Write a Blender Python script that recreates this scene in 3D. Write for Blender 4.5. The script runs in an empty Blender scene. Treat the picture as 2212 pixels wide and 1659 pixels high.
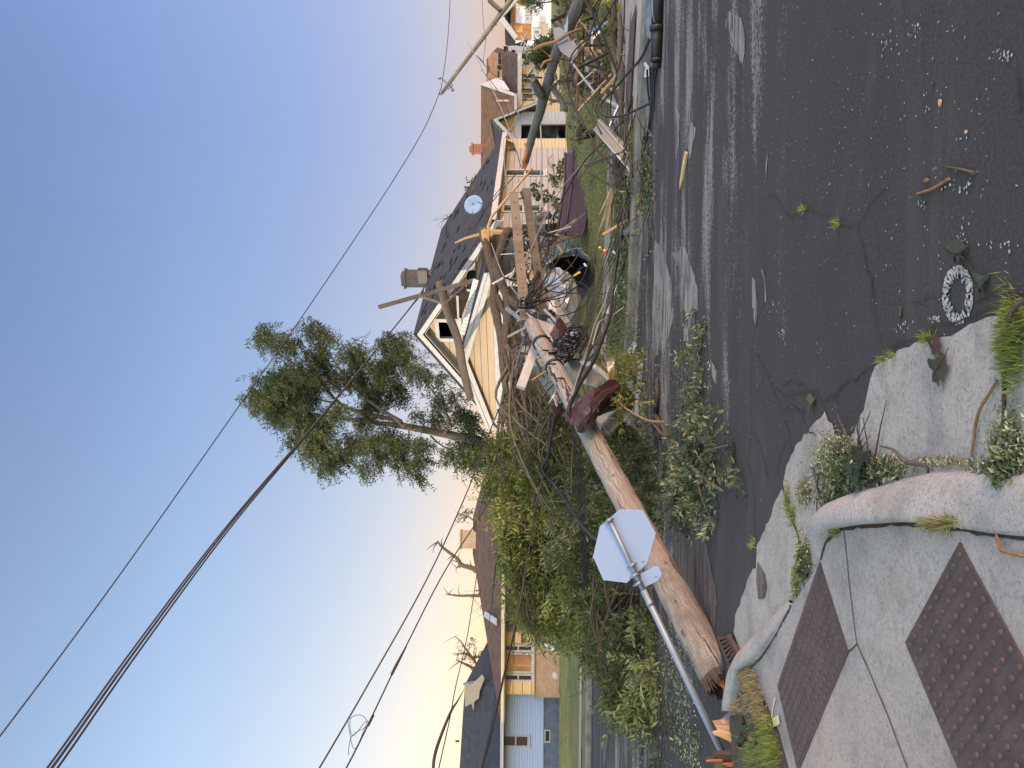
import bpy, bmesh, math, random
import numpy as np
from mathutils import Vector, Matrix
random.seed(7); RNG = np.random.default_rng(7)
C = bpy.context.scene.collection
rad = math.radians

# ------------------------------------------------------------------ camera
FPX = 1640.0; CAMH = 1.5
TH = math.atan(57 / FPX); ROLL = rad(0.3)
_F = Vector((0, math.cos(TH), math.sin(TH))); _U = Vector((0, -math.sin(TH), math.cos(TH))); _R = Vector((1, 0, 0))
_R2 = _R * math.cos(ROLL) + _U * math.sin(ROLL); _U2 = _U * math.cos(ROLL) - _R * math.sin(ROLL)
cam = bpy.data.cameras.new('camera'); cam_o = bpy.data.objects.new('camera', cam); C.objects.link(cam_o)
cam.sensor_fit = 'HORIZONTAL'; cam.sensor_width = 36; cam.lens = 36 * FPX / 2212
cam.clip_start = 0.05; cam.clip_end = 3000
cx, cy, cz = -_U2, _R2, -_F          # the photograph is a portrait picture lying on its side
cam_o.matrix_world = Matrix(((cx.x, cy.x, cz.x, 0), (cx.y, cy.y, cz.y, 0), (cx.z, cy.z, cz.z, CAMH), (0, 0, 0, 1)))
bpy.context.scene.camera = cam_o

# ------------------------------------------------------------------ light
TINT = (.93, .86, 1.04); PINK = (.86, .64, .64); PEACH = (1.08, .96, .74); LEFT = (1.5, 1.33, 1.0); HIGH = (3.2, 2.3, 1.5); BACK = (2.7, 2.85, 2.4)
SUN = Vector((-0.94, -0.34, 0)).normalized(); ELEV = rad(10)
w = bpy.data.worlds.new("World"); bpy.context.scene.world = w; w.use_nodes = True
nt = w.node_tree; nt.nodes.clear()
sky = nt.nodes.new('ShaderNodeTexSky'); sky.sky_type = 'NISHITA'; sky.sun_disc = False
sky.sun_elevation = ELEV; sky.sun_rotation = (-math.atan2(SUN.x, SUN.y)) % (2 * math.pi)
sky.air_density = 1.0; sky.dust_density = 1.0; sky.ozone_density = 1.5; sky.altitude = 100
bg = nt.nodes.new('ShaderNodeBackground'); bg.inputs[1].default_value = 0.15
ow = nt.nodes.new('ShaderNodeOutputWorld')
def _m(op, a, b=None, c=None, cl=False):
    n = nt.nodes.new('ShaderNodeMath'); n.operation = op; n.use_clamp = cl
    for i, v in enumerate((a, b, c)):
        if v is None: continue
        if hasattr(v, 'links'): nt.links.new(v, n.inputs[i])
        else: n.inputs[i].default_value = v
    return n.outputs[0]
def _mul(col, tint, fac):
    n = nt.nodes.new('ShaderNodeMix'); n.data_type = 'RGBA'; n.blend_type = 'MULTIPLY'; n.clamp_result = False
    if hasattr(fac, 'links'): nt.links.new(fac, n.inputs[0])
    else: n.inputs[0].default_value = fac
    nt.links.new(col, n.inputs[6]); n.inputs[7].default_value = (*tint, 1); return n.outputs[2]
tcw = nt.nodes.new('ShaderNodeTexCoord'); sx = nt.nodes.new('ShaderNodeSeparateXYZ'); nt.links.new(tcw.outputs['Generated'], sx.inputs[0])
DX, DY, DZ = sx.outputs
lowz = _m('MULTIPLY', _m('SUBTRACT', 0.42, DZ, cl=True), 2.6, cl=True)          # 1 near the horizon
leftw = _m('ADD', _m('MULTIPLY', DX, -1.25), 0.38, cl=True)                      # towards the evening sun
highz = _m('MULTIPLY', _m('SUBTRACT', DZ, 0.62, cl=True), 4.0, cl=True)  # sky overhead, out of view, brightened to add fill light
backw = _m('MULTIPLY', _m('ADD', _m('MULTIPLY', DY, -1.0), 0.25, cl=True), 1.6, cl=True)  # sky behind the camera, brightened for fill as well
col = _mul(sky.outputs[0], TINT, 1.0)
col = _mul(col, PINK, lowz)
col = _mul(col, PEACH, _m('MULTIPLY', lowz, leftw))
col = _mul(col, LEFT, leftw)
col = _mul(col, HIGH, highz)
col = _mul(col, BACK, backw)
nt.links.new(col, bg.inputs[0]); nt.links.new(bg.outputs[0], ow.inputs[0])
sl = bpy.data.lights.new('sun', 'SUN'); sl.energy = 2.0; sl.angle = rad(0.6); sl.color = (1.0, 0.78, 0.58)
so = bpy.data.objects.new('sun', sl); C.objects.link(so)
sd = Vector((SUN.x * math.cos(ELEV), SUN.y * math.cos(ELEV), math.sin(ELEV)))
so.rotation_euler = sd.to_track_quat('Z', 'Y').to_euler(); so.location = (-30, -10, 20)
vs = bpy.context.scene.view_settings; vs.view_transform = 'Standard'; vs.look = 'None'; vs.gamma = 1; vs.exposure = 1.1
bpy.context.scene.render.film_transparent = False

# ------------------------------------------------------------------ photo points -> world
def ray(dx, dy): return _F + _R2 * ((829.5 - dy) / FPX) - _U2 * ((dx - 1106) / FPX)
CAM = Vector((0, 0, CAMH))
def P(dx, dy, Y):
    r = ray(dx, dy); return CAM + r * (Y / r.y)
def G(dx, dy, z=0.0):
    r = ray(dx, dy); return CAM + r * ((z - CAMH) / r.z)
def onplane(dx, dy, O, n):
    r = ray(dx, dy); return CAM + r * ((Vector(O) - CAM).dot(n) / r.dot(n))
ZZ = dict(Z1=(877.8, 0, .2976), Z2=(877.8, 384, .2976), Z3=(877.8, 768, .2976), Z4=(932.6, 1165.2, .2976),
          Z5=(1316.7, 0, .4048), Z6=(1316.7, 548.6, .4048), Z7=(1371.5, 1042.3, .38), Z8=(493.7, 603.5, .2728),
          A1=(1042.4, 307.2, .1124), A2=(1053.3, 1453.8, .1237), A3=(987.5, 0, .1389), A4=(1042.4, 164.6, .1124),
          A5=(1042.4, 449.9, .1521), A6=(1097.2, 658.3, .1819), A7=(1404.4, 1371.5, .1736), A8=(877.8, 493.8, .1488),
          B1=(1152.1, 0, .1488), B2=(1152.1, 246.9, .1488), B3=(1316.7, 822.9, .215), B4=(1645.8, 822.9, .4458),
          B5=(1206.9, 1316.7, .3596), D=(0, 0, 1))
def Z(k, x, y): a, b, s = ZZ[k]; return (a + s * x, b + s * y)
def ZP(k, x, y, Y): return P(*Z(k, x, y), Y)
def ZG(k, x, y, z=0.0): return G(*Z(k, x, y), z)

# ------------------------------------------------------------------ objects
ORG = {}
def origin(o): return ORG.get(o.name, Vector((0, 0, 0))) if o else Vector((0, 0, 0))
def tag(o, label=None, cat=None, group=None, kind=None):
    if label: o['label'] = label
    if cat: o['category'] = cat
    if group: o['group'] = group
    if kind: o['kind'] = kind
    return o
def thing(name, label, cat, loc, group=None):
    o = bpy.data.objects.new(name, None); C.objects.link(o); o.empty_display_size = .2
    o.location = loc; ORG[o.name] = Vector(loc)
    return tag(o, label, cat, group)

class MB:
    def __init__(s): s.v = []; s.f = []; s.uv = []; s.sm = []; s.mi = []
    def add(s, vs, fs, uvs=None, smooth=False, mi=0):
        b = len(s.v); s.v += [tuple(v) for v in vs]
        for k, f in enumerate(fs):
            s.f.append(tuple(b + i for i in f)); s.uv.append(uvs[k] if uvs else None); s.sm.append(smooth); s.mi.append(mi)
        return s
    def prism(s, pts, vec, mi=0):
        pts = [Vector(p) for p in pts]; vec = Vector(vec); n = len(pts)
        vs = pts + [p + vec for p in pts]
        nn = Vector((0, 0, 0))
        for i in range(n): nn += pts[i].cross(pts[(i + 1) % n])
        fs = [tuple(range(n))[::-1], tuple(range(n, 2 * n))] + [(i, (i + 1) % n, n + (i + 1) % n, n + i) for i in range(n)]
        if nn.dot(vec) < 0: fs = [f[::-1] for f in fs]
        return s.add(vs, fs, mi=mi)
    def box(s, O, a, b, c, mi=0):        # corner and three edge vectors
        O = Vector(O); a = Vector(a); b = Vector(b); c = Vector(c)
        return s.prism([O, O + a, O + a + b, O + b], c, mi)
    def bar(s, p, q, wd, ht, up=(0, 0, 1), mi=0):
        p = Vector(p); q = Vector(q); d = (q - p).normalized(); r = d.cross(Vector(up)).normalized(); u = r.cross(d)
        return s.box(p - r * wd / 2 - u * ht / 2, r * wd, u * ht, q - p, mi)
    def tube(s, pts, rs, n=10, caps=True, jit=0.0, mi=0, smooth=True):
        pts = [Vector(p) for p in pts]; m = len(pts)
        if not hasattr(rs, '__len__'): rs = [rs] * m
        vs = []; ts = []
        for i in range(m):
            d = (pts[min(i + 1, m - 1)] - pts[max(i - 1, 0)])
            ts.append(d.normalized() if d.length > 1e-9 else Vector((0, 0, 1)))
        r0 = ts[0].cross(Vector((0, 0, 1)));
        if r0.length < .1: r0 = ts[0].cross(Vector((0, 1, 0)))
        r0.normalize(); ln = [0]
        for i in range(1, m): ln.append(ln[-1] + (pts[i] - pts[i - 1]).length)
        for i in range(m):
            r0 = (r0 - ts[i] * r0.dot(ts[i])).normalized(); u0 = ts[i].cross(r0)
            for k in range(n):
                a = 2 * math.pi * k / n; rr = rs[i] * (1 + (random.uniform(-jit, jit) if jit else 0))
                vs.append(pts[i] + (r0 * math.cos(a) + u0 * math.sin(a)) * rr)
        fs = []; uv = []
        for i in range(m - 1):
            for k in range(n):
                k2 = (k + 1) % n; fs.append((i * n + k, i * n + k2, (i + 1) * n + k2, (i + 1) * n + k))
                c = 2 * math.pi * rs[i] / n
                uv.append([(k * c, ln[i]), ((k + 1) * c, ln[i]), ((k + 1) * c, ln[i + 1]), (k * c, ln[i + 1])])
        s.add(vs, fs, uv, smooth, mi)
        if caps:
            b = len(s.v) - len(vs)
            for q, off in ((0, 0), (1, (m - 1) * n)):
                f = tuple(b + off + k for k in range(n)); s.f.append(f[::-1] if q == 0 else f); s.uv.append(None); s.sm.append(False); s.mi.append(mi)
        return s
    def grid(s, rows, thick=0.0, smooth=True, mi=0, uvs=None):
        R_ = len(rows); K = len(rows[0]); vs = [Vector(p) for r in rows for p in r]
        fs = [(i * K + j, i * K + j + 1, (i + 1) * K + j + 1, (i + 1) * K + j) for i in range(R_ - 1) for j in range(K - 1)]
        if not thick: return s.add(vs, fs, None, smooth, mi)
        ns = [Vector((0, 0, 0)) for _ in vs]
        for f in fs:
            nn = (vs[f[2]] - vs[f[0]]).cross(vs[f[3]] - vs[f[1]])
            for i in f: ns[i] += nn
        ns = [n.normalized() if n.length > 0 else Vector((0, 0, 1)) for n in ns]; N = len(vs)
        v2 = vs + [v - n * thick for v, n in zip(vs, ns)]
        f2 = fs + [tuple(N + i for i in f[::-1]) for f in fs]
        rim = [i for i in range(K)] + [i * K + K - 1 for i in range(1, R_)] + [(R_ - 1) * K + j for j in range(K - 2, -1, -1)] + [i * K for i in range(R_ - 2, 0, -1)]
        for a, b in zip(rim, rim[1:] + rim[:1]): f2.append((b, a, N + a, N + b))
        return s.add(v2, f2, None, smooth, mi)
    def build(s, name, mats, parent=None, loc=None, flat=False):
        if not isinstance(mats, (list, tuple)): mats = [mats]
        if parent is None and loc is None:
            a = np.array(s.v); loc = Vector((a[:, 0].mean(), a[:, 1].mean(), a[:, 2].min()))
        base = origin(parent) if parent else Vector(loc)
        me = bpy.data.meshes.new(name); me.from_pydata([(v[0] - base.x, v[1] - base.y, v[2] - base.z) for v in s.v], [], s.f)
        for m in mats: me.materials.append(m)
        ul = me.uv_layers.new(name='UVMap'); dat = np.zeros((len(me.loops), 2), np.float32)
        for p in me.polygons:
            g = s.uv[p.index]
            if g:
                for k, li in enumerate(p.loop_indices): dat[li] = g[k]
            else:
                n = p.normal; t = Vector((-n.y, n.x, 0))
                if t.length < .05: t = Vector((1, 0, 0)); b = Vector((0, 1, 0))
                else: t.normalize(); b = n.cross(t)
                for li in p.loop_indices:
                    q = me.vertices[me.loops[li].vertex_index].co + base; dat[li] = (q.dot(t), q.dot(b))
        ul.data.foreach_set('uv', dat.ravel())
        me.polygons.foreach_set('use_smooth', [bool(x) and not flat for x in s.sm])
        me.polygons.foreach_set('material_index', s.mi)
        o = bpy.data.objects.new(name, me); C.objects.link(o); me.update()
        if parent: o.parent = parent; ORG[o.name] = base.copy()
        else: o.location = base; ORG[o.name] = base.copy()
        return o
def part(name, mb, m, parent, label=None):
    o = mb.build(name, m, parent)
    if label: o['label'] = label
    return o
def struct(name, mb, m): return tag(mb.build(name, m), kind='structure')
def crom(pts, n=6):
    pts = [Vector(p) for p in pts]; out = []
    for i in range(len(pts) - 1):
        a = pts[max(i - 1, 0)]; b = pts[i]; c = pts[i + 1]; d = pts[min(i + 2, len(pts) - 1)]
        for k in range(n):
            t = k / n; out.append(.5 * ((2 * b) + (c - a) * t + (2 * a - 5 * b + 4 * c - d) * t * t + (3 * b - a - 3 * c + d) * t ** 3))
    out.append(pts[-1]); return out
def lerpl(rs, m):
    x = np.linspace(0, len(rs) - 1, m); return list(np.interp(x, range(len(rs)), rs))

# ------------------------------------------------------------------ materials
def newmat(name):
    m = bpy.data.materials.new(name); m.use_nodes = True; t = m.node_tree; b = t.nodes['Principled BSDF']; return m, t, b
def nd(t, ty, **k):
    n = t.nodes.new(ty)
    for a, v in k.items():
        if a.startswith('i_'):
            n.inputs[int(a[2:]) if a[2:].isdigit() else a[2:]].default_value = v
        else: setattr(n, a, v)
    return n
def ramp(t, fac, stops):
    r = t.nodes.new('ShaderNodeValToRGB'); e = r.color_ramp.elements
    while len(e) < len(stops): e.new(.5)
    for q, (p, c) in zip(e, stops):
        q.position = p; q.color = (c[0], c[1], c[2], 1) if hasattr(c, '__len__') else (c, c, c, 1)
    t.links.new(fac, r.inputs[0]); return r.outputs[0]
def mixc(t, fac, a, b, mode='MIX'):
    n = t.nodes.new('ShaderNodeMix'); n.data_type = 'RGBA'; n.blend_type = mode
    for s_, v in ((n.inputs[0], fac), (n.inputs[6], a), (n.inputs[7], b)):
        if hasattr(v, 'links'): t.links.new(v, s_)
        elif hasattr(v, '__len__'): s_.default_value = (v[0], v[1], v[2], 1)
        else: s_.default_value = v
    return n.outputs[2]
def mth(t, op, a, b=None, c=None):
    n = t.nodes.new('ShaderNodeMath'); n.operation = op
    for i, v in enumerate((a, b, c)):
        if v is None: continue
        if hasattr(v, 'links'): t.links.new(v, n.inputs[i])
        else: n.inputs[i].default_value = v
    return n.outputs[0]
def coords(t, kind='UV', sc=(1, 1, 1), rotz=0.0):
    if kind == 'POS': src = t.nodes.new('ShaderNodeNewGeometry').outputs['Position']
    else: src = t.nodes.new('ShaderNodeTexCoord').outputs[kind]
    mp = t.nodes.new('ShaderNodeMapping'); mp.inputs['Scale'].default_value = sc; mp.inputs['Rotation'].default_value = (0, 0, rotz)
    t.links.new(src, mp.inputs[0]); return mp.outputs[0]
def noise(t, vec, scale, detail=6, rough=.6, dist=0):
    n = nd(t, 'ShaderNodeTexNoise'); n.inputs['Scale'].default_value = scale; n.inputs['Detail'].default_value = detail
    n.inputs['Roughness'].default_value = rough; n.inputs['Distortion'].default_value = dist
    t.links.new(vec, n.inputs['Vector']); return n.outputs[0]
def bump(t, b, h, st=.3, dist=.01):
    n = t.nodes.new('ShaderNodeBump'); n.inputs['Strength'].default_value = st; n.inputs['Distance'].default_value = dist
    t.links.new(h, n.inputs['Height']); t.links.new(n.outputs[0], b.inputs['Normal'])
def pm(name, c1, c2=None, scale=6, sc=(1, 1, 1), rough=.8, metal=0, bst=.3, bd=.01, kind='UV', spec=.3, lo=.35, hi=.65):
    m, t, b = newmat(name); c2 = c2 or tuple(x * .7 for x in c1); v = coords(t, kind, sc); n = noise(t, v, scale, 8, .65)
    t.links.new(ramp(t, n, [(lo, c1), (hi, c2)]), b.inputs['Base Color'])
    b.inputs['Roughness'].default_value = rough; b.inputs['Metallic'].default_value = metal; b.inputs['Specular IOR Level'].default_value = spec
    bump(t, b, n, bst, bd); return m
def siding(name, c1, pitch=.2, c2=None, dirt=.25, vertical=False):
    m, t, b = newmat(name); c2 = c2 or tuple(x * .25 for x in c1)
    uv = coords(t); sp = nd(t, 'ShaderNodeSeparateXYZ'); t.links.new(uv, sp.inputs[0])
    fr = mth(t, 'FRACT', mth(t, 'DIVIDE', sp.outputs[0 if vertical else 1], pitch))
    line = ramp(t, fr, [(0, 0), (.05, 0), (.1, 1), (1, 1)])
    n = noise(t, coords(t, 'UV', (.6, 4, 1)), 2.5, 6)
    base = mixc(t, ramp(t, n, [(.4, 0), (.75, dirt)]), c1, tuple(x * .55 for x in c1))
    t.links.new(mixc(t, line, c2, base), b.inputs['Base Color']); b.inputs['Roughness'].default_value = .55
    b.inputs['Specular IOR Level'].default_value = .3
    bump(t, b, mth(t, 'MULTIPLY', mth(t, 'SUBTRACT', 1.0, fr), 1.0), .8, .02); return m
def shingle(name, c1, c2, worn=None, wlo=.55, wscale=.7):
    m, t, b = newmat(name); br = nd(t, 'ShaderNodeTexBrick'); t.links.new(coords(t), br.inputs['Vector'])
    br.inputs['Scale'].default_value = 1; br.inputs['Brick Width'].default_value = .3; br.inputs['Row Height'].default_value = .14
    br.inputs['Mortar Size'].default_value = .008; br.inputs['Color1'].default_value = (*c1, 1); br.inputs['Color2'].default_value = (*c2, 1)
    br.inputs['Mortar'].default_value = (c1[0] * .4, c1[1] * .4, c1[2] * .4, 1)
    n = noise(t, coords(t, 'UV', (1, .5, 1)), 3, 8); col = mixc(t, ramp(t, n, [(.35, 0), (.7, .6)]), br.outputs[0], tuple(x * .5 for x in c1))
    if worn:
        n2 = noise(t, coords(t, 'UV', (1, 1.6, 1)), wscale, 5, .7); col = mixc(t, ramp(t, n2, [(wlo, 0), (wlo + .015, 1)]), col, worn)
    t.links.new(col, b.inputs['Base Color']); b.inputs['Roughness'].default_value = .95; b.inputs['Specular IOR Level'].default_value = .15
    bump(t, b, mth(t, 'ADD', br.outputs[1], n), .5, .012); return m
def brick(name, c1, c2, mortar):
    m, t, b = newmat(name); br = nd(t, 'ShaderNodeTexBrick'); t.links.new(coords(t), br.inputs['Vector'])
    br.inputs['Scale'].default_value = 1; br.inputs['Brick Width'].default_value = .26; br.inputs['Row Height'].default_value = .085
    br.inputs['Mortar Size'].default_value = .006; br.inputs['Color1'].default_value = (*c1, 1); br.inputs['Color2'].default_value = (*c2, 1)
    br.inputs['Mortar'].default_value = (*mortar, 1); n = noise(t, coords(t), 6, 5)
    t.links.new(mixc(t, ramp(t, n, [(.3, 0), (.8, .5)]), br.outputs[0], tuple(x * .7 for x in c1)), b.inputs['Base Color'])
    b.inputs['Roughness'].default_value = .9; bump(t, b, br.outputs[1], -.4, .01); return m
def wood(name, c1, c2, c3=None, ring=0, rough=.8, across=(14, 1.2), bst=.5):
    m, t, b = newmat(name); v = coords(t, 'UV', (across[0], across[1], 1)); n = noise(t, v, 2.2, 9, .7, .6)
    col = ramp(t, n, [(.3, c1), (.55, c2), (.75, c3 or c1)])
    n2 = noise(t, coords(t, 'UV', (1, .35, 1)), 2.0, 3); col = mixc(t, ramp(t, n2, [(.4, 0), (.65, .55)]), col, c3 or c1)
    t.links.new(col, b.inputs['Base Color']); b.inputs['Roughness'].default_value = rough; b.inputs['Specular IOR Level'].default_value = .2
    bump(t, b, n, bst, .012); return m
def bark(name, c1, c2):
    m, t, b = newmat(name); v = coords(t, 'UV', (9, 2.5, 1)); n = noise(t, v, 3, 9, .75, 1.2)
    t.links.new(ramp(t, n, [(.35, c1), (.62, c2)]), b.inputs['Base Color']); b.inputs['Roughness'].default_value = .95
    b.inputs['Specular IOR Level'].default_value = .1; bump(t, b, n, .9, .03); return m
def leafmat(name, ca, cb, cc, trans=.35, rough=.55):
    m, t, b = newmat(name); at = nd(t, 'ShaderNodeAttribute', attribute_name='rnd')
    col = ramp(t, at.outputs['Fac'], [(0, ca), (.5, cb), (1, cc)])
    t.links.new(col, b.inputs['Base Color']); b.inputs['Roughness'].default_value = rough; b.inputs['Specular IOR Level'].default_value = .35
    tr = nd(t, 'ShaderNodeBsdfTranslucent'); t.links.new(mixc(t, .4, col, (.35, .45, .05), 'MIX'), tr.inputs[0])
    mx = nd(t, 'ShaderNodeMixShader'); mx.inputs[0].default_value = trans
    out = t.nodes['Material Output']; t.links.new(b.outputs[0], mx.inputs[1]); t.links.new(tr.outputs[0], mx.inputs[2]); t.links.new(mx.outputs[0], out.inputs[0]); return m

M = {}
M['white'] = pm('white_trim', (.52, .52, .52), (.36, .355, .35), 5, (1, 3, 1), .5, bst=.08)
M['white_shingle'] = pm('white_cap', (.7, .7, .68), (.5, .5, .5), 9, rough=.5)
M['peach'] = siding('peach_siding', (.44, .33, .215), .2)
M['peach2'] = siding('cream_siding', (.62, .5, .3), .13)
M['greysid'] = siding('grey_siding', (.335, .34, .335), .2)
M['greysid2'] = siding('light_grey_siding', (.50, .5, .52), .13)
M['bluesid'] = siding('pale_blue_siding', (.42, .5, .66), .12)
M['panelsid'] = siding('panel_siding', (.66, .45, .22), .43, (.2, .13, .07))
M['housewrap'] = pm('house_wrap', (.72, .74, .8), (.55, .6, .78), 3.2, (1, 1, 1), .4, lo=.5, hi=.7, bst=.1)
M['beigesid'] = siding('beige_siding', (.42, .38, .28), .12)
M['orangewood'] = wood('sheathing', (.42, .21, .10), (.31, .135, .06), (.48, .29, .16), across=(.8, 7))
M['plywood'] = wood('plywood', (.62, .36, .13), (.5, .26, .08), (.66, .42, .2), across=(2, 2))
M['greyply'] = wood('weathered_sheathing', (.042, .033, .027), (.018, .014, .012), (.075, .06, .048), across=(1, 9))
M['roofdark'] = shingle('dark_shingles', (.045, .05, .062), (.065, .07, .083), (.03, .032, .04), .62)
M['roofblue'] = shingle('slate_shingles', (.05, .055, .068), (.065, .07, .082))
M['roofbrown'] = shingle('brown_shingles', (.16, .085, .055), (.22, .13, .085), (.33, .22, .13), .68, 1.6)
M['roofmaroon'] = shingle('maroon_shingles', (.11, .07, .06), (.15, .10, .085))
M['roofgrey'] = shingle('grey_shingles', (.17, .15, .145), (.2, .18, .17))
M['brick'] = brick('brown_brick', (.36, .22, .13), (.46, .3, .19), (.3, .24, .19))
M['lightbrick'] = brick('pale_brick', (.42, .3, .19), (.5, .4, .29), (.33, .27, .22))
M['redbrick'] = brick('red_brick', (.25, .09, .06), (.32, .13, .08), (.25, .2, .17))
M['found'] = pm('foundation', (.15, .18, .22), (.1, .12, .15), 3)
M['chimney'] = pm('chimney_stone', (.08, .078, .076), (.05, .05, .05), 8)
M['black'] = pm('flat_black_and_shade', (.008, .008, .01), (.004, .004, .005), 4, rough=.7)  # flat black; also paints the dark of gaps, holes and the drain
M['glass'] = pm('window_glass', (.035, .045, .055), (.02, .025, .03), 1.2, rough=.08, spec=.6, bst=.02)
M['glassbrown'] = pm('curtained_glass', (.075, .055, .045), (.04, .03, .028), 2.2, rough=.12, spec=.6, bst=.02)
M['pole'] = None
M['splint'] = wood('splintered_wood', (.46, .30, .19), (.28, .14, .08), (.58, .42, .28), across=(30, 2), bst=.9)
M['splintred'] = wood('red_splinters', (.55, .20, .07), (.26, .08, .035), (.56, .34, .18), across=(35, 2), bst=.9)
M['rot'] = wood('rotten_wood', (.06, .045, .04), (.1, .075, .06), (.035, .03, .03), across=(25, 6), bst=1)
M['timber'] = wood('weathered_timber', (.21, .165, .125), (.145, .11, .08), (.27, .22, .17), across=(10, .8))
M['greytimber'] = wood('grey_timber', (.135, .115, .095), (.085, .072, .06), (.19, .165, .14), across=(10, .8))
M['newwood'] = wood('fresh_wood', (.52, .36, .19), (.40, .25, .12), (.6, .45, .27), across=(12, .8))
M['bark'] = bark('bark', (.045, .036, .028), (.13, .108, .085))
M['barklt'] = bark('pale_bark', (.08, .065, .05), (.19, .16, .125))
M['barkorg'] = bark('orange_bark', (.22, .11, .055), (.38, .24, .14))
M['bonewood'] = bark('grey_log', (.085, .078, .072), (.19, .175, .16))
M['polefar'] = bark('far_pole_wood', (.26, .19, .15), (.38, .30, .245))
M['palesheet'] = pm('crumpled_pale_metal', (.46, .49, .52), (.30, .32, .34), 2.2, (1, 2, 1), .38, .35, .15)
M['alu'] = pm('sign_aluminium', (.29, .39, .56), (.265, .36, .52), 2, rough=.75, metal=0, bst=.02, spec=.3)
M['sunpink_alu'] = pm('sunpink_sign_back', (.62, .52, .55), (.56, .47, .5), 3, rough=.45, metal=.2, bst=.05)  # pink of the low sun put into the bare metal colour
M['galv'] = pm('galvanised_steel', (.27, .31, .37), (.21, .245, .30), 14, (3, .4, 1), .48, .5, .05)
M['sheet'] = pm('grey_sheet_metal', (.26, .265, .265), (.15, .155, .155), 3, (1, 3, 1), .35, .6, .1)
M['sheetlt'] = pm('pale_sheet_metal', (.55, .55, .57), (.4, .41, .43), 3, (1, 3, 1), .4, .35, .1)
M['sheetgreen'] = pm('green_grey_sheet', (.30, .33, .325), (.2, .22, .22), 3, (1, 3, 1), .5, .3, .1)
M['brownsheet'] = pm('brown_sheet_metal', (.065, .035, .036), (.045, .024, .026), 4, (1, 3, 1), .45, .1, .15)
M['beigesheet'] = pm('beige_sheet_metal', (.24, .22, .175), (.21, .195, .155), 3, rough=.5, bst=.03)
M['cable'] = pm('black_cable', (.012, .012, .014), (.02, .02, .022), 20, rough=.45, bst=.05, spec=.4)
M['wire'] = pm('overhead_wire', (.05, .045, .055), (.035, .03, .04), 20, rough=.6, bst=.05)
M['whitecable'] = pm('grey_wire', (.30, .30, .31), (.2, .2, .21), 20, rough=.5)
M['orangeplastic'] = pm('orange_plastic', (.8, .14, .02), (.7, .1, .02), 10, rough=.4)
M['yellowplastic'] = pm('yellow_plastic', (.72, .5, .08), (.6, .4, .06), 10, rough=.4)
M['bluefoil'] = pm('blue_foil', (.10, .17, .62), (.45, .55, .75), 12, rough=.25, metal=.3, lo=.5, hi=.56)
M['porcelain'] = pm('insulator', (.3, .33, .36), (.2, .22, .25), 10, rough=.3)
M['domes'] = pm('tactile_iron', (.105, .07, .06), (.06, .04, .036), 9, rough=.5, metal=.15, bst=.6, bd=.003)
M['grate'] = pm('rusty_grate', (.11, .06, .04), (.05, .035, .03), 12, rough=.85)
M['paint'] = pm('yellow_paint', (.62, .52, .25), (.5, .45, .3), 30, rough=.8)
M['farkerb'] = mat_conc('far_kerb_concrete', (.24, .22, .20), (.16, .15, .14), (.26, .2, .16)) if False else None
M['chalk'] = pm('white_road_paint', (.42, .40, .37), (.2, .19, .18), 45, rough=.85, kind='Object', lo=.45, hi=.6)
M['crack'] = pm('dirt_crack', (.022, .018, .016), (.05, .04, .03), 30, rough=1)
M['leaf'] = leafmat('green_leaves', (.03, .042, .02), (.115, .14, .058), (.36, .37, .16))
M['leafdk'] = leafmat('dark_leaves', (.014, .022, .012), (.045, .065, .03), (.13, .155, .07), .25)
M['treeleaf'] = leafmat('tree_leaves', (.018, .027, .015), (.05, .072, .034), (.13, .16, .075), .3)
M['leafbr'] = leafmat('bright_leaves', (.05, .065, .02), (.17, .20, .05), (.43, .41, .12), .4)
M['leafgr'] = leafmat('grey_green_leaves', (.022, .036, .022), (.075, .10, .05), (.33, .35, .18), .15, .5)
M['leafdead'] = leafmat('withered_leaves', (.05, .045, .03), (.10, .09, .055), (.2, .18, .11), .2)
M['litter'] = leafmat('shredded_leaves', (.07, .065, .035), (.22, .22, .11), (.58, .56, .34), .1)
M['drygrass'] = leafmat('dry_grass', (.16, .13, .07), (.28, .22, .12), (.42, .34, .2), .2)
M['grass'] = leafmat('grass_blades', (.09, .12, .025), (.19, .24, .05), (.36, .38, .13), .3)
M['lawnblade'] = leafmat('lawn_blades', (.11, .125, .05), (.22, .235, .085), (.40, .39, .18), .25)
M['whitebit'] = pm('white_scrap', (.6, .6, .6), (.5, .5, .5), 10, rough=.6)

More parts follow.
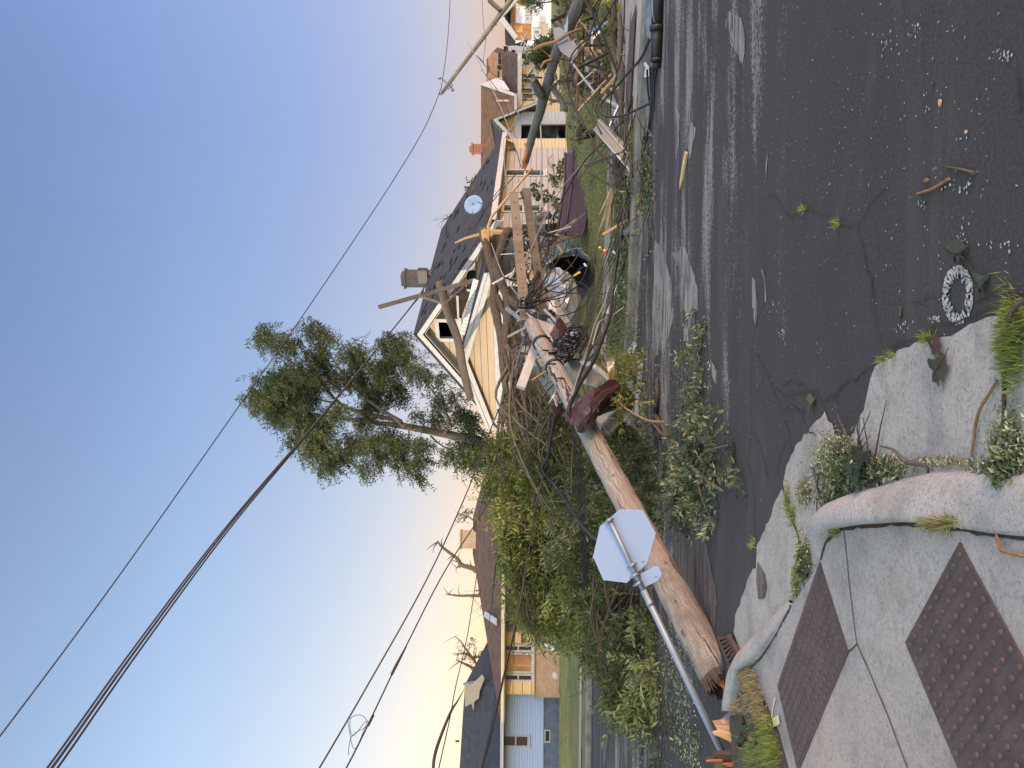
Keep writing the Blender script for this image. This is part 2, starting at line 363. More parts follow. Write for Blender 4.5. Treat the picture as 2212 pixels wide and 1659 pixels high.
def mat_pole():
    m, t, b = newmat('utility_pole_wood'); uv = coords(t)
    n = noise(t, coords(t, 'UV', (16, .9, 1)), 2.5, 10, .7, .8)
    col = ramp(t, n, [(.32, (.09, .075, .065)), (.46, (.225, .205, .18)), (.6, (.315, .295, .265)), (.75, (.41, .385, .35))])
    n2 = noise(t, coords(t, 'UV', (1.4, .8, 1)), 1.4, 4, .5)
    sp = nd(t, 'ShaderNodeSeparateXYZ'); t.links.new(uv, sp.inputs[0])
    lo = ramp(t, sp.outputs[1], [(0.0, 1), (1.0, 1)])
    butt = mth(t, 'SUBTRACT', 1.0, mth(t, 'SMOOTHSTEP' if False else 'DIVIDE', mth(t, 'MINIMUM', sp.outputs[1], 3.2), 3.2))
    redz = ramp(t, mth(t, 'DIVIDE', sp.outputs[1], 8.0), [(.13, 0), (.19, .9), (.27, .8), (.33, 0)])
    redm = mth(t, 'MULTIPLY', ramp(t, n2, [(.40, 0), (.58, .8)]), redz)
    col = mixc(t, mth(t, 'MULTIPLY', redm, .6), col, (.25, .13, .095))
    col = mixc(t, ramp(t, noise(t, coords(t, 'UV', (1.6, 2.2, 1)), 1.3, 6, .7), [(.48, 0), (.62, .5)]), col, (.17, .12, .09))
    # incising slots near the ground line end
    wob = noise(t, uv, 22, 2); add = t.nodes.new('ShaderNodeVectorMath'); add.operation = 'ADD'; cmb = nd(t, 'ShaderNodeCombineXYZ')
    t.links.new(mth(t, 'MULTIPLY', wob, .012), cmb.inputs[0]); t.links.new(mth(t, 'MULTIPLY', wob, .02), cmb.inputs[1]); t.links.new(uv, add.inputs[0]); t.links.new(cmb.outputs[0], add.inputs[1])
    br = nd(t, 'ShaderNodeTexBrick'); t.links.new(add.outputs[0], br.inputs['Vector']); br.inputs['Scale'].default_value = 1
    br.inputs['Brick Width'].default_value = .017; br.inputs['Row Height'].default_value = .034; br.inputs['Mortar Size'].default_value = .0028; br.inputs['Mortar Smooth'].default_value = .5
    inc = mth(t, 'MULTIPLY', br.outputs[1], mth(t, 'MULTIPLY', ramp(t, mth(t, 'DIVIDE', sp.outputs[1], 2.0), [(.5, 1), (.66, 0)]), mth(t, 'MULTIPLY', ramp(t, noise(t, uv, 4, 3), [(.35, 0), (.6, 1)]), .62)))
    col = mixc(t, inc, col, (.07, .045, .035))
    dk = noise(t, coords(t, 'UV', (7, .25, 1)), 2.2, 3, .5); cr = ramp(t, dk, [(.335, 1), (.35, 0)])
    col = mixc(t, cr, col, (.04, .025, .02))
    t.links.new(col, b.inputs['Base Color']); b.inputs['Roughness'].default_value = .75; b.inputs['Specular IOR Level'].default_value = .2
    h = mth(t, 'SUBTRACT', n, mth(t, 'ADD', mth(t, 'MULTIPLY', inc, .5), cr)); bump(t, b, h, .8, .012); return m
M['pole'] = mat_pole()

def mat_road():
    m, t, b = newmat('asphalt')
    al = math.atan2(-.435, .9)
    p = coords(t, 'POS'); fine = noise(t, p, 60, 6, .75); big = noise(t, coords(t, 'POS', (.5, 1.6, 1), -al), .9, 6, .6)
    base = mixc(t, ramp(t, big, [(.3, 0), (.7, 1)]), (.030, .029, .030), (.046, .041, .039))
    base = mixc(t, ramp(t, fine, [(.36, .0), (.64, .6)]), base, (.09, .085, .085))
    base = mixc(t, ramp(t, noise(t, coords(t, 'POS', (.35, 1.5, 1), -al), 1.5, 7, .7, .6), [(.52, 0), (.68, .22)]), base, (.13, .12, .115))
    # sealcoat worn through to pale aggregate, in streaks along the road
    st = noise(t, coords(t, 'POS', (.22, 2.3, 1), -al), 1.15, 7, .62, .35); gr = noise(t, p, 34, 4, .8)
    sp = nd(t, 'ShaderNodeSeparateXYZ'); t.links.new(coords(t, 'POS', (1, 1, 1), -al), sp.inputs[0])
    q = sp.outputs[1]     # distance across the road
    band = ramp(t, mth(t, 'DIVIDE', q, 14.0), [(.28, .15), (.40, .7), (.58, 1.0), (.82, .9), (.97, .6)])
    st2 = noise(t, coords(t, 'POS', (.55, 1.7, 1)), 1.0, 8, .68, .5)
    s2 = mth(t, 'ADD', mth(t, 'ADD', mth(t, 'MULTIPLY', st, .45), mth(t, 'MULTIPLY', st2, .55)), mth(t, 'MULTIPLY', mth(t, 'SUBTRACT', gr, .5), .55))
    mask = mth(t, 'MULTIPLY', ramp(t, s2, [(.575, 0), (.615, 1)]), 1.0)
    thr = mth(t, 'SUBTRACT', .70, mth(t, 'MULTIPLY', band, .205))
    mask = mth(t, 'MINIMUM', mth(t, 'MAXIMUM', mth(t, 'MULTIPLY', mth(t, 'SUBTRACT', s2, thr), 20.0), 0.0), 1.0)
    agg = ramp(t, noise(t, p, 90, 3, .8), [(.35, (.14, .13, .125)), (.65, (.38, .35, .33))])
    col = mixc(t, mth(t, 'MULTIPLY', mask, .8), base, agg)
    # small pale specks of chipped sealcoat
    vo = nd(t, 'ShaderNodeTexVoronoi'); vo.inputs['Scale'].default_value = 26; vo.inputs['Randomness'].default_value = 1
    t.links.new(coords(t, 'POS', (1, 2.0, 1), -al), vo.inputs['Vector']); spk = ramp(t, vo.outputs[0], [(.07, 1), (.11, 0)])
    gate = ramp(t, noise(t, p, .8, 3), [(.48, 0), (.66, 1)])
    col = mixc(t, mth(t, 'MULTIPLY', mth(t, 'MULTIPLY', spk, gate), .5), col, (.36, .34, .33))
    t.links.new(col, b.inputs['Base Color']); b.inputs['Specular IOR Level'].default_value = .12
    t.links.new(ramp(t, fine, [(.3, .62), (.7, .9)]), b.inputs['Roughness'])
    bump(t, b, mth(t, 'ADD', fine, mth(t, 'MULTIPLY', mask, -.7)), .7, .008); return m
def mat_conc(name, c1, c2, warm=(.36, .27, .22), streak=0):
    m, t, b = newmat(name); p = coords(t, 'POS'); n = noise(t, p, 1.6, 7, .6); f = noise(t, p, 70, 5, .8); mid = noise(t, p, 9, 6, .7)
    col = mixc(t, ramp(t, n, [(.35, 0), (.68, 1)]), c1, c2)
    col = mixc(t, ramp(t, noise(t, p, .9, 4), [(.5, 0), (.7, .6)]), col, warm)
    col = mixc(t, ramp(t, f, [(.36, .75), (.5, 0)]), col, (.14, .125, .12))
    col = mixc(t, ramp(t, noise(t, p, 130, 2), [(.62, 0), (.72, .5)]), col, (.6, .56, .52))
    col = mixc(t, ramp(t, mid, [(.52, 0), (.7, .6)]), col, tuple(x * .6 for x in c1))
    if streak:
        al = math.atan2(-.435, .9); st = noise(t, coords(t, 'POS', (.9, 9, 1), -al), 1.6, 8, .75, .5)
        col = mixc(t, ramp(t, st, [(.44, .9), (.52, 0)]), col, (.055, .05, .05))
    col = mixc(t, ramp(t, noise(t, p, 3.2, 7, .7), [(.5, 0), (.68, .4)]), col, tuple(x * .45 for x in c2))
    t.links.new(col, b.inputs['Base Color']); b.inputs['Roughness'].default_value = .9; b.inputs['Specular IOR Level'].default_value = .1
    bump(t, b, mth(t, 'ADD', f, mid), .5, .006); return m
def mat_lawn():
    m, t, b = newmat('lawn'); p = coords(t, 'POS'); n = noise(t, p, 1.1, 6, .65); f = noise(t, coords(t, 'POS', (1, 3, 1)), 16, 6, .8)
    col = mixc(t, ramp(t, n, [(.35, 0), (.65, 1)]), (.155, .165, .07), (.25, .245, .105))
    col = mixc(t, ramp(t, f, [(.3, .5), (.55, 0)]), col, (.05, .06, .025)); col = mixc(t, ramp(t, noise(t, p, .5, 5), [(.6, 0), (.75, .5)]), col, (.17, .14, .08))
    t.links.new(col, b.inputs['Base Color']); b.inputs['Roughness'].default_value = 1; b.inputs['Specular IOR Level'].default_value = .1
    bump(t, b, f, 1, .05); return m
M['road'] = mat_road()
M['conc'] = mat_conc('concrete', (.385, .35, .315), (.29, .27, .25), (.43, .32, .25))
M['walk'] = mat_conc('sidewalk_concrete', (.365, .33, .305), (.28, .255, .24), (.41, .31, .25))
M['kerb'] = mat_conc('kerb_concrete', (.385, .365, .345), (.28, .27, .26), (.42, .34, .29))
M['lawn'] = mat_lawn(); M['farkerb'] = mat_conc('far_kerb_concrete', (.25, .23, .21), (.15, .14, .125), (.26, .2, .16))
M['bareply'] = pm('tan_underlay', (.33, .27, .19), (.24, .19, .13), 5)
M['dirt'] = pm('dark_soil', (.05, .04, .03), (.09, .075, .055), 14, kind='Object', rough=1, bst=1, bd=.03)
M['worn'] = mat_conc('worn_road', (.30, .27, .255), (.2, .18, .175), (.30, .25, .22), 1)
M['wornbrown'] = mat_conc('brown_road_patch', (.15, .115, .10), (.10, .08, .075), (.17, .125, .105), 1)

# ------------------------------------------------------------------ leaves
def leafmesh(name, ce, di, no, L, W, mat, parent=None, rnd=None, loc=None, fold=.25):
    ce = np.asarray(ce, float); di = np.asarray(di, float); no = np.asarray(no, float); N = len(ce)
    di /= np.linalg.norm(di, axis=1)[:, None] + 1e-9
    si = np.cross(di, no); si /= np.linalg.norm(si, axis=1)[:, None] + 1e-9; up = np.cross(si, di)
    L = np.broadcast_to(L, N)[:, None]; W = np.broadcast_to(W, N)[:, None]
    a = ce; b_ = ce + di * L * .45 + si * W * .5 + up * W * fold; c_ = ce + di * L; d_ = ce + di * L * .45 - si * W * .5 + up * W * fold
    V = np.stack([a, b_, c_, d_], 1).reshape(-1, 3)
    base = origin(parent) if parent else (Vector(loc) if loc is not None else Vector((V[:, 0].mean(), V[:, 1].mean(), V[:, 2].min())))
    V = V - np.array(base)
    me = bpy.data.meshes.new(name); me.vertices.add(4 * N); me.vertices.foreach_set('co', V.astype(np.float32).ravel())
    me.loops.add(6 * N); me.polygons.add(2 * N)
    idx = np.arange(N)[:, None] * 4 + np.array([0, 1, 2, 0, 2, 3])[None]
    me.loops.foreach_set('vertex_index', idx.ravel().astype(np.int32)); me.polygons.foreach_set('loop_start', np.arange(0, 6 * N, 3, dtype=np.int32))
    me.polygons.foreach_set('loop_total', np.full(2 * N, 3, np.int32)); me.update(calc_edges=True)
    if rnd is None: rnd = RNG.random(N)
    at = me.attributes.new('rnd', 'FLOAT', 'FACE'); at.data.foreach_set('value', np.repeat(np.clip(rnd, 0, 1), 2).astype(np.float32))
    me.materials.append(mat); o = bpy.data.objects.new(name, me); C.objects.link(o)
    if parent: o.parent = parent; ORG[o.name] = base.copy()
    else: o.location = base; ORG[o.name] = base.copy()
    return o
def unit(a): return a / (np.linalg.norm(a, axis=-1, keepdims=True) + 1e-9)
def sprays(blobs, per_m2, wind, leafL, leafW, tw_len=.45, nl=14, spread=.5, mb=None, tw_r=.004, out=.5, shade=.35):
    """blobs: (centre, (rx,ry,rz)). Returns leaf arrays: twigs carrying two rows of leaflets."""
    ce = []; di = []; no = []; rn = []; wind = np.array(wind, float)
    for c, r in blobs:
        c = np.array(c); r = np.array(r) if hasattr(r, '__len__') else np.array([r] * 3)
        k = max(3, int(per_m2 * r[0] * r[2] * 4)); tone = RNG.normal(.45, .2)
        q = unit(RNG.normal(size=(k, 3))) * RNG.random((k, 1)) ** (1 / 2.2)
        s = c + q * r; d = unit(q * out + wind + RNG.normal(size=(k, 3)) * spread)
        ln = tw_len * RNG.uniform(.5, 1.2, k)
        if mb is not None:
            for i in range(k):
                if RNG.random() < .35: mb.tube([s[i], s[i] + d[i] * ln[i] * .5, s[i] + d[i] * ln[i] + np.array([0, 0, -.03])], [tw_r * 1.5, tw_r, tw_r * .5], 3, False)
        side = unit(np.cross(d, RNG.normal(size=(k, 3))))
        for j in range(nl):
            t_ = (j // 2 + .6) / (nl / 2 + .3); sg = 1 if j % 2 else -1
            ce.append(s + d * (ln * t_)[:, None] + np.array([0, 0, -1]) * (ln * t_ * t_ * .12)[:, None])
            dd = unit(d * .55 + side * sg * .75 + RNG.normal(size=(k, 3)) * .28); di.append(dd)
            no.append(unit(np.cross(d, side) + RNG.normal(size=(k, 3)) * .5)); rn.append(np.clip(RNG.normal(tone, .2, k), 0, 1))
    ce = np.concatenate(ce); N = len(ce)
    return ce, np.concatenate(di), np.concatenate(no), leafL * RNG.uniform(.6, 1.25, N), leafW * RNG.uniform(.7, 1.2, N), np.concatenate(rn)
def foliage(name, blobs, per, wind, L_, W_, mat, parent=None, tuft=.45, nl=14, spread=.5, mb=None, out=.5, loc=None, tw_r=.004):
    ce, di, no, L, W, rn = sprays(blobs, per, wind, L_, W_, tuft, nl, spread, mb, tw_r, out)
    return leafmesh(name, ce, di, no, L, W, mat, parent, rn, loc)

# ================================================================== SETTING
def flat(name, pts, z, m, thick=.0):
    mb = MB(); pts = [Vector((p[0], p[1], z)) for p in pts]
    mb.add(pts, [tuple(range(len(pts)))])
    o = struct(name, mb, m)
    if o.data.polygons[0].normal.z < 0:
        o.data.flip_normals()
    return o
base = MB(); base.add([(-1500, -1500, -.03), (1500, -1500, -.03), (1500, 1500, -.03), (-1500, 1500, -.03)], [(0, 1, 2, 3)]); struct('ground', base, M['lawn'])
road = MB(); road.add([(-90, -40, 0), (90, -40, 0), (90, 30, 0), (-90, 30, 0)], [(0, 1, 2, 3)]); struct('road', road, M['road'])
# far kerb line (x -> y)
KX = [-90, -40, -12, -8, -5.6, -3.6, -2.2, .65, 3.48, 4.9, 9, 20, 90]; KY = [25, 23, 21.4, 20.9, 18.6, 15.6, 13.6, 12.0, 10.9, 10.2, 8.4, 3.6, -28]
def kerby(x): return float(np.interp(x, KX, KY))
xs = sorted(set([-90, -70, -50, -40, 30, 40, 60, 90] + [round(-32 + .4 * i, 2) for i in range(146)]))
offs = [.17, .9, 1.6, 3, 5, 8, 12, 16, 22, 40, 90, 260, 700]
def lawnz(x, y):
    d = y - kerby(x); base = .12
    up = min(max((d - 3.2) / 9.0, 0), 1); up = up * up * (3 - 2 * up)
    return base + .34 * up + min(max(d - 14, 0), 100) * .004
def gz(x, y):
    d = y - kerby(x)
    return 0 if d < 0 else (.12 if d < .17 else lawnz(x, y))
mb = MB(); rows = []
for o_ in offs:
    rows.append([(x, kerby(x) + o_, lawnz(x, kerby(x) + o_) + (random.uniform(-.015, .015) if 1 < o_ < 30 else 0)) for x in xs])
mb.grid(rows[::-1]); lawn = struct('lawn', mb, M['lawn'])
mb = MB()
prof = [(-.34, .004), (-.03, .012), (0, .018), (.012, .10), (.04, .128), (.165, .134), (.172, .10)]
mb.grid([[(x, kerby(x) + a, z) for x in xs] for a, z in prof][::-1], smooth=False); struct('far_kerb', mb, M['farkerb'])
def strip(name, d0, d1, x0, x1, dz, m, n=80):
    mb = MB(); X = np.linspace(x0, x1, n)
    def zz(x, d): return lawnz(x, kerby(x) + d) + dz
    mb.grid([[(x, kerby(x) + d1, zz(x, d1)) for x in X], [(x, kerby(x) + (d0 + d1) / 2, zz(x, (d0 + d1) / 2)) for x in X], [(x, kerby(x) + d0, zz(x, d0)) for x in X]], smooth=True)
    return struct(name, mb, m)
strip('far_sidewalk', 1.9, 3.1, -40, -3.9, .02, M['walk'])
strip('far_sidewalk', 3.4, 4.5, -3.4, 22, .02, M['walk'])
mb = MB(); X = np.linspace(3.9, 6.6, 20)     # concrete ramp by the far tactile plate
mb.grid([[(x, kerby(x) + d, lawnz(x, kerby(x) + d) + .012) for x in X] for d in (3.5, 2.4, 1.2, .2)]); struct('far_ramp', mb, M['conc'])

# near corner ------------------------------------------------------
bA = [(1634, 1226), (1636.5, 1180), (1661, 1127), (1675, 1091), (1691, 1050.5), (1697, 1030), (1701, 1006), (1721.5, 965.5), (1746, 933), (1766, 905), (1784, 890.6), (1800.4, 917), (1806, 945), (1828, 962),
      (1847, 937), (1867, 884.6), (1877, 840), (1883.4, 807.7), (1916, 775), (1956, 755), (2005, 731), (2057.5, 718.6), (2098, 704.5), (2150.6, 686), (2171, 682), (2260, 655), (2400, 600)]
def ragged(pts, amp, n, z=0.0, g=None):
    out = []; P_ = [Vector(p) for p in (g if g else [G(*p, z) for p in pts])]
    for a, b in zip(P_[:-1], P_[1:]):
        d = b - a; nn = Vector((-d.y, d.x, 0)).normalized(); k = max(1, int(d.length / n))
        for i in range(k):
            out.append(a + d * (i / k) + nn * (random.uniform(-amp, amp) if i or True else 0))
    out.append(P_[-1]); return out
edge = ragged(bA, .014, .045)
left = [ZG('Z7', *p) for p in ((690, 480), (640, 560), (600, 690), (575, 760), (565, 850), (600, 960))]
lft = ragged(None, .015, .06, g=left)
pav = list(lft[::-1]) + [p for p in edge]
tail = [Vector((3, .9, 0)), Vector((3, -4, 0)), Vector((-9, -4, 0)), Vector((-9, 4.6, 0)), G(*Z('Z7', 545, 1180)), G(*Z('Z7', 560, 1100))]
flat('gutter_concrete', pav + tail, .006, M['conc'])
# sidewalk slab behind the kerb
inner = [Z('Z7', *p) for p in ((655, 1050), (720, 990), (790, 880), (845, 770), (890, 700), (960, 600), (1050, 452), (1066, 400), (1088, 330), (1130, 285), (1180, 258), (1290, 240), (1400, 233), (1520, 226), (1640, 228), (1760, 238), (1860, 258), (2040, 288), (2212, 305), (2500, 325))]
SZ = .05
inn = [G(*p, SZ) for p in inner]
sw = inn + [Vector((4, 1.6, 0)), Vector((4, -4, 0)), Vector((-9, -4, 0)), Vector((-4.6, 3.6, 0)), G(*Z('Z7', 880, 1640), SZ), G(*Z('Z7', 820, 1420), SZ), G(*Z('Z7', 760, 1280), SZ), G(*Z('Z7', 710, 1180), SZ)]
flat('sidewalk', sw, SZ, M['walk'])
# kerbs: rounded humps between the gutter and the sidewalk
def hump(name, innerp, outerp, hs):
    A = [G(*p, SZ) for p in innerp]; B = [G(*p, .008) for p in outerp]
    A = crom(A, 5); m = len(A); Bc = crom(B, 12); ss = np.linspace(0, len(Bc) - 1, m); Bq = [Bc[int(round(i))] for i in ss]; hh = lerpl(hs, m)
    rows = []
    for i in range(m):
        a = A[i]; b = Bq[i]; h = hh[i]; r = []
        r.append(Vector((a.x, a.y, SZ - .03))); r.append(Vector((a.x, a.y, SZ + h * .75)))
        for t_ in (.08, .2, .35, .5, .65, .8, .9, 1.0):
            zt = (SZ + h) * math.sqrt(max(0, 1 - max(0, (t_ - .25) / .75) ** 2.2)) if t_ < 1 else .0
            p = a.lerp(b, t_); r.append(Vector((p.x, p.y, max(zt, .0))))
        rows.append(r)
    mb = MB(); mb.grid(rows); o = struct(name, mb, M['kerb'])
    if o.data.polygons[len(o.data.polygons) // 2].normal.z < 0: o.data.flip_normals()
    return o
hump('near_kerb', [Z('Z7', *p) for p in ((1056, 436), (1066, 396), (1088, 330), (1130, 285), (1180, 258), (1290, 240), (1400, 233), (1520, 226), (1640, 228), (1760, 238), (1860, 258), (2040, 288), (2212, 305), (2500, 325))],
     [Z('Z7', *p) for p in ((1046, 420), (1030, 350), (1026, 270), (1036, 215), (1075, 160), (1130, 110), (1200, 75), (1290, 40), (1400, 10), (1520, -30), (1680, -70), (1880, -85), (2100, -70), (2500, -50))],
     [.0, .02, .05, .065, .07, .07, .065, .055, .04, .03, .02, .012, .008, .004])
hump('near_kerb', [Z('Z7', *p) for p in ((900, 690), (862, 745), (815, 840), (760, 930), (700, 1010), (655, 1052), (622, 1075), (600, 1170), (578, 1260), (560, 1300))],
     [Z('Z7', *p) for p in ((890, 668), (800, 760), (720, 850), (650, 920), (608, 975), (582, 1040), (568, 1100), (555, 1180), (540, 1260), (530, 1300))],
     [0, .01, .03, .05, .065, .07, .07, .07, .065, .05])
# soil strip beside the kerb, where the pole stood
ds = [Z('Z7', *p) for p in ((625, 1070), (650, 1062), (715, 1185), (765, 1285), (822, 1425), (880, 1640), (900, 1900), (500, 1900), (510, 1560), (540, 1330), (575, 1250), (600, 1160))]
mb = MB(); pts = [G(*p, .045) for p in ds]; cen = sum(pts, Vector()) / len(pts)
rr = []
for t_, dz in ((1, 0), (.75, .03), (.45, .045), (.15, .04)):
    rr.append([Vector((cen.x + (p.x - cen.x) * t_, cen.y + (p.y - cen.y) * t_, .045 + dz + random.uniform(-.008, .012))) for p in crom(pts + [pts[0]], 3)])
mb.grid(rr); o = struct('soil_strip', mb, M['dirt'])
if o.data.polygons[0].normal.z < 0: o.data.flip_normals()
# joints and cracks: thin dark ribbons
def ribbon(mb, pts, wd, z, amp=.0, step=.05):
    pts = ragged(None, amp, step, g=[Vector((p[0], p[1], z)) for p in pts]) if amp else [Vector((p[0], p[1], z)) for p in pts]
    L = []; R_ = []
    for i, p in enumerate(pts):
        d = (pts[min(i + 1, len(pts) - 1)] - pts[max(i - 1, 0)]); n = Vector((-d.y, d.x, 0)).normalized(); ww = wd * (random.uniform(.5, 1.3) if amp else 1)
        L.append(Vector((p.x, p.y, z)) + n * ww / 2); R_.append(Vector((p.x, p.y, z)) - n * ww / 2)
    mb.grid([R_, L], smooth=False)
mb = MB()
for ln in (((1190, 268), (1205, 400), (1225, 600), (1245, 760), (1265, 915), (1330, 1060), (1440, 1320), (1560, 1640)), ((1265, 918), (1240, 945), (1217, 963))):
    ribbon(mb, [ZG('Z7', *p, SZ) for p in ln], .007, SZ + .004)
struct('sidewalk_joint', mb, M['crack'])
mb = MB(); ribbon(mb, inn[9:], .03, SZ + .004, .006, .04)
ribbon(mb, [ZG('Z7', *p, SZ) for p in ((1058, 440), (1075, 375), (1095, 330), (1130, 290), (1180, 262))], .02, SZ + .004, .004, .03)
ribbon(mb, [ZG('Z7', *p, SZ) for p in ((890, 700), (845, 780), (790, 885), (720, 995), (655, 1050))], .018, SZ + .004, .004, .03); struct('kerb_gap', mb, M['crack'])
mb = MB()
CR = [('Z6', [(785, 540), (830, 600), (870, 690), (890, 760), (930, 850), (960, 960), (975, 1060)]), ('Z6', [(890, 715), (930, 755), (985, 750), (1050, 735), (1110, 740), (1150, 800), (1160, 840)]),
      ('Z6', [(925, 700), (985, 670), (1030, 700), (1060, 735)]), ('Z6', [(1150, 790), (1220, 720), (1300, 670), (1400, 610), (1450, 560)]), ('Z6', [(1190, 770), (1260, 700), (1380, 630)]),
      ('Z6', [(930, 830), (990, 820), (1050, 850)]), ('Z6', [(760, 500), (750, 700), (760, 940), (740, 1080), (770, 1240), (780, 1560)]), ('Z6', [(765, 945), (810, 1020), (850, 1190)]),
      ('Z6', [(905, 1190), (895, 1130), (925, 1030), (960, 1000)]), ('Z6', [(1455, 470), (1425, 300), (1400, 130), (1370, 0)]), ('Z5', [(1410, 1659), (1395, 1480), (1370, 1360), (1325, 1210), (1255, 1220), (1190, 1200), (1160, 1150), (1110, 1150), (1080, 1110), (1030, 1120), (975, 1160), (930, 1120), (905, 1070), (850, 1040)]),
      ('Z5', [(1325, 1210), (1360, 1150), (1400, 1090), (1480, 1000)]), ('Z5', [(790, 600), (730, 570), (680, 520), (640, 470), (600, 360), (570, 290), (520, 150), (480, 20)]), ('Z5', [(730, 440), (700, 370), (680, 290), (640, 180), (610, 60)]),
      ('Z6', [(1620, 240), (1660, 255), (1720, 235), (1785, 225)]), ('Z6', [(1890, 0), (1960, 80)]), ('Z5', [(2170, 380), (2190, 450), (2200, 600)]), ('Z5', [(2212, 1580), (2120, 1600), (2080, 1540), (1960, 1620)]), ('Z6', [(1500, 500), (1700, 420), (1900, 340), (2130, 280)]),
      ('Z6', [(1110, 970), (1060, 930), (1030, 860), (985, 800), (985, 760)])]
for ci, (k, ln) in enumerate(CR): ribbon(mb, [ZG(k, *p) for p in ln], .006, .0072 + .0001 * ci, .014, .04)
ribbon(mb, [ZG('Z6', *p) for p in ((930, 1230), (950, 1310), (985, 1420), (1015, 1510), (1030, 1570))], .02, .011, .008, .05)
struct('road_crack', mb, M['crack'])
# patches where the dark coat has come off
_bz = [0]
def blotch(name, k, pts, m, z=.0034, amp=.02):
    _bz[0] += 1; z += .00013 * _bz[0]
    g = ragged(None, amp, .07, g=[ZG(k, *p) for p in pts] + [ZG(k, *pts[0])])[:-1]; return flat(name, g, z, m)
blotch('worn_patch', 'Z6', [(235, -20), (240, 120), (230, 330), (232, 450), (245, 560), (258, 545), (275, 440), (290, 570), (300, 470), (320, 440), (340, 330), (335, 160), (300, 30), (280, -40)], M['worn'])
blotch('worn_patch', 'Z5', [(240, 1280), (238, 1420), (242, 1640), (340, 1640), (320, 1480), (285, 1320)], M['worn'])
blotch('worn_patch', 'Z6', [(330, 0), (380, 90), (395, 200), (400, 300), (425, 330), (470, 300), (475, 200), (440, 60), (400, -30)], M['worn'])
blotch('worn_patch', 'Z5', [(375, 1310), (395, 1420), (430, 1600), (470, 1620), (440, 1450), (410, 1330)], M['worn'])
blotch('worn_patch', 'Z6', [(385, 360), (400, 460), (430, 480), (420, 380)], M['worn']); blotch('worn_patch', 'Z6', [(540, 560), (545, 640), (570, 700), (575, 620)], M['worn'])
blotch('worn_patch', 'Z6', [(770, 120), (765, 200), (775, 330), (785, 400), (795, 330), (785, 200)], M['worn']); blotch('worn_patch', 'Z5', [(760, 1480), (765, 1640), (785, 1640), (780, 1500)], M['worn'])
blotch('worn_patch', 'Z5', [(640, 60), (620, 120), (640, 200), (680, 290), (710, 340), (730, 260), (720, 160), (700, 80)], M['worn'])
blotch('worn_patch', 'Z5', [(360, 570), (358, 700), (355, 860), (372, 760), (378, 620)], M['worn']); blotch('worn_patch', 'Z5', [(430, 640), (420, 740), (425, 860), (450, 780), (465, 690)], M['worn'])
blotch('worn_patch', 'Z5', [(815, 1420), (822, 1500), (835, 1620), (845, 1600), (832, 1480)], M['worn']); blotch('worn_patch', 'Z5', [(853, 800), (840, 880), (835, 960), (845, 900)], M['worn'])
blotch('brown_patch', 'Z7', [(210, 300), (300, 280), (395, 330), (440, 480), (470, 640), (465, 780), (440, 830), (380, 760), (300, 620), (240, 520)], M['wornbrown'], amp=.05)
blotch('brown_patch', 'Z7', [(705, 455), (745, 520), (757, 590), (745, 655), (708, 662), (700, 560)], M['wornbrown'], .010, .006)
blotch('dark_patch', 'B4', [(362, 312), (425, 325), (430, 400), (415, 450), (370, 438), (358, 380)], M['wornbrown'], .010, .005)
# painted ring round a valve cover
mb = MB(); c = (1867, 218)
for rx, rz, ww in ((78, 148, .02), (62, 120, .05)):
    for a0 in np.arange(0, 2 * math.pi, .23):
        if random.random() < .88:
            ribbon(mb, [ZG('Z6', c[0] + rx * math.cos(a), c[1] + rz * math.sin(a)) for a in np.linspace(a0, a0 + random.uniform(.15, .26), 4)], ww * random.uniform(.4, 1.1), .0052 if ww < .03 else .0068, .003, .02)
struct('painted_ring', mb, M['chalk'])
mb = MB()
for i in range(170):
    a = random.choice([('Z5', (1900, 1000), (95, 45)), ('Z5', (1890, 1260), (35, 60)), ('Z5', (2080, 1300), (120, 45)), ('Z5', (1680, 1090), (35, 30)), ('Z6', (1560, 380), (50, 40)), ('Z6', (1740, 345), (35, 16)), ('Z5', (1650, 170), (60, 60)), ('Z5', (1500, 250), (90, 90)), ('Z5', (2120, 310), (60, 40)), ('Z6', (890, 290), (50, 50)), ('Z6', (930, 430), (20, 30))])
    x = a[1][0] + random.gauss(0, .5) * a[2][0]; y = a[1][1] + random.gauss(0, .5) * a[2][1]; q = ZG(a[0], x, y); r = random.uniform(.0025, .008)
    n = random.randint(4, 6); mb.add([(q.x + r * random.uniform(.5, 1.3) * math.cos(2 * math.pi * k / n), q.y + r * random.uniform(.5, 1.3) * math.sin(2 * math.pi * k / n), .0062) for k in range(n)], [tuple(range(n))])
struct('paint_chips', mb, M['chalk'])
mb = MB(); ribbon(mb, [ZG('A7', *p, SZ) for p in ((1570, 780), (1545, 860), (1520, 1025))], .02, SZ + .005)
ribbon(mb, [ZG('A7', *p, SZ) for p in ((1545, 1090), (1590, 1070), (1625, 1045))], .05, SZ + .009); struct('yellow_mark', mb, M['paint'])

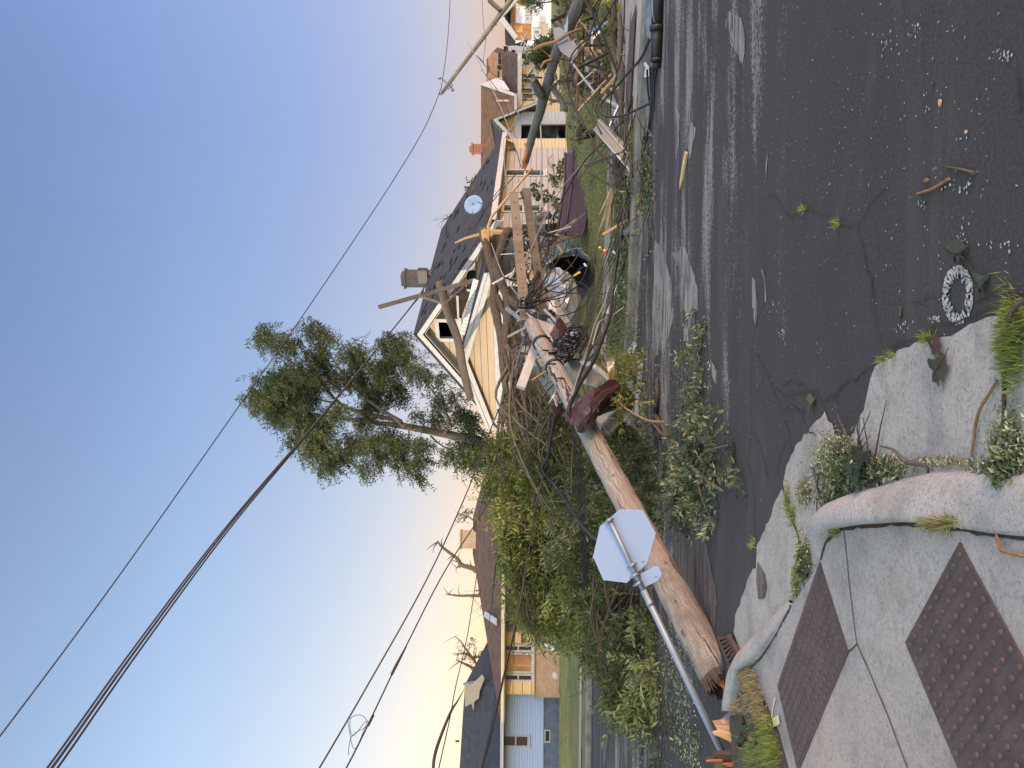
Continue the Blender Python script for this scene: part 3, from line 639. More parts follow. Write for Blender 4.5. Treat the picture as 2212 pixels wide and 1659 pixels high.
# tactile plates ----------------------------------------------------
def plate(label, A, e1, e2, n1, n2, warp=None):
    O = Vector((A.x, A.y, SZ)); t = thing('tactile_plate', label, 'paving plate', O, 'tactile paving plates set in the kerb ramp')
    mb = MB(); mb.box(O + Vector((0, 0, .001)), e1, e2, (0, 0, .006))
    part('base_plate', mb, M['domes'], t)
    mb = MB(); r = .0115
    for i in range(n1):
        for j in range(n2):
            c = O + e1 * ((i + .5) / n1) + e2 * ((j + .5) / n2) + Vector((0, 0, .0075)); vs = []; fs = []
            for h, rr in ((0, r * 1.15), (.006, r * .85), (.0088, r * .45)):
                vs += [c + Vector((rr * math.cos(k * math.pi / 5), rr * math.sin(k * math.pi / 5), h)) for k in range(10)]
            for q in range(2): fs += [(q * 10 + k, q * 10 + (k + 1) % 10, q * 10 + 10 + (k + 1) % 10, q * 10 + 10 + k) for k in range(10)]
            fs.append(tuple(20 + k for k in range(10))); mb.add(vs, fs, None, True)
    o_ = part('domes', mb, M['domes'], t, 'rows of raised round domes'); o_['kind'] = 'stuff'; return t
A_ = G(2076, 1171.6, SZ); L_ = G(1958.6, 1388, SZ); R_ = G(2212, 1426, SZ)
e1 = (L_ - A_); e1.z = 0; e2 = Vector((-e1.y, e1.x, 0)).normalized() * 1.2
if e2.dot(R_ - A_) < 0: e2 = -e2
plate('brown tactile paving plate nearest the viewer with large domes and a pointed corner', A_, e1, e2, 10, 20)
pa = ZG('Z7', 1055, 452, SZ); pb = ZG('Z7', 1218, 965, SZ); pc = ZG('Z7', 950, 1640, SZ); pd = ZG('Z7', 800, 1165, SZ)
e1 = pb - pa; e2 = (pd - pa); e1.z = e2.z = 0
e2 = (e2 + (pc - pb)) * .5; e2.z = 0
plate('brown tactile paving plate at the kerb opening beside the grass strip and fallen pole', pa, e1, e2, 8, 20)
q0 = ZG('B2', 1420, 250, .2); q1 = ZG('B1', 1490, 830, .2)
# far plate lies on the ramp across the street
fx = [(4.15, .75), (5.35, .75), (5.35, 1.45), (4.15, 1.45)]
pp = [Vector((x, kerby(x) + d, lawnz(x, kerby(x) + d) + .03)) for x, d in fx]
t = thing('tactile_plate', 'small reddish tactile plate across the road beneath the fallen branches', 'paving plate', pp[0], 'tactile paving plates set in the kerb ramp')
mb = MB(); mb.prism(pp, (0, 0, .012)); part('base_plate', mb, M['domes'], t)

# ================================================================== HOUSES
class Face:
    def __init__(s, O, a, zz=(0, 0, 1)):
        s.O = Vector(O); s.a = Vector(a).normalized(); s.n = Vector((-s.a.y, s.a.x, 0))
        if s.n.y < 0: s.n = -s.n      # n points away from the camera
    def at(s, u, z, d=0): return s.O + s.a * u + Vector((0, 0, z - s.O.z)) + s.n * d
    def px(s, dx, dy):
        p = onplane(dx, dy, s.O, s.n); return ((p - s.O).dot(s.a), p.z)
    def rect(s, *pp):
        q = [s.px(*p) for p in pp]; us = [a[0] for a in q]; vs = [a[1] for a in q]; return (min(us), max(us), min(vs), max(vs))
def wall(mb, F, u0, u1, z0, z1, holes=(), th=.14, mi=0):
    U = sorted(set([u0, u1] + [h[0] for h in holes] + [h[1] for h in holes])); V = sorted(set([z0, z1] + [h[2] for h in holes] + [h[3] for h in holes]))
    U = [u for u in U if u0 <= u <= u1]; V = [v for v in V if z0 <= v <= z1]
    for i in range(len(U) - 1):
        # merge vertical runs so cell seams stay few
        run = None
        for j in range(len(V)):
            solid = j < len(V) - 1 and not any(h[0] <= (U[i] + U[i + 1]) / 2 <= h[1] and h[2] <= (V[j] + V[j + 1]) / 2 <= h[3] for h in holes)
            if solid and run is None: run = V[j]
            if not solid and run is not None:
                mb.prism([F.at(U[i], run), F.at(U[i + 1], run), F.at(U[i + 1], V[j]), F.at(U[i], V[j])], F.n * th, mi); run = None
    return mb
def window(parent, F, r, fr=M['white'], gl=M['glass'], bars=(), fw=.07, hbar=None, d=-.03, deep=.05, sill=True, label=None):
    u0, u1, z0, z1 = r; w_ = MB()
    w_.prism([F.at(u0, z0, d), F.at(u0 + fw, z0, d), F.at(u0 + fw, z1, d), F.at(u0, z1, d)], F.n * .09)
    w_.prism([F.at(u1 - fw, z0, d), F.at(u1, z0, d), F.at(u1, z1, d), F.at(u1 - fw, z1, d)], F.n * .09)
    w_.prism([F.at(u0 + fw, z0, d), F.at(u1 - fw, z0, d), F.at(u1 - fw, z0 + fw, d), F.at(u0 + fw, z0 + fw, d)], F.n * .09)
    w_.prism([F.at(u0 + fw, z1 - fw, d), F.at(u1 - fw, z1 - fw, d), F.at(u1 - fw, z1, d), F.at(u0 + fw, z1, d)], F.n * .09)
    for b_ in bars:
        u = u0 + (u1 - u0) * b_; w_.prism([F.at(u - .03, z0 + fw, d + .01), F.at(u + .03, z0 + fw, d + .01), F.at(u + .03, z1 - fw, d + .01), F.at(u - .03, z1 - fw, d + .01)], F.n * .06)
    if hbar:
        z = z0 + (z1 - z0) * hbar; w_.prism([F.at(u0 + fw, z - .03, d + .012), F.at(u1 - fw, z - .03, d + .012), F.at(u1 - fw, z + .03, d + .012), F.at(u0 + fw, z + .03, d + .012)], F.n * .06)
    wn = part('window', w_, fr, parent, label)
    if sill:
        s_ = MB(); s_.prism([F.at(u0 - .05, z0 - .07, d - .03), F.at(u1 + .05, z0 - .07, d - .03), F.at(u1 + .05, z0 - .003, d - .03), F.at(u0 - .05, z0 - .003, d - .03)], F.n * .1); part('sill', s_, fr, wn)
    if gl:
        g = MB(); g.prism([F.at(u0 + fw * .9, z0 + fw * .9, deep), F.at(u1 - fw * .9, z0 + fw * .9, deep), F.at(u1 - fw * .9, z1 - fw * .9, deep), F.at(u0 + fw * .9, z1 - fw * .9, deep)], F.n * .02); part('pane', g, gl, wn)
    return wn
def slab(mb, pts, th, mi=0):
    pts = [Vector(p) for p in pts]; n = (pts[1] - pts[0]).cross(pts[2] - pts[0]).normalized()
    if n.z < 0: n = -n
    return mb.prism(pts, -n * th, mi)

# ---------------- yellow bungalow with the broken gable
C0 = Vector((4.6, 22, 0)); FY = Face(C0, (-.821, .571, 0)); a = FY.a; n = FY.n
GZ = .45; RZ = 5.50; EZ = 2.93; Wd = 7.38; LEN = 8.3
Y = thing('yellow_bungalow', 'peach-sided bungalow with a broken gable, slate roof and a log fallen against it', 'house', FY.at(Wd / 2, GZ))
F1 = Face(FY.at(0, 0, .3), FY.a)
aw = F1.rect(Z('Z2', 205, 1020), Z('Z2', 395, 1185)); aw_in = (aw[0] + .09, aw[1] - .09, aw[2] + .09, aw[3] - .09)
def roofz(u): return EZ - .1 + (RZ - EZ) * (1 - abs(u - Wd / 2) / (Wd / 2))
gw = MB()      # gable wall above the eave, built from strips so the attic window is a real opening
us = sorted(set(list(np.linspace(.25, Wd - .25, 15)) + [aw_in[0], aw_in[1], Wd / 2]))
for u0, u1 in zip(us[:-1], us[1:]):
    t0 = roofz(u0) - .06; t1 = roofz(u1) - .06; mid = (u0 + u1) / 2
    if aw_in[0] < mid < aw_in[1]:
        gw.prism([F1.at(u0, 2.6), F1.at(u1, 2.6), F1.at(u1, aw_in[2]), F1.at(u0, aw_in[2])], F1.n * .14)
        gw.prism([F1.at(u0, aw_in[3]), F1.at(u1, aw_in[3]), F1.at(u1, t1), F1.at(u0, t0)], F1.n * .14)
    else: gw.prism([F1.at(u0, 2.6), F1.at(u1, 2.6), F1.at(u1, t1), F1.at(u0, t0)], F1.n * .14)
part('gable_wall', gw, M['peach'], Y, 'peach clapboard gable')
lw = MB(); hol = [F1.rect((1148, 505), (1172, 545)), F1.rect((1104, 560), (1200, 610)), F1.rect((1112, 640), (1185, 700))]
wall(lw, F1, .25, Wd - .25, GZ - .3, 2.6, hol); part('front_wall', lw, M['greysid'], Y, 'grey siding front wall under the porch')
for h, g_ in zip(hol, (M['glass'], M['plywood'], M['glassbrown'])): window(Y, F1, h, gl=g_, bars=(.5,))
FS = Face(FY.at(.25, 0, 0), (n.x, n.y, 0)); FS.n = FY.a.copy()
FS.O = FY.at(.25, 0, 0)
w1 = FS.rect(Z('A1', 430, 540), Z('A1', 1205, 540), Z('A1', 430, 660), Z('A1', 1205, 660)); w2 = FS.rect(Z('A1', 380, 1210), Z('A1', 1195, 1355), Z('A1', 1195, 1210))
sw_ = MB(); wall(sw_, FS, .3, LEN - .1, GZ - .3, EZ - .12, [w1, w2]); part('side_wall', sw_, M['greysid'], Y, 'pale grey clapboard side wall with two narrow windows')
window(Y, FS, w1, hbar=.5, label='side window nearest the garage'); window(Y, FS, w2, hbar=.5, label='side window nearest the broken corner')
bw = MB(); FB = Face(FY.at(0, 0, LEN - .2), FY.a); wall(bw, FB, .4, Wd - .25, GZ - .3, 2.6)
bw.prism([FB.at(.4, 2.6), FB.at(Wd - .3, 2.6), FB.at(Wd / 2, RZ - .3)], FB.n * .12)
FL = Face(FY.at(Wd - .39, 0, 0), (n.x, n.y, 0)); FL.O = FY.at(Wd - .39, 0, 0); FL.n = FY.a.copy(); wall(bw, FL, .46, LEN - .22, GZ - .3, 2.7)
part('rear_wall', bw, M['greysid'], Y)
rf = MB()
e0 = FY.at(-.15, EZ - .02, 0); e1_ = FY.at(-.15, EZ - .02, LEN); r0 = FY.at(Wd / 2, RZ, 0); r1 = FY.at(Wd / 2, RZ, LEN)
slab(rf, [e0, e1_, r1, r0], .12); l0 = FY.at(Wd + .15, EZ - .02, 0); l1 = FY.at(Wd + .15, EZ - .02, LEN); slab(rf, [l0, r0, r1, l1], .12)
roof = part('roof', rf, M['roofblue'], Y, 'dark slate-blue shingle roof with torn shingles')
tm = MB(); nr = (r1 - r0).cross(e0 - r0).normalized(); nr = nr if nr.z > 0 else -nr
for i in range(46):     # lifted and torn shingles
    s_ = random.random(); q = random.random(); p = r0.lerp(r1, q).lerp(e0.lerp(e1_, q), s_ * .9 + .05) + nr * .008; dn = (e0 - r0).normalized(); al = (r1 - r0).normalized()
    ww = random.uniform(.15, .5); hh = random.uniform(.08, .25)
    tm.prism([p, p + al * ww, p + al * (ww * .9) + dn * hh + nr * random.uniform(.01, .07), p + al * ww * .1 + dn * hh * .8 + nr * .02], nr * .006)
part('torn_shingles', tm, M['cable'], roof)['kind'] = 'stuff'
# eave gutter along the side, rake boards
gt = MB(); gt.prism([FY.at(-.17, EZ - .2, .02), FY.at(-.28, EZ - .2, .02), FY.at(-.28, EZ - .03, .02), FY.at(-.17, EZ - .03, .02)], FY.n * (LEN - .2)); part('gutter', gt, M['white'], Y, 'white eave gutter')
sf = MB(); sf.prism([FY.at(-.16, EZ - .2, .31), FY.at(.24, EZ - .2, .31), FY.at(.24, EZ - .17, .31), FY.at(-.16, EZ - .17, .31)], FY.n * (LEN - .5)); part('soffit', sf, M['greysid'], Y)
for s_, E_, lab in ((-1, e0, 'rake board under the torn right slope'), (1, l0, 'rake board on the left slope')):
    rb = MB(); up = Vector((0, 0, 1)); top0 = r0 + Vector((0, 0, -.0)); top1 = E_ + Vector((0, 0, -.0))
    rb.prism([top0 + up * -.13 - n * .03, top1 + up * -.13 - n * .03, top1 + up * -.31 - n * .03, top0 + up * -.31 - n * .03], n * .05)
    rb.prism([top0 + up * -.36 + n * .03, top1 + up * -.36 + n * .03, top1 + up * -.38 + n * .03, top0 + up * -.38 + n * .03], n * .26)
    part('rake_board', rb, M['white'], Y, lab)
window(Y, F1, (aw[0], aw[1], aw[2], aw[3]), fr=M['white'], gl=None, fw=.12, d=-.05, label='broken attic window with no glass')
sh = MB(); sh.prism([F1.at(aw_in[0], aw_in[2] + .05, .02), F1.at(aw_in[0] + .3, aw_in[2] + .05, .02), F1.at(aw_in[0] + .05, aw_in[2] + .4, .02)], F1.n * .006)
sh.prism([F1.at(aw_in[1], aw_in[2] + .04, .025), F1.at(aw_in[1] - .12, aw_in[2] + .04, .025), F1.at(aw_in[1], aw_in[2] + .3, .025)], F1.n * .006); part('glass_shard', sh, M['glass'], Y)
# stripped siding: weathered boards show
bp = [(215, 880), (255, 800), (300, 740), (400, 600), (500, 480), (505, 560), (505, 760), (440, 900), (400, 1010), (390, 1180), (385, 1015), (215, 1015)]
eb = MB(); q = [F1.px(*Z('Z2', *p)) for p in bp]; eb.prism([F1.at(u, z, -.012) for u, z in q], F1.n * .010); part('bare_boards', eb, M['greyply'], Y, 'weathered boards where siding tore away')
for k, (pts, m_, th_) in enumerate([([(425, 585), (500, 600), (505, 665), (430, 665)], M['white'], .05), ([(410, 700), (440, 690), (440, 780), (420, 770)], M['newwood'], .09), ([(362, 850), (380, 850), (385, 1015), (372, 1015)], M['white'], .05),
                                   ([(435, 670), (505, 672), (500, 700), (440, 700)], M['black'], .014), ([(330, 905), (345, 905), (360, 1000), (340, 1010)], M['black'], .014), ([(440, 800), (475, 805), (475, 820), (440, 818)], M['white'], .05)]):
    x = MB(); x.prism([F1.at(*F1.px(*Z('Z2', *p)), -.014) for p in pts], F1.n * -th_); part('torn_board', x, m_, Y)
# chimney on the ridge
c0 = r0 + n * 3.9; ch = MB(); s_ = .30
for w_, z0, z1 in ((.24, -.5, .78), (.28, .78, .87), (.2, .87, .96)):
    ch.box(c0 - a * w_ - n * w_ + Vector((0, 0, z0)), a * 2 * w_, n * 2 * w_, (0, 0, z1 - z0))
part('chimney', ch, M['chimney'], Y, 'square stone chimney')
ch = MB(); ch.box(c0 - a * .05 - n * .5 + Vector((0, 0, -.05)), a * -.5, n * .25, (0, 0, .33)); part('roof_vent', ch, M['cable'], Y)
# porch gable
FP = Face(FY.at(0, 0, -1.9), FY.a)
ap = FP.px(*Z('Z2', 398, 1330)); el = FP.px(*Z('Z3', 597, 530)); er = FP.px(*Z('Z2', 580, 690))
pg = MB(); yb = (FP.px(*Z('Z2', 628, 1000)))[1]
def lin(p, q, u): return p[1] + (q[1] - p[1]) * (u - p[0]) / (q[0] - p[0])
u_l, u_r = el[0] - .25, er[0] + .25
pg.prism([FP.at(u_r, yb, .12), FP.at(u_l, yb, .12), FP.at(u_l, max(yb + .02, lin(ap, el, u_l) - .12), .12), FP.at(ap[0], ap[1] - .14, .12), FP.at(u_r, max(yb + .02, lin(ap, er, u_r) - .12), .12)], FP.n * .1)
part('porch_gable', pg, M['peach'], Y, 'sunlit peach clapboard porch gable')
pr = MB(); D_ = 2.15
for e_ in (el, er): slab(pr, [FP.at(ap[0], ap[1] + .05), FP.at(e_[0], e_[1] + .05), FP.at(e_[0], e_[1] + .05, D_), FP.at(ap[0], ap[1] + .05, D_)], .09)
part('porch_roof', pr, M['roofblue'], Y)
for e_ in (el, er):
    rb = MB(); rb.prism([FP.at(ap[0], ap[1] - .05, -.03), FP.at(e_[0], e_[1] - .05, -.03), FP.at(e_[0], e_[1] - .2, -.03), FP.at(ap[0], ap[1] - .2, -.03)], FP.n * .05)
    rb.prism([FP.at(ap[0], ap[1] + .06, -.05), FP.at(e_[0], e_[1] + .06, -.05), FP.at(e_[0], e_[1] - .04, -.05), FP.at(ap[0], ap[1] - .04, -.05)], FP.n * .05); part('porch_rake_board', rb, M['white'], Y)
ca = MB()      # row of pale cap shingles on the porch valley
for i in range(15):
    t_ = i / 15; p = P(*Z('Z2', 505 - 100 * t_, 740 + 400 * t_), 22.0 + t_ * 1.2); p2 = P(*Z('Z2', 505 - 100 * (t_ + .06), 740 + 400 * (t_ + .06)), 22.0 + (t_ + .06) * 1.2)
    ca.bar(p, p2, .16, .03, n)
part('cap_shingles', ca, M['white_shingle'], Y, 'row of pale cap shingles')
bm_ = MB(); bm_.prism([FP.at(u_r - .1, yb - .28, .02), FP.at(u_l + .1, yb - .28, .02), FP.at(u_l + .1, yb - .004, .02), FP.at(u_r - .1, yb - .004, .02)], FP.n * .2); part('porch_beam', bm_, M['white'], Y)
for u in (u_r + .1, (u_l + u_r) / 2 + .3, u_l - .1): x = MB(); x.box(FP.at(u - .08, GZ - .2, .04), FP.a * .16, FP.n * .16, (0, 0, yb - .29 - GZ + .2)); part('porch_post', x, M['white'], Y)
x = MB(); x.box(FP.at(u_r, GZ - .3, 0), FP.a * (u_l - u_r), FP.n * 2.1, (0, 0, .5)); part('porch_floor', x, M['conc'], Y)
for i in range(5):      # splintered corner posts and fresh broken wood at the front right corner
    x = MB(); p = ZP('A8', 1100 + 15 * i, 20 + 25 * i, 21.2 + .1 * i); q_ = ZP('A8', *[(1700, 50), (1620, 90), (705, 210), (1180, 330), (1560, 30)][i], 21.0 + .1 * i); mid = p.lerp(q_, .5) + Vector((0, -.05, .08))
    x.tube(crom([p, mid, q_], 4), lerpl([.045, .035, .015], 9), 5); part('broken_stud', x, M['newwood'], Y)
x = MB(); x.grid([[ZP('A5', 560, 240 + 60 * j, 21.4 + .1 * j) for j in range(4)], [ZP('A5', 800, 245 + 50 * j, 21.3 + .1 * j) for j in range(4)], [ZP('A5', 1085, 215 + 70 * j, 21.2 + .1 * j) for j in range(4)]], .05); part('torn_wall_panel', x, M['greyply'], Y)
ds_ = thing('satellite_dish', 'pale round satellite dish on the slate-blue roof', 'satellite dish', ZP('Z2', 495, 230, 23.6))
dc = ZP('Z2', 490, 198, 23.5); dn = (CAM - dc).normalized(); dn = (dn + Vector((.35, 0, .35))).normalized(); r_ = dn.cross(Vector((0, 0, 1))).normalized(); u_ = r_.cross(dn)
x = MB(); x.grid([[dc + (r_ * math.cos(t_) + u_ * math.sin(t_)) * rr + dn * (rr * rr * .5) for t_ in np.linspace(0, 2 * math.pi, 25)] for rr in (.01, .12, .22, .30)], .008); part('reflector', x, M['alu'], ds_)
x = MB(); x.tube([dc - dn * .02, dc - dn * .15 - u_ * .2, ZP('Z2', 500, 240, 23.75)], .02, 6); x.tube([dc - u_ * .3, dc - u_ * .15 + dn * .3], .012, 5); part('arm', x, M['galv'], ds_)

random.seed(77)
for (x0_, y0_, x1_, y1_, m__, dd) in ((560, 520, 720, 545, 'newwood', -.5), (600, 690, 860, 720, 'white', -.4), (560, 800, 620, 1000, 'newwood', -.3), (700, 540, 760, 640, 'plywood', -.2), (620, 900, 900, 930, 'white', -.6), (750, 830, 900, 900, 'plywood', -.15), (870, 1150, 960, 1230, 'plywood', -.3), (560, 600, 610, 640, 'greyply', -.2), (880, 540, 960, 600, 'orangewood', -.2)):
    q = [F1.px(*Z('A5', *p)) for p in ((x0_, y0_), (x1_, y0_), (x1_, y1_), (x0_, y1_))]; x = MB(); x.prism([F1.at(u + random.uniform(-.05, .05), z + random.uniform(-.05, .05), dd) for u, z in q], F1.n * .06); part('wrecked_board', x, M[m__], Y)
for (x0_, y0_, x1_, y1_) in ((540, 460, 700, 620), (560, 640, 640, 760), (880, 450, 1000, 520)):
    q = [F1.px(*Z('A5', *p)) for p in ((x0_, y0_), (x1_, y0_ + 10), (x1_ - 20, y1_), (x0_ + 15, y1_))]; x = MB(); x.prism([F1.at(u, z, -.03) for u, z in q], F1.n * .02); part('gap_shade_sheet', x, M['black'], Y)  # flat black sheets paint the shade of open recesses
# ---------------- the brick and panel house at the left
F8 = Face((-14.6, 35, 0), (1, .0, 0)); F8.a = Vector((math.cos(rad(1.2)), math.sin(rad(1.2)), 0)); F8.n = Vector((-F8.a.y, F8.a.x, 0))
B8 = thing('brick_bungalow', 'low bungalow numbered 805 with peach panels, brick base and a boarded window', 'house', F8.at(6, .4))
def u8(dy, dx=1120): return F8.px(dx, dy)[0]
ul = u8(1500); g0 = .2; zb = F8.px(1153, 1450)[1]; ze = F8.px(1090, 1450)[1]
wins = [F8.rect((1088, 1455), (1151, 1472)), F8.rect((1088, 1410), (1151, 1453.5)), F8.rect((1088, 1392), (1151, 1408))]
x = MB(); wall(x, F8, ul, u8(1366), zb, ze + .3, [(w_[0] + .03, w_[1] - .03, w_[2] + .03, w_[3] - .03) for w_ in wins]); part('panel_wall', x, M['panelsid'], B8, 'peach panelled wall')
window(B8, F8, wins[0], hbar=.5, gl=M['glassbrown'], label='narrow left window'); window(B8, F8, wins[2], hbar=.5, gl=M['glassbrown'], label='narrow right window')
window(B8, F8, wins[1], gl=M['plywood'], label='middle window boarded with plywood')
x = MB(); w_ = wins[1]; ww = w_[1] - w_[0]; x.prism([F8.at(w_[0] + ww * .42, w_[2] + .08, -.01), F8.at(w_[1] - .1, w_[2] + .08, -.01), F8.at(w_[1] - .1, w_[3] - .5, -.01), F8.at(w_[0] + ww * .42, w_[3] - .5, -.01)], F8.n * .03); part('plywood_board', x, M['orangewood'], B8)
x = MB(); wall(x, F8, ul - .12, u8(1372), g0, zb - .06, [], .3); x.prism([F8.at(ul - .16, zb - .06, -.08), F8.at(u8(1370), zb - .06, -.08), F8.at(u8(1370), zb - .002, -.08), F8.at(ul - .16, zb - .002, -.08)], F8.n * .35); part('brick_base', x, M['brick'], B8, 'brown brick base')
x = MB(); F8b = Face(F8.at(0, 0, 1.3), F8.a); wall(x, F8b, u8(1366) - .1, u8(1296), g0, ze + .3, [], .2); x.prism([F8.at(u8(1366) + .01, zb, .15), F8.at(u8(1366) + .01, zb, 1.3), F8.at(u8(1366) + .01, ze + .25, 1.3), F8.at(u8(1366) + .01, ze + .25, .15)], -F8.a * .1)
part('porch_wall', x, M['greysid2'], B8, 'recessed grey siding entry wall')
x = MB(); F8c = Face(F8.at(0, 0, .1), F8.a); r_b = (u8(1290), u8(1255), F8.px(1142, 1250)[1], F8.px(1096, 1250)[1]); wall(x, F8c, u8(1296), u8(1020), g0, ze + .3, [r_b], .25); part('brick_wall', x, M['lightbrick'], B8, 'pale brick wall partly hidden by branches')
window(B8, F8c, r_b, bars=(.5,), gl=M['glassbrown'], label='window behind the branches')
# number on the wall
def letters(txt, F, u, z, size, m, parent, d=-.012):
    cu = bpy.data.curves.new('house_number', 'FONT'); cu.body = txt; cu.size = size; cu.extrude = .006; cu.materials.append(m)
    tmp = bpy.data.objects.new('tmp', cu); C.objects.link(tmp); bpy.context.view_layer.update(); me = bpy.data.meshes.new_from_object(tmp.evaluated_get(bpy.context.evaluated_depsgraph_get())); bpy.data.objects.remove(tmp)
    me.materials.clear(); me.materials.append(m); o = bpy.data.objects.new('house_number', me); C.objects.link(o); o.parent = parent
    p = F.at(u, z, d) - origin(parent); mt = Matrix((( F.a.x, 0, -F.n.x, p.x), (F.a.y, 0, -F.n.y, p.y), (0, 1, 0, p.z), (0, 0, 0, 1))); o.matrix_local = mt; return o
pn = F8.px(1136, 1389); o = letters('805', F8, pn[0], pn[1], .34, M['black'], B8); o['label'] = 'black house number 805'
# roof: eave, hip and ridge
def up(dx, dy, Y_): return P(dx, dy, Y_)
ev = F8.px(1083, 1450)[1]
Eb = [F8.at(ul - .95, ev, -.7), F8.at(u8(1015), ev, -.7)]
top = [up(1050, 1352, 37.5), up(1040, 1284, 38.2), up(1021, 1195, 39.5), up(1022, 1115, 39.5)]
x = MB(); pts = [Eb[0], Eb[1], up(1046, 1027, 37.5), top[3], top[2], top[1], top[0]]
for i in range(1, len(pts) - 1):
    tri = [pts[0], pts[i], pts[i + 1]]; slab(x, tri, .1)
back = [Vector((p.x, 44, ev)) for p in (pts[0], pts[1])]
slab(x, [top[2], top[3], back[1], back[0]], .1); slab(x, [top[3], pts[2], Eb[1], back[1]][0:3], .1); slab(x, [Eb[0], top[0], back[0]], .1); slab(x, [top[0], top[1], back[0]], .1); slab(x, [top[1], top[2], back[0]], .1)
rf8 = part('roof', x, M['roofmaroon'], B8, 'low brown shingle roof')
x = MB(); x.prism([F8.at(ul - .95, ev - .17, -.83), F8.at(u8(1015), ev - .17, -.83), F8.at(u8(1015), ev - .02, -.83), F8.at(ul - .95, ev - .02, -.83)], F8.n * .12); part('gutter', x, M['peach2'], B8, 'cream eave gutter')
x = MB(); x.prism([F8.at(ul - .9, ev - .2, -.7), F8.at(u8(1015), ev - .2, -.7), F8.at(u8(1015), ev - .2, .2), F8.at(ul - .9, ev - .2, .2)], (0, 0, .03)); part('soffit', x, M['white'], B8)
for Pq, lab in ((((400, 265), (425, 300)), 'torn dark hole'), (((600, 1560), (625, 1600)), None)): pass
x = MB(); q = [ZP('Z4', 392, 535, 37.4), ZP('Z4', 490, 600, 34.6)]; x.bar(q[0] + Vector((0, 0, .1)), q[1] + Vector((0, 0, .12)), .3, .05); x.bar(ZP('Z4', 405, 268, 37.5), ZP('Z4', 415, 330, 37.4), .35, .12); part('loose_flashing', x, M['sheetlt'], B8)
x = MB(); cp = up(1020, 1165, 39.2); x.box(cp - Vector((.42, .3, .6)), (.84, 0, 0), (0, .6, 0), (0, 0, 1.15)); x.box(cp - Vector((.48, .36, -.55)), (.96, 0, 0), (0, .72, 0), (0, 0, .07)); part('chimney', x, M['lightbrick'], B8, 'pale brick chimney with a broken side')
x = MB(); rail0 = F8.at(u8(1372), 0, -.9); zt = F8.px(1158, 1340)[1]; z0r = F8.px(1186, 1340)[1]; A0 = u8(1372); A1r = u8(1290)
x.tube([F8.at(A0, zt, -.9), F8.at(A1r, zt, -.9)], .02, 6); x.tube([F8.at(A0, z0r + .12, -.9), F8.at(A1r, z0r + .12, -.9)], .015, 6)
for i in range(14): uu = A0 + (A1r - A0) * i / 13; x.tube([F8.at(uu, z0r, -.9), F8.at(uu, zt, -.9)], .011 if i % 4 else .022, 5)
x.tube(crom([F8.at(A0, zt, -.9), F8.at(A0 - .25, zt - .05, -1.2), F8.at(A0 - .6, zt - .6, -1.7), F8.at(A0 - .75, zt - .95, -1.9)], 4), .018, 6)
part('porch_railing', x, M['whitecable'], B8, 'white iron porch railing')
x = MB(); x.box(F8.at(A0 - .1, .1, -1.0), F8.a * (A1r - A0 + .2), F8.n * 2.2, (0, 0, z0r - .1)); part('porch_step', x, M['conc'], B8)
x = MB(); p = ZP('Z4', 755, 720, 34.2); q = ZP('Z4', 912, 810, 33.6); x.bar(p, q, .18, .12); part('downspout', x, M['white'], B8, 'bent white downspout hanging across the brick')

# ---------------- pale blue house beyond it
F9 = Face(F8.at(ul, 0, .35), F8.a)
B9 = thing('blue_house', 'pale blue clapboard house with a dark roof and tan patches of missing shingle', 'house', F9.at(-3, .4))
def u9(dy, dx=1120): return F9.px(dx, dy)[0]
z17 = F9.px(1174, 1600)[1]; zt9 = F9.px(1080, 1600)[1]; rw = F9.rect((1086, 1587), (1142, 1614)); rb_ = F9.rect((1176, 1577), (1189, 1605))
x = MB(); wall(x, F9, u9(1760), .1, z17, zt9 + .1, [(rw[0] + .03, rw[1] - .03, rw[2] + .03, rw[3] - .03)]); part('wall', x, M['bluesid'], B9, 'pale blue clapboard wall')
window(B9, F9, rw, gl=M['glassbrown'], hbar=.5, fw=.06, label='main window of two dark panes')
F9b = Face(F9.at(0, 0, .05), F9.a); x = MB(); wall(x, F9b, u9(1760), .1, .1, z17 - .003, [rb_]); part('foundation', x, M['found'], B9, 'dark blue-grey foundation'); window(B9, F9b, rb_, gl=M['glass'], fw=.05, sill=False, label='small basement window')
x = MB(); ev9 = zt9 - .02; ry = 41.0
A9 = F9.at(u9(1780), ev9, -.5); Bq = F9.at(.35, ev9, -.5); T0 = up(985, 1780, ry); T1 = up(1004, 1479, ry); T2 = up(1062, 1430, 38.6)
slab(x, [A9, Bq, T1, T0], .1); slab(x, [Bq, T2, T1], .1); slab(x, [T0, T1, Vector((T1.x, 47, ev9)), Vector((T0.x, 47, ev9))], .1); slab(x, [T1, T2, Vector((T1.x + 3, 47, ev9))], .1)
rf9 = part('roof', x, M['roofdark'], B9, 'charcoal shingle roof')
nr9 = (Bq - A9).cross(T0 - A9).normalized(); nr9 = nr9 if nr9.z > 0 else -nr9
x = MB(); pts = [(240, 1060), (265, 1050), (300, 1045), (370, 980), (385, 1010), (350, 1100), (345, 1150), (310, 1180), (305, 1240), (290, 1190), (245, 1215)]
x.prism([onplane(*Z('Z4', *p), A9, nr9) + nr9 * .015 for p in pts], nr9 * .012); part('bare_patch', x, M['bareply'], rf9, 'tan patch of missing shingles')
x = MB(); x.prism([F9.at(u9(1780), ev9 - .17, -.62), F9.at(.3, ev9 - .17, -.62), F9.at(.3, ev9 - .02, -.62), F9.at(u9(1780), ev9 - .02, -.62)], F9.n * .12); part('gutter', x, M['greysid2'], B9, 'grey-green gutter')
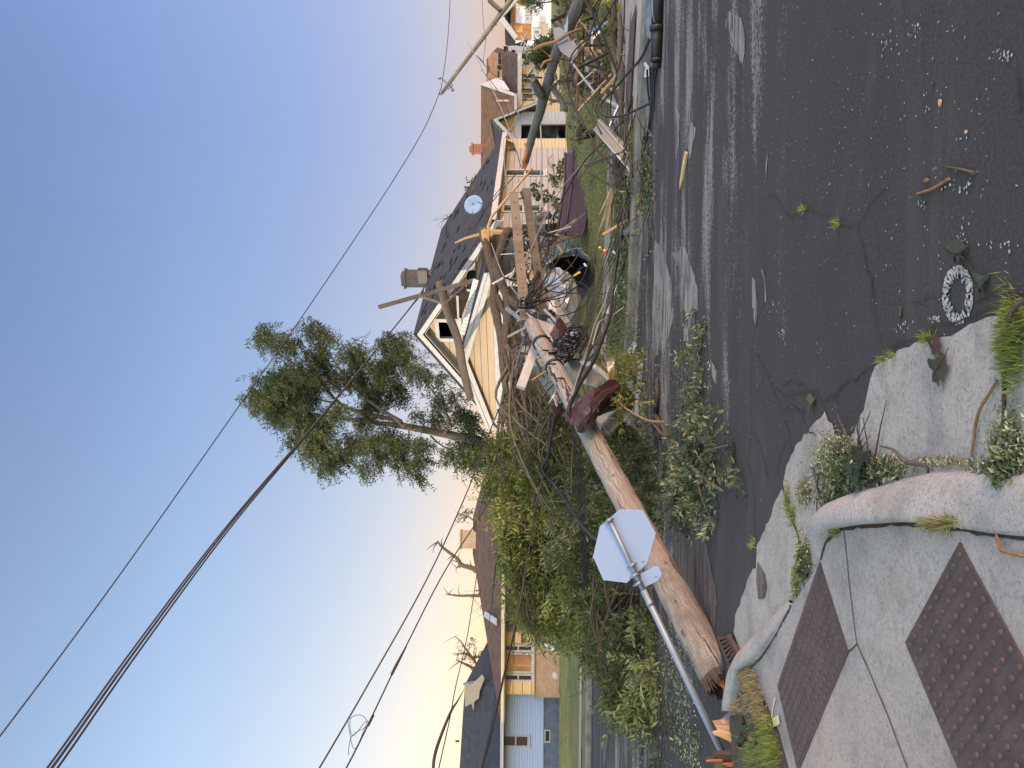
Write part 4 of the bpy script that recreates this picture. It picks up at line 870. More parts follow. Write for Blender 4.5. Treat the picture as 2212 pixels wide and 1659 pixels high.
x = MB(); x.tube([ZP('Z4', 235, 1050, 40.6), ZP('Z4', 330, 1032, 39.4), ZP('Z4', 450, 1014, 38.4)], .07, 6); part('vent_pipe', x, M['galv'], B9); x = MB(); x.tube([ZP('Z4', 200, 1465, 41), ZP('Z4', 172, 1465, 41)], .06, 6); part('vent_pipe', x, M['cable'], B9, 'short dark vent pipe on the ridge')

# ---------------- garage with the black opening
FG = Face((6.5, 29.2, 0), (1, -.02, 0))
GA = thing('garage', 'pale grey garage with a black open doorway and cracked gable', 'garage', FG.at(3, .45))
go = FG.rect(Z('A4', 745, 930), Z('A4', 1545, 1320)); ugl = FG.px(*Z('A4', 1100, 1430))[0]; ugr = FG.px(*Z('A4', 1100, 682))[0]; zge = FG.px(*Z('A4', 680, 1000))[1]
go = (go[0], go[1], .5, go[3]); apx = FG.px(*Z('A4', 160, 890))
x = MB(); wall(x, FG, ugl, ugr, .2, go[3], [go]); wall(x, FG, ugl, ugr, go[3], zge + .0); x.prism([FG.at(ugl, zge), FG.at(ugr, zge), FG.at(apx[0], apx[1] - .1)], FG.n * .14)
FGr = Face(FG.at(ugr - .14, 0, .15), (0, 1, 0)); FGr.n = Vector((1, 0, 0)); FGr.O = FG.at(ugr - .14, 0, .15); FGr.a = Vector((0, 1, 0)); wall(x, FGr, 0, 6.5, .2, zge)
FGl = Face(FG.at(ugl, 0, .15), (0, 1, 0)); FGl.a = Vector((0, 1, 0)); FGl.n = Vector((1, 0, 0)); wall(x, FGl, 0, 6.5, .2, zge); FGk = Face(FG.at(0, 0, 6.66), FG.a); wall(x, FGk, ugl, ugr, .2, zge)
part('wall', x, M['greysid2'], GA, 'pale grey clapboard walls')
x = MB(); dd_ = 7.0
for ue in (ugl - .3, ugr + .3):
    ze_ = lin((apx[0], apx[1]), (ugl if ue < apx[0] else ugr, zge), ue); slab(x, [FG.at(apx[0], apx[1] + .02, -.3), FG.at(ue, ze_ + .02, -.3), FG.at(ue, ze_ + .02, dd_), FG.at(apx[0], apx[1] + .02, dd_)], .1)
part('roof', x, M['roofgrey'], GA)
x = MB()
for ue in (ugl - .3, ugr + .3):
    ze_ = lin((apx[0], apx[1]), (ugl if ue < apx[0] else ugr, zge), ue); x.prism([FG.at(apx[0], apx[1] - .1, -.33), FG.at(ue, ze_ - .1, -.33), FG.at(ue, ze_ - .27, -.33), FG.at(apx[0], apx[1] - .27, -.33)], FG.n * .04)
part('rake_board', x, M['white'], GA)
x = MB(); x.prism([FG.at(*FG.px(*Z('A4', *p)), -.012) for p in ((420, 860), (620, 740), (600, 1055), (530, 1065), (490, 1170), (400, 1085))], FG.n * .01); part('bare_plywood', x, M['plywood'], GA, 'brown plywood where the siding fell off')
x = MB(); u0, u1, z0, z1 = go
x.prism([FG.at(u1, z0, -.03), FG.at(u1 + .2, z0, -.03), FG.at(u1 + .2, z1 + .2, -.03), FG.at(u1, z1 + .2, -.03)], FG.n * .03); x.prism([FG.at(u0, z1, -.03), FG.at(u1, z1, -.03), FG.at(u1, z1 + .2, -.03), FG.at(u0, z1 + .2, -.03)], FG.n * .03); part('door_frame', x, M['white'], GA)
x = MB(); x.box(FG.at(ugl, .44, .1), FG.a * (ugr - ugl), FG.n * 6.5, (0, 0, .02)); part('floor', x, M['conc'], GA)
x = MB(); x.grid([[FG.at(u0 + .1 + .5 * j, z0 + .1 + .35 * i + .2 * math.sin(i * 2 + j), .6 + .15 * ((i * j) % 3)) for j in range(3)] for i in range(6)], .02, False); part('crumpled_door', x, M['sheet'], GA, 'crumpled grey door panel inside')
FGc = Face(FS.at(0, 0), FS.a)
x = MB(); pc0 = ZP('A1', 415, 195, 28.6); pc1 = ZP('A1', 1640, 205, 28.6)     # lit corner strip beside the bungalow
x.box(pc0 - Vector((0, 0, 0)), (.55, .1, 0), (0, .2, 0), (0, 0, pc1.z - pc0.z)); part('corner_panel', x, M['peach2'], GA, 'cream corner panel catching the sun')
for i in range(6):
    x = MB(); x.bar(ZP('A4', 430 + 20 * i, 1220 + 30 * i, 28.3), ZP('A4', 600 + 12 * i, 1290 + 36 * i, 28.2 + .1 * i), .09, .05); part('broken_rafter', x, M['newwood'], GA)

# ---------------- cream house with the torn roof
FC = Face((12, 38, 0), (1, -.03, 0)); HC = thing('cream_house', 'cream house with large dark windows and orange sheathing bared on its roof', 'house', FC.at(4, .5))
uc0 = FC.px(1150, 221)[0]; uc1 = FC.px(1150, 146)[0]; zc = FC.px(1118, 180)[1]
wc = [FC.rect((1125, 158), (1158, 183)), FC.rect((1125, 189), (1153, 215)), FC.rect((1190, 178), (1206, 196))]
x = MB(); wall(x, FC, uc0, uc1, .3, zc, wc); part('wall', x, M['peach2'], HC, 'cream clapboard front wall')
for w_ in wc: window(HC, FC, w_, bars=(.5,) if w_ != wc[2] else (), gl=M['glassbrown'] if w_ != wc[2] else M['black'])
ry = 43.5; Ea = FC.at(uc0 - .3, zc, -.5); Ebb = FC.at(uc1 + .5, zc, -.5); Ta = P(1051, 185, ry); Tb = P(1051, 128, ry); Tc = P(1074, 102, 42)
x = MB(); slab(x, [Ea, Ebb, Tb, Ta], .12); slab(x, [Ebb, Tc, Tb], .12); slab(x, [Ta, Tb, Vector((Tb.x + 3, 50, zc)), Vector((Ta.x, 50, zc))], .12); rfc = part('roof', x, M['roofmaroon'], HC, 'brown shingle roof torn open at the top')
nrc = (Ebb - Ea).cross(Ta - Ea).normalized(); nrc = nrc if nrc.z > 0 else -nrc
def onroof(pts, lift, th, m_, nm, par, lb=None):
    x = MB(); x.prism([onplane(*Z('A3', *p), Ea, nrc) + nrc * lift for p in pts], nrc * th); return part(nm, x, m_, par, lb)
onroof([(490, 900), (560, 800), (700, 850), (710, 1230), (620, 1230), (600, 1280), (475, 1290), (480, 1180), (520, 1060), (490, 1000)], .015, .012, M['orangewood'], 'bare_sheathing', rfc, 'orange bare sheathing boards')
for pts in ([(650, 830), (690, 830), (692, 905), (652, 905)], [(650, 915), (695, 915), (700, 1000), (650, 1000)], [(635, 1015), (700, 1015), (700, 1080), (660, 1090), (632, 1060)], [(640, 1100), (665, 1110), (665, 1230), (640, 1230)]): onroof(pts, .03, .01, M['black'], 'roof_hole', rfc)
x = MB(); x.prism([FC.at(uc0 - .3, zc - .22, -.6), FC.at(uc1 + .5, zc - .22, -.6), FC.at(uc1 + .5, zc - .02, -.6), FC.at(uc0 - .3, zc - .02, -.6)], FC.n * .12); part('gutter', x, M['white'], HC)
FR = Face((16, 40, 0), (1, -.05, 0)); x = MB(); wall(x, FR, FR.px(1150, 146)[0], FR.px(1150, 98)[0], .3, FR.px(1100, 120)[1])
q = [FR.px(*Z('A3', *p)) for p in ((900, 1000), (730, 800), (750, 700), (1000, 720))]; x.prism([FR.at(q[0][0], FR.px(1100, 120)[1]), FR.at(q[3][0], FR.px(1100, 120)[1]), FR.at(q[2][0], q[2][1]), FR.at(q[1][0], q[1][1])], FR.n * .15); part('side_wall', x, M['greysid2'], HC, 'wrecked grey side wall')
for pts in ([(720, 720), (790, 720), (790, 870), (740, 860)], [(845, 770), (915, 790), (915, 860), (850, 880)], [(1000, 840), (1180, 830), (1190, 900), (1010, 910)], [(1010, 940), (1120, 940), (1120, 1000), (1010, 1000)]):
    x = MB(); x.prism([FR.at(*FR.px(*Z('A3', *p)), -.02) for p in pts], FR.n * .015); part('window', x, M['black'], HC)
x = MB(); random.seed(5)
for i in range(26):
    p = ZP('A3', random.uniform(990, 1260), random.uniform(690, 1060), random.uniform(37.5, 39.5)); q = p + Vector((random.uniform(-.6, .6), 0, random.uniform(-.4, .4))); x.bar(p, q, random.uniform(.05, .2), .04)
part('splintered_siding', x, M['sheetlt'], HC, 'torn pale siding strips')['kind'] = 'stuff'
x = MB(); x.prism([ZP('A3', *p, 39.2) for p in ((905, 680), (1095, 605), (1070, 700))], (0, .2, 0)); part('roof_scrap', x, M['cable'], HC)

# ---------------- brown roofed house
FBr = Face((8, 37, 0), (1, .0, 0)); HB = thing('brown_roof_house', 'house with a long reddish brown roof and a small red brick chimney', 'house', FBr.at(0, .5))
ry = 41.0; R0 = P(1039, 400, ry); R1 = P(1039, 184, ry); zbv = FBr.px(1108, 300)[1]; E1 = P(1110, 208, 36.4); E0 = Vector((P(1110, 420, 36.4).x, 36.4, E1.z))
x = MB(); slab(x, [E0, E1, R1, R0], .14); slab(x, [R0, R1, Vector((R1.x, 46, E1.z)), Vector((R0.x, 46, E1.z))], .14); rfb = part('roof', x, M['roofbrown'], HB, 'reddish brown shingle roof with tan scars')
x = MB(); x.bar(E1 + Vector((.05, -.02, -.08)), R1 + Vector((.05, -.02, -.08)), .08, .22); part('rake_board', x, M['white'], HB)
x = MB(); x.prism([P(1042, 184, 41.2), P(1070, 172, 41.2), P(1082, 170, 39.5), P(1100, 196, 37.4)], (.12, .1, 0)); part('gable_wall', x, M['greysid2'], HB)
x = MB(); ub0 = FBr.px(1150, 330)[0]; ub1 = FBr.px(1150, 219)[0]; wall(x, FBr, ub0, ub1, .3, E1.z - .1); part('wall', x, M['peach2'], HB, 'sunlit cream side wall')
x = MB(); x.prism([Vector((E0.x, 36.2, E1.z - .16)), Vector((E1.x, 36.2, E1.z - .16)), Vector((E1.x, 36.2, E1.z - .02)), Vector((E0.x, 36.2, E1.z - .02))], (0, .12, 0)); part('gutter', x, M['white'], HB)
x = MB(); cc = P(1041, 322, 41); x.box(cc - Vector((.22, .2, .15)), (.44, 0, 0), (0, .4, 0), (0, 0, .62)); x.box(cc - Vector((.27, .25, -.47)), (.54, 0, 0), (0, .5, 0), (0, 0, .09)); x.box(cc - Vector((.14, .12, -.56)), (.28, 0, 0), (0, .25, 0), (0, 0, .12)); part('chimney', x, M['redbrick'], HB)
x = MB(); nb = (E1 - E0).cross(R0 - E0).normalized(); nb = nb if nb.z > 0 else -nb; x.bar(onplane(*Z('A4', 290, 470), E0, nb) + nb * .05, onplane(*Z('A4', 520, 472), E0, nb) + nb * .05, .09, .05); part('loose_board', x, M['newwood'], HB)

# ---------------- far house in white wrap
FF = Face((30, 60, 0), (1, -.05, 0)); HF = thing('wrapped_house', 'distant two-storey house with white house wrap and orange bare sheathing', 'house', FF.at(4, .8))
def pf(pts, m_, nm, d=0, th=.1, k='A3', lb=None):
    x = MB(); x.prism([FF.at(*FF.px(*Z(k, *p)), d) for p in pts], FF.n * th); return part(nm, x, m_, HF, lb)
pf([(830, -250), (1480, -250), (1480, 550), (1160, 690), (830, 600)], M['housewrap'], 'wall', 0, 5, lb='white house wrap')
pf([(835, -20), (915, -20), (905, 360), (1155, 375), (1155, 630), (900, 630), (830, 350)], M['orangewood'], 'bare_sheathing', -.03, .025, lb='orange bare sheathing')
pf([(920, -100), (1050, -100), (1050, 100), (920, 40)], M['orangewood'], 'bare_sheathing', -.03, .025)
pf([(1160, 370), (1265, 370), (1265, 430), (1160, 430)], M['housewrap'], 'wrap_flap', -.04, .01); pf([(1270, 370), (1410, 370), (1410, 545), (1270, 545)], M['beigesid'], 'side_panel', -.06, .04, lb='beige clapboard panel'); pf([(895, 405), (1025, 405), (1020, 510), (895, 505)], M['plywood'], 'plywood_board', -.07, .03)
for pts in ([(1050, 145), (1155, 145), (1155, 240), (1050, 240)], [(1050, 250), (1155, 250), (1155, 345), (1050, 345)], [(1275, 262), (1365, 262), (1365, 340), (1275, 340)], [(1175, 455), (1310, 455), (1310, 560), (1175, 560)]):
    r_ = FF.rect(*[Z('A3', *p) for p in pts]); window(HF, FF, r_, bars=(.5,), fw=.16, d=-.12, deep=-.05, sill=False)
pf([(745, -250), (850, -250), (850, 100), (745, 300)], M['roofdark'], 'roof', -.4, 4); pf([(745, 440), (790, 480), (900, 640), (750, 690)], M['roofdark'], 'roof', -.5, 3)
for A, B in (((960, -20), (700, 290)), ((690, 330), (920, 640))):
    x = MB(); x.bar(FF.at(*FF.px(*Z('A3', *A)), -.6), FF.at(*FF.px(*Z('A3', *B)), -.6), .35, .3, (0, 1, 0)); part('rake_board', x, M['white'], HF)

# ---------------- unseen houses added out to the left, only to shade the street
PERP = Vector((SUN.y, -SUN.x, 0)); PERP = PERP if PERP.y > 0 else -PERP
def shade_house(q0, q1, dist, wall_h, ridge_h, label, depth=8):
    c = PERP * ((q0 + q1) / 2) + SUN * dist; F = Face(c, PERP); F.a = PERP.copy(); F.n = SUN.copy(); h = (q1 - q0) / 2
    t = thing('added_shade_house', label, 'house', F.at(0, 0)); x = MB()
    for d_, nn in ((0, 1), (depth, 1)): wall(x, Face.__new__(Face), 0, 0, 0, 0) if False else None
    x.box(F.at(-h, 0), F.a * 2 * h, F.n * depth, (0, 0, wall_h)); part('wall', x, M['beigesid'], t)
    x = MB(); slab(x, [F.at(-h - .4, wall_h, -.4), F.at(h + .4, wall_h, -.4), F.at(h + .4, ridge_h, depth / 2), F.at(-h - .4, ridge_h, depth / 2)], .15)
    slab(x, [F.at(-h - .4, wall_h, depth + .4), F.at(h + .4, wall_h, depth + .4), F.at(h + .4, ridge_h, depth / 2), F.at(-h - .4, ridge_h, depth / 2)], .15)
    for s_ in (-1, 1): x.prism([F.at(s_ * h, wall_h, 0), F.at(s_ * h, wall_h, depth), F.at(s_ * h, ridge_h - .2, depth / 2)], F.a * .1)
    part('roof', x, M['roofmaroon'], t)
shade_house(-20, 3.6, 27, 6.2, 8.8, 'unseen beige two-storey house added off the left for its shadow')
shade_house(4.4, 15.4, 27, 6.4, 9.2, 'second unseen beige house added off the left for its shadow')
shade_house(16.2, 31, 27, 6.2, 9.0, 'third unseen beige house added off the left for its shadow')
shade_house(38.2, 50, 14, 4.2, 6.4, 'unseen low beige house added to shade the blue house')

# ================================================================== OBJECTS
random.seed(11)
# ---------------- fallen utility pole in the foreground
p0 = G(*Z('A7', 800, 560), .19); p1 = P(1400, 1185, 7.35); p2 = P(1305, 985, 8.9) ; p3 = P(1225, 800, 10.3); p4 = P(1148, 700, 11.6)
p0 = P(*Z('A7', 860, 530), 6.25)
dirp = (p4 - p0).normalized(); Lp = (p4 - p0).length; 
UP = thing('fallen_utility_pole', 'thick wooden utility pole snapped at its butt and lying across the kerb', 'utility pole', (p0.x, p0.y, 0))
def along(t_): return p0 + dirp * (Lp * t_)
x = MB(); m_ = 60; ax = [along(i / m_) for i in range(m_ + 1)]; rs = [.152 - .045 * (i / m_) + .0035 * math.sin(i * 1.7) for i in range(m_ + 1)]
x.tube(ax, rs, 28, True, .006); part('shaft', x, M['pole'], UP)
r_ = dirp.cross(Vector((0, 0, 1))).normalized(); u_ = r_.cross(dirp)
# hollow, blackened, splintered break
x = MB(); rows = []
for k, (off, rr) in enumerate(((0.0, .151), (-.03, .149), (-.055, .135), (-.02, .115), (.04, .10), (.06, .02))):
    rows.append([p0 + dirp * (off + (random.uniform(-.025, .02) if 0 < k < 4 else 0)) + (r_ * math.cos(t_) + u_ * math.sin(t_)) * rr for t_ in np.linspace(0, 2 * math.pi, 33)])
for r0_ in rows: r0_[-1] = r0_[0]
x.grid(rows, smooth=False); brk = part('broken_butt', x, M['rot'], UP, 'blackened rotten broken end')
def shard(mb, base, d, ln, wd, th, tip=.1):
    d = Vector(d).normalized(); s_ = d.cross(Vector((random.uniform(-1, 1), random.uniform(-1, 1), random.uniform(-1, 1)))).normalized(); v_ = s_.cross(d)
    b0 = [base + s_ * wd / 2 + v_ * th / 2, base - s_ * wd / 2 + v_ * th / 2, base - s_ * wd / 2 - v_ * th / 2, base + s_ * wd / 2 - v_ * th / 2]
    b1 = [base + d * ln * random.uniform(.5, .8) + (q - base) * .75 for q in b0]; tp = base + d * ln + s_ * random.uniform(-.3, .3) * wd
    mb.add(b0 + b1 + [tp], [(0, 1, 2, 3), (0, 4, 5, 1), (1, 5, 6, 2), (2, 6, 7, 3), (3, 7, 4, 0), (4, 8, 5), (5, 8, 6), (6, 8, 7), (7, 8, 4)])
x = MB(); fwd = -dirp
for i in range(46):
    a_ = random.uniform(-2.9, .9); rr = random.uniform(.0, .115) ** 1.0; b_ = p0 + (r_ * math.cos(a_) + u_ * math.sin(a_)) * rr - dirp * random.uniform(-.0, .03)
    shard(x, b_, fwd + Vector((random.uniform(-.18, .18), 0, random.uniform(-.12, .16))), random.uniform(.06, .27) * (1.25 if a_ < 0 else .6), random.uniform(.015, .045), random.uniform(.006, .02))
part('red_splinters', x, M['splintred'], UP, 'orange-red splinters in the break')
x = MB()
for i in range(12):
    a_ = random.uniform(-2.4, -.3); b_ = p0 + (r_ * math.cos(a_) + u_ * math.sin(a_)) * random.uniform(.05, .125) - dirp * .01; shard(x, b_, fwd + Vector((random.uniform(-.1, .1), 0, random.uniform(-.05, .12))), random.uniform(.1, .26), random.uniform(.03, .06), .012)
part('pale_splinters', x, M['splint'], UP)
x = MB()
for i in range(40):
    a_ = random.uniform(.3, 3.6); b_ = p0 + (r_ * math.cos(a_) + u_ * math.sin(a_)) * random.uniform(.10, .148); shard(x, b_, fwd + Vector((random.uniform(-.15, .15), 0, random.uniform(-.2, .1))), random.uniform(.04, .15), random.uniform(.02, .05), random.uniform(.01, .03))
part('rotten_edge', x, M['rot'], UP, 'blackened ragged rim of the break')
def onpole(dx, dy, lift=.0015):
    d = ray(dx, dy).normalized(); R0 = .5
    lo, hi = 2.0, 16.0; best = None; prev = None
    for k in range(1400):
        t__ = lo + (hi - lo) * k / 1400; q = CAM + d * t__; h = (q - p0).dot(dirp); rad_ = .152 - .045 * max(0, h) / Lp; dist = (q - p0 - dirp * h).length - rad_ - lift
        if dist <= 0:
            a1 = lo + (hi - lo) * (k - 1) / 1400; b1 = t__
            for _ in range(14):
                mm_ = (a1 + b1) / 2; q = CAM + d * mm_; h = (q - p0).dot(dirp)
                if (q - p0 - dirp * h).length - (.152 - .045 * max(0, h) / Lp) - lift <= 0: b1 = mm_
                else: a1 = mm_
            return CAM + d * b1
        if best is None or dist < best[0]: best = (dist, q)
    return best[1]
def pole_crack(k, pts, wd):
    q = [onpole(*Z(k, *p_)) for p_ in pts]; q = crom(q, 4); L = []; R__ = []; mm = len(q)
    for i, p_ in enumerate(q):
        d_ = (q[min(i + 1, mm - 1)] - q[max(0, i - 1)]).normalized(); nv = (CAM - p_).normalized(); s_ = d_.cross(nv).normalized(); w_ = wd * math.sin(math.pi * (.08 + .84 * i / (mm - 1))) * random.uniform(.6, 1.2)
        L.append(p_ + s_ * w_ + nv * .002); R__.append(p_ - s_ * w_ + nv * .002)
    x = MB(); x.grid([L, R__], .002, False); part('crack', x, M['rot'], UP)
pole_crack('A7', [(660, 30), (720, 130), (790, 260), (870, 380), (905, 440)], .012); pole_crack('Z3', [(1895, 1435), (1925, 1500), (1970, 1570), (2010, 1620)], .02)
pole_crack('Z4', [(1560, 330), (1600, 420), (1640, 520)], .004); pole_crack('Z3', [(1340, 560), (1400, 700), (1450, 830)], .004); pole_crack('Z3', [(1440, 640), (1500, 760), (1560, 860)], .003); pole_crack('Z4', [(1820, 500), (1900, 620), (1960, 720)], .004)
pole_crack('Z3', [(1110, 110), (1160, 200), (1230, 300)], .003)
x = MB()
for k, a_, b_, r__ in (('Z7', 278, 852, .020), ('Z4', 1697, 172, .012), ('Z3', 1352, 528, .02), ('Z3', 1435, 625, .018), ('Z3', 1490, 735, .02), ('Z3', 1500, 870, .016), ('Z3', 1340, 600, .012), ('Z4', 1905, 905, .02), ('Z4', 1770, 450, .009)):
    c__ = onpole(*Z(k, a_, b_)); nv = (CAM - c__).normalized(); s_ = dirp.cross(nv).normalized()
    x = MB(); x.tube([c__ + (dirp * math.cos(q) * 1.4 + s_ * math.sin(q)) * r__ for q in np.linspace(0, 2 * math.pi, 13)], r__ * .22, 5); x.tube([c__ - nv * .003, c__ + nv * .003], r__ * .45, 8); part('knot', x, M['barklt'], UP)
for k, a_, b_ in (('A6', 880, 1250), ('Z2', 1090, 1350), ('Z2', 1120, 1390), ('Z2', 1110, 1430)):
    q = [onpole(*Z(k, a_ - 14 + 9 * i, b_ + 8 * math.sin(i))) for i in range(5)] if False else None
x = MB()       # iron steps, brackets and a strap near the top
for t_, sgn in ((.74, 1), (.80, 1), (.86, -1)):
    x = MB(); c_ = along(t_); q = c_ - Vector((0, 1, 0)) * .11; x.tube([c_, c_ + Vector((.02, -.2, -.02)), c_ + Vector((.02, -.22, .06))], .012, 6); part('pole_step', x, M['cable'], UP)
for t_ in (.79, .90): x = MB(); x.tube([along(t_), along(t_ + .008)], .128, 20); part('steel_band', x, M['cable'], UP)
x = MB(); c_ = P(*Z('A6', 530, 620), 10.6)
for j in range(4): x.tube([c_ + Vector((.02 * j, 0, 0)), c_ + Vector((.02 * j + .012, 0, 0))], .06 + .01 * (j % 2), 12)
x.tube([P(*Z('A6', 560, 610), 10.5), P(*Z('A6', 720, 600), 10.3)], .02, 6); part('insulator', x, M['cable'], UP)
x = MB(); q = [Z('A6', *p) for p in ((300, 420), (340, 470), (420, 640), (560, 880), (610, 1000), (600, 1010), (500, 830), (380, 620), (310, 460))]
x.prism([P(*p, 11.2 - .9 * i / 5 if i < 5 else 11.2 - .9 * (9 - i) / 5) for i, p in enumerate(q)], (0, .03, 0)); part('split_sliver', x, M['newwood'], UP)

x = MB()     # a knot and a nail head near the butt
kn = P(*Z('Z7', 278, 852), 6.55); nn = (CAM - kn).normalized()


# ---------------- stump splinters of the pole still in the ground
ST = thing('pole_stump', 'jagged upright splinters of the snapped pole rooted in the soil strip', 'stump', G(*Z('A7', 1150, 1400), .05))
x = MB(); random.seed(3)
def slat(mb, pts, th):      # thick plank from an outline seen from the front, with real depth
    mb.prism([Vector(p) for p in pts], (0.0, th, 0.0))
def SP(x_, y_, Y_): return ZP('A7', x_, y_, Y_)
slat(x, [SP(1175, 1110, 5.62), SP(1160, 1300, 5.6), SP(1010, 1260, 5.62), (SP(830, 1170, 5.66)), SP(800, 1120, 5.68), SP(900, 1105, 5.66), SP(1060, 1110, 5.63)], .07); part('splinter', x, M['splint'], ST, 'broad reddish splinter')
x = MB(); slat(x, [SP(1165, 1295, 5.57), SP(1165, 1380, 5.57), SP(1020, 1345, 5.57), SP(880, 1275, 5.57), SP(790, 1240, 5.57), SP(870, 1210, 5.58), SP(1010, 1240, 5.58)], .05); part('splinter', x, M['newwood'], ST, 'pale splinter with sunlight put into its colour')  # paler wood colour stands in for sun on this splinter
x = MB(); slat(x, [SP(1175, 1400, 5.55), SP(1180, 1450, 5.55), SP(1080, 1430, 5.56), SP(1010, 1380, 5.56), SP(1070, 1350, 5.56)], .06); part('splinter', x, M['splint'], ST)
x = MB()
for i, (xa, xb, ya, yb_) in enumerate(((1180, 820, 1478, 1510), (1190, 800, 1505, 1535), (1200, 810, 1530, 1560), (1195, 700, 1555, 1585), (1190, 830, 1580, 1605), (1180, 880, 1600, 1630))):
    slat(x, [SP(xa + 30, ya, 5.5 + .012 * i), SP(xa + 30, yb_ + 6, 5.5 + .012 * i), SP(xb + 60, yb_, 5.52), SP(xb, (ya + yb_) / 2, 5.52), SP(xb + 40, ya + 3, 5.52)], .05 + .01 * (i % 3))
part('splinter', x, M['rot'], ST, 'dark grooved upright fragment'); x = MB(); slat(x, [SP(900, 1560, 5.49), SP(900, 1590, 5.49), SP(700, 1580, 5.49), SP(740, 1568, 5.49)], .02); slat(x, [SP(1060, 1600, 5.49), SP(1050, 1650, 5.49), SP(860, 1612, 5.49)], .02); part('splinter', x, M['splintred'], ST)
x = MB(); x.grid([[SP(1030, 915, 5.72), SP(1085, 1010, 5.70), SP(1145, 1085, 5.68)], [SP(960, 990, 5.8), SP(1010, 1050, 5.76), SP(1060, 1110, 5.72)], [SP(860, 1085, 5.88), SP(920, 1095, 5.84), SP(1000, 1115, 5.8)]], .02, False)
tag(x.build('concrete_chunk', M['kerb']), 'broken grey concrete chunk wedged beside the pole stump', 'rubble')

# ---------------- stop sign seen from behind, leaning over the pole
post0 = P(*Z('A7', 900, 1470), 5.85); post1 = P(*Z('Z3', 1468, 1182), 6.25); dps = (post1 - post0).normalized()
SG = thing('stop_sign', 'back of a grey octagonal traffic sign leaning on its steel post over the fallen pole', 'road sign', (post0.x, post0.y, 0))
pbase = post0 - dps * .35; pmid = post0 + dps * ((post1 - post0).length * .68)
x = MB(); x.tube([pbase, pmid], .027, 14); x.tube([pmid - dps * .12, post1], .021, 14); x.tube([pmid - dps * .13, pmid - dps * .1], .03, 14); part('post', x, M['galv'], SG, 'galvanised steel post')
oc = [(1550, 1115), (1715, 1120), (1810, 1290), (1745, 1510), (1600, 1650), (1430, 1630), (1355, 1460), (1405, 1240)]
sidev = dps.cross(Vector((0, 1, 0))).normalized(); pn_ = sidev.cross(dps).normalized(); pn_ = pn_ if pn_.y > 0 else -pn_
pc_ = (post0 + (post1 - post0) * .8) + pn_ * .03
octp = [onplane(*Z('Z3', *p), pc_, pn_) for p in oc]; x = MB(); x.prism(octp, pn_ * .0035)
pl = part('sign_plate', x, M['alu'], SG, 'bare aluminium octagon back')
fc = MB(); cen_ = sum(octp, Vector()) / 8; fc.prism([cen_ + (p - cen_) * .985 + pn_ * .0037 for p in octp], pn_ * .0008)
m_, t_, b_ = newmat('red_sign_sheet'); b_.inputs['Base Color'].default_value = (.45, .02, .02, 1); part('sign_face', fc, m_, SG, 'red face turned away from the viewer')
smp = [(1700, 1590), (1770, 1540), (1830, 1520), (1853, 1560), (1855, 1610), (1830, 1650), (1720, 1720), (1680, 1700)]
smp = [Z('Z4', *p) for p in ((1515, 250), (1620, 192), (1645, 195), (1668, 240), (1668, 262), (1640, 300), (1550, 345), (1530, 335))]
x = MB(); x.prism([onplane(*p, pc_ , pn_) for p in smp], pn_ * .003); part('small_plate', x, M['alu'], SG, 'small rounded plate under the octagon')
x = MB()
for q in (Z('Z3', 1475, 1195), Z('Z3', 1640, 1520), Z('Z4', 1475, 260), Z('Z4', 1500, 320)):
    c_ = onplane(*q, pc_ - pn_ * .03, pn_); x.tube([c_ - dps * .012, c_ + dps * .012], .031, 12); x.tube([c_ + sidev * -.04 - dps * .006, c_ + sidev * .05 + pn_ * .012], .005, 6)
part('clamp', x, M['galv'], SG)
x = MB()
for q in (Z('Z3', 1730, 1500), Z('Z4', 1638, 275)):
    c_ = onplane(*q, pc_ - pn_ * .0025, pn_); x.prism([c_, c_ + sidev * .022 + dps * .004, c_ + sidev * .022 + dps * .014, c_ + dps * .010], pn_ * .001)
m_, t_, b_ = newmat('blue_sticker'); b_.inputs['Base Color'].default_value = (.08, .2, .55, 1); part('sticker', x, m_, SG, 'small blue sticker')

# ---------------- storm drain and foil
DR = thing('storm_drain', 'rusty barred storm drain half under the pole butt', 'drain grate', ZG('A7', 1030, 250))
x = MB(); 
qd = [ZG('A7', *p, .012) for p in ((890, 40), (1010, 10), (1150, 260), (1060, 440))]
x.prism([qd[0], qd[1], qd[2], qd[3]], (0, 0, .004)); part('pit', x, M['black'], DR)
x = MB()
for i in range(7):
    t_ = (i + .3) / 7; pA = qd[0].lerp(qd[3], t_); pB = qd[1].lerp(qd[2], t_); x.bar(pA + Vector((0, 0, .022)), pB + Vector((0, 0, .022)), .02, .022)
x.bar(qd[0] + Vector((0, 0, .02)), qd[3] + Vector((0, 0, .02)), .03, .03); x.bar(qd[1] + Vector((0, 0, .02)), qd[2] + Vector((0, 0, .02)), .03, .03); part('bars', x, M['grate'], DR)
x = MB(); fo = [[(1100, 605), (1160, 640)], [(1095, 650), (1150, 665)], [(1095, 665), (1130, 680)], [(1075, 690), (1145, 700)], [(1045, 735), (1135, 745)], [(1060, 790), (1110, 800)]]
x.grid([[P(*Z('A7', *p), 5.93 - .012 * j + (.02 if k == 0 else 0)) for k, p in enumerate(r)] for j, r in enumerate(fo)], .006, False)
tag(x.build('foil_wrapper', M['bluefoil']), 'crumpled blue and silver foil wrapper on the kerb edge', 'litter')

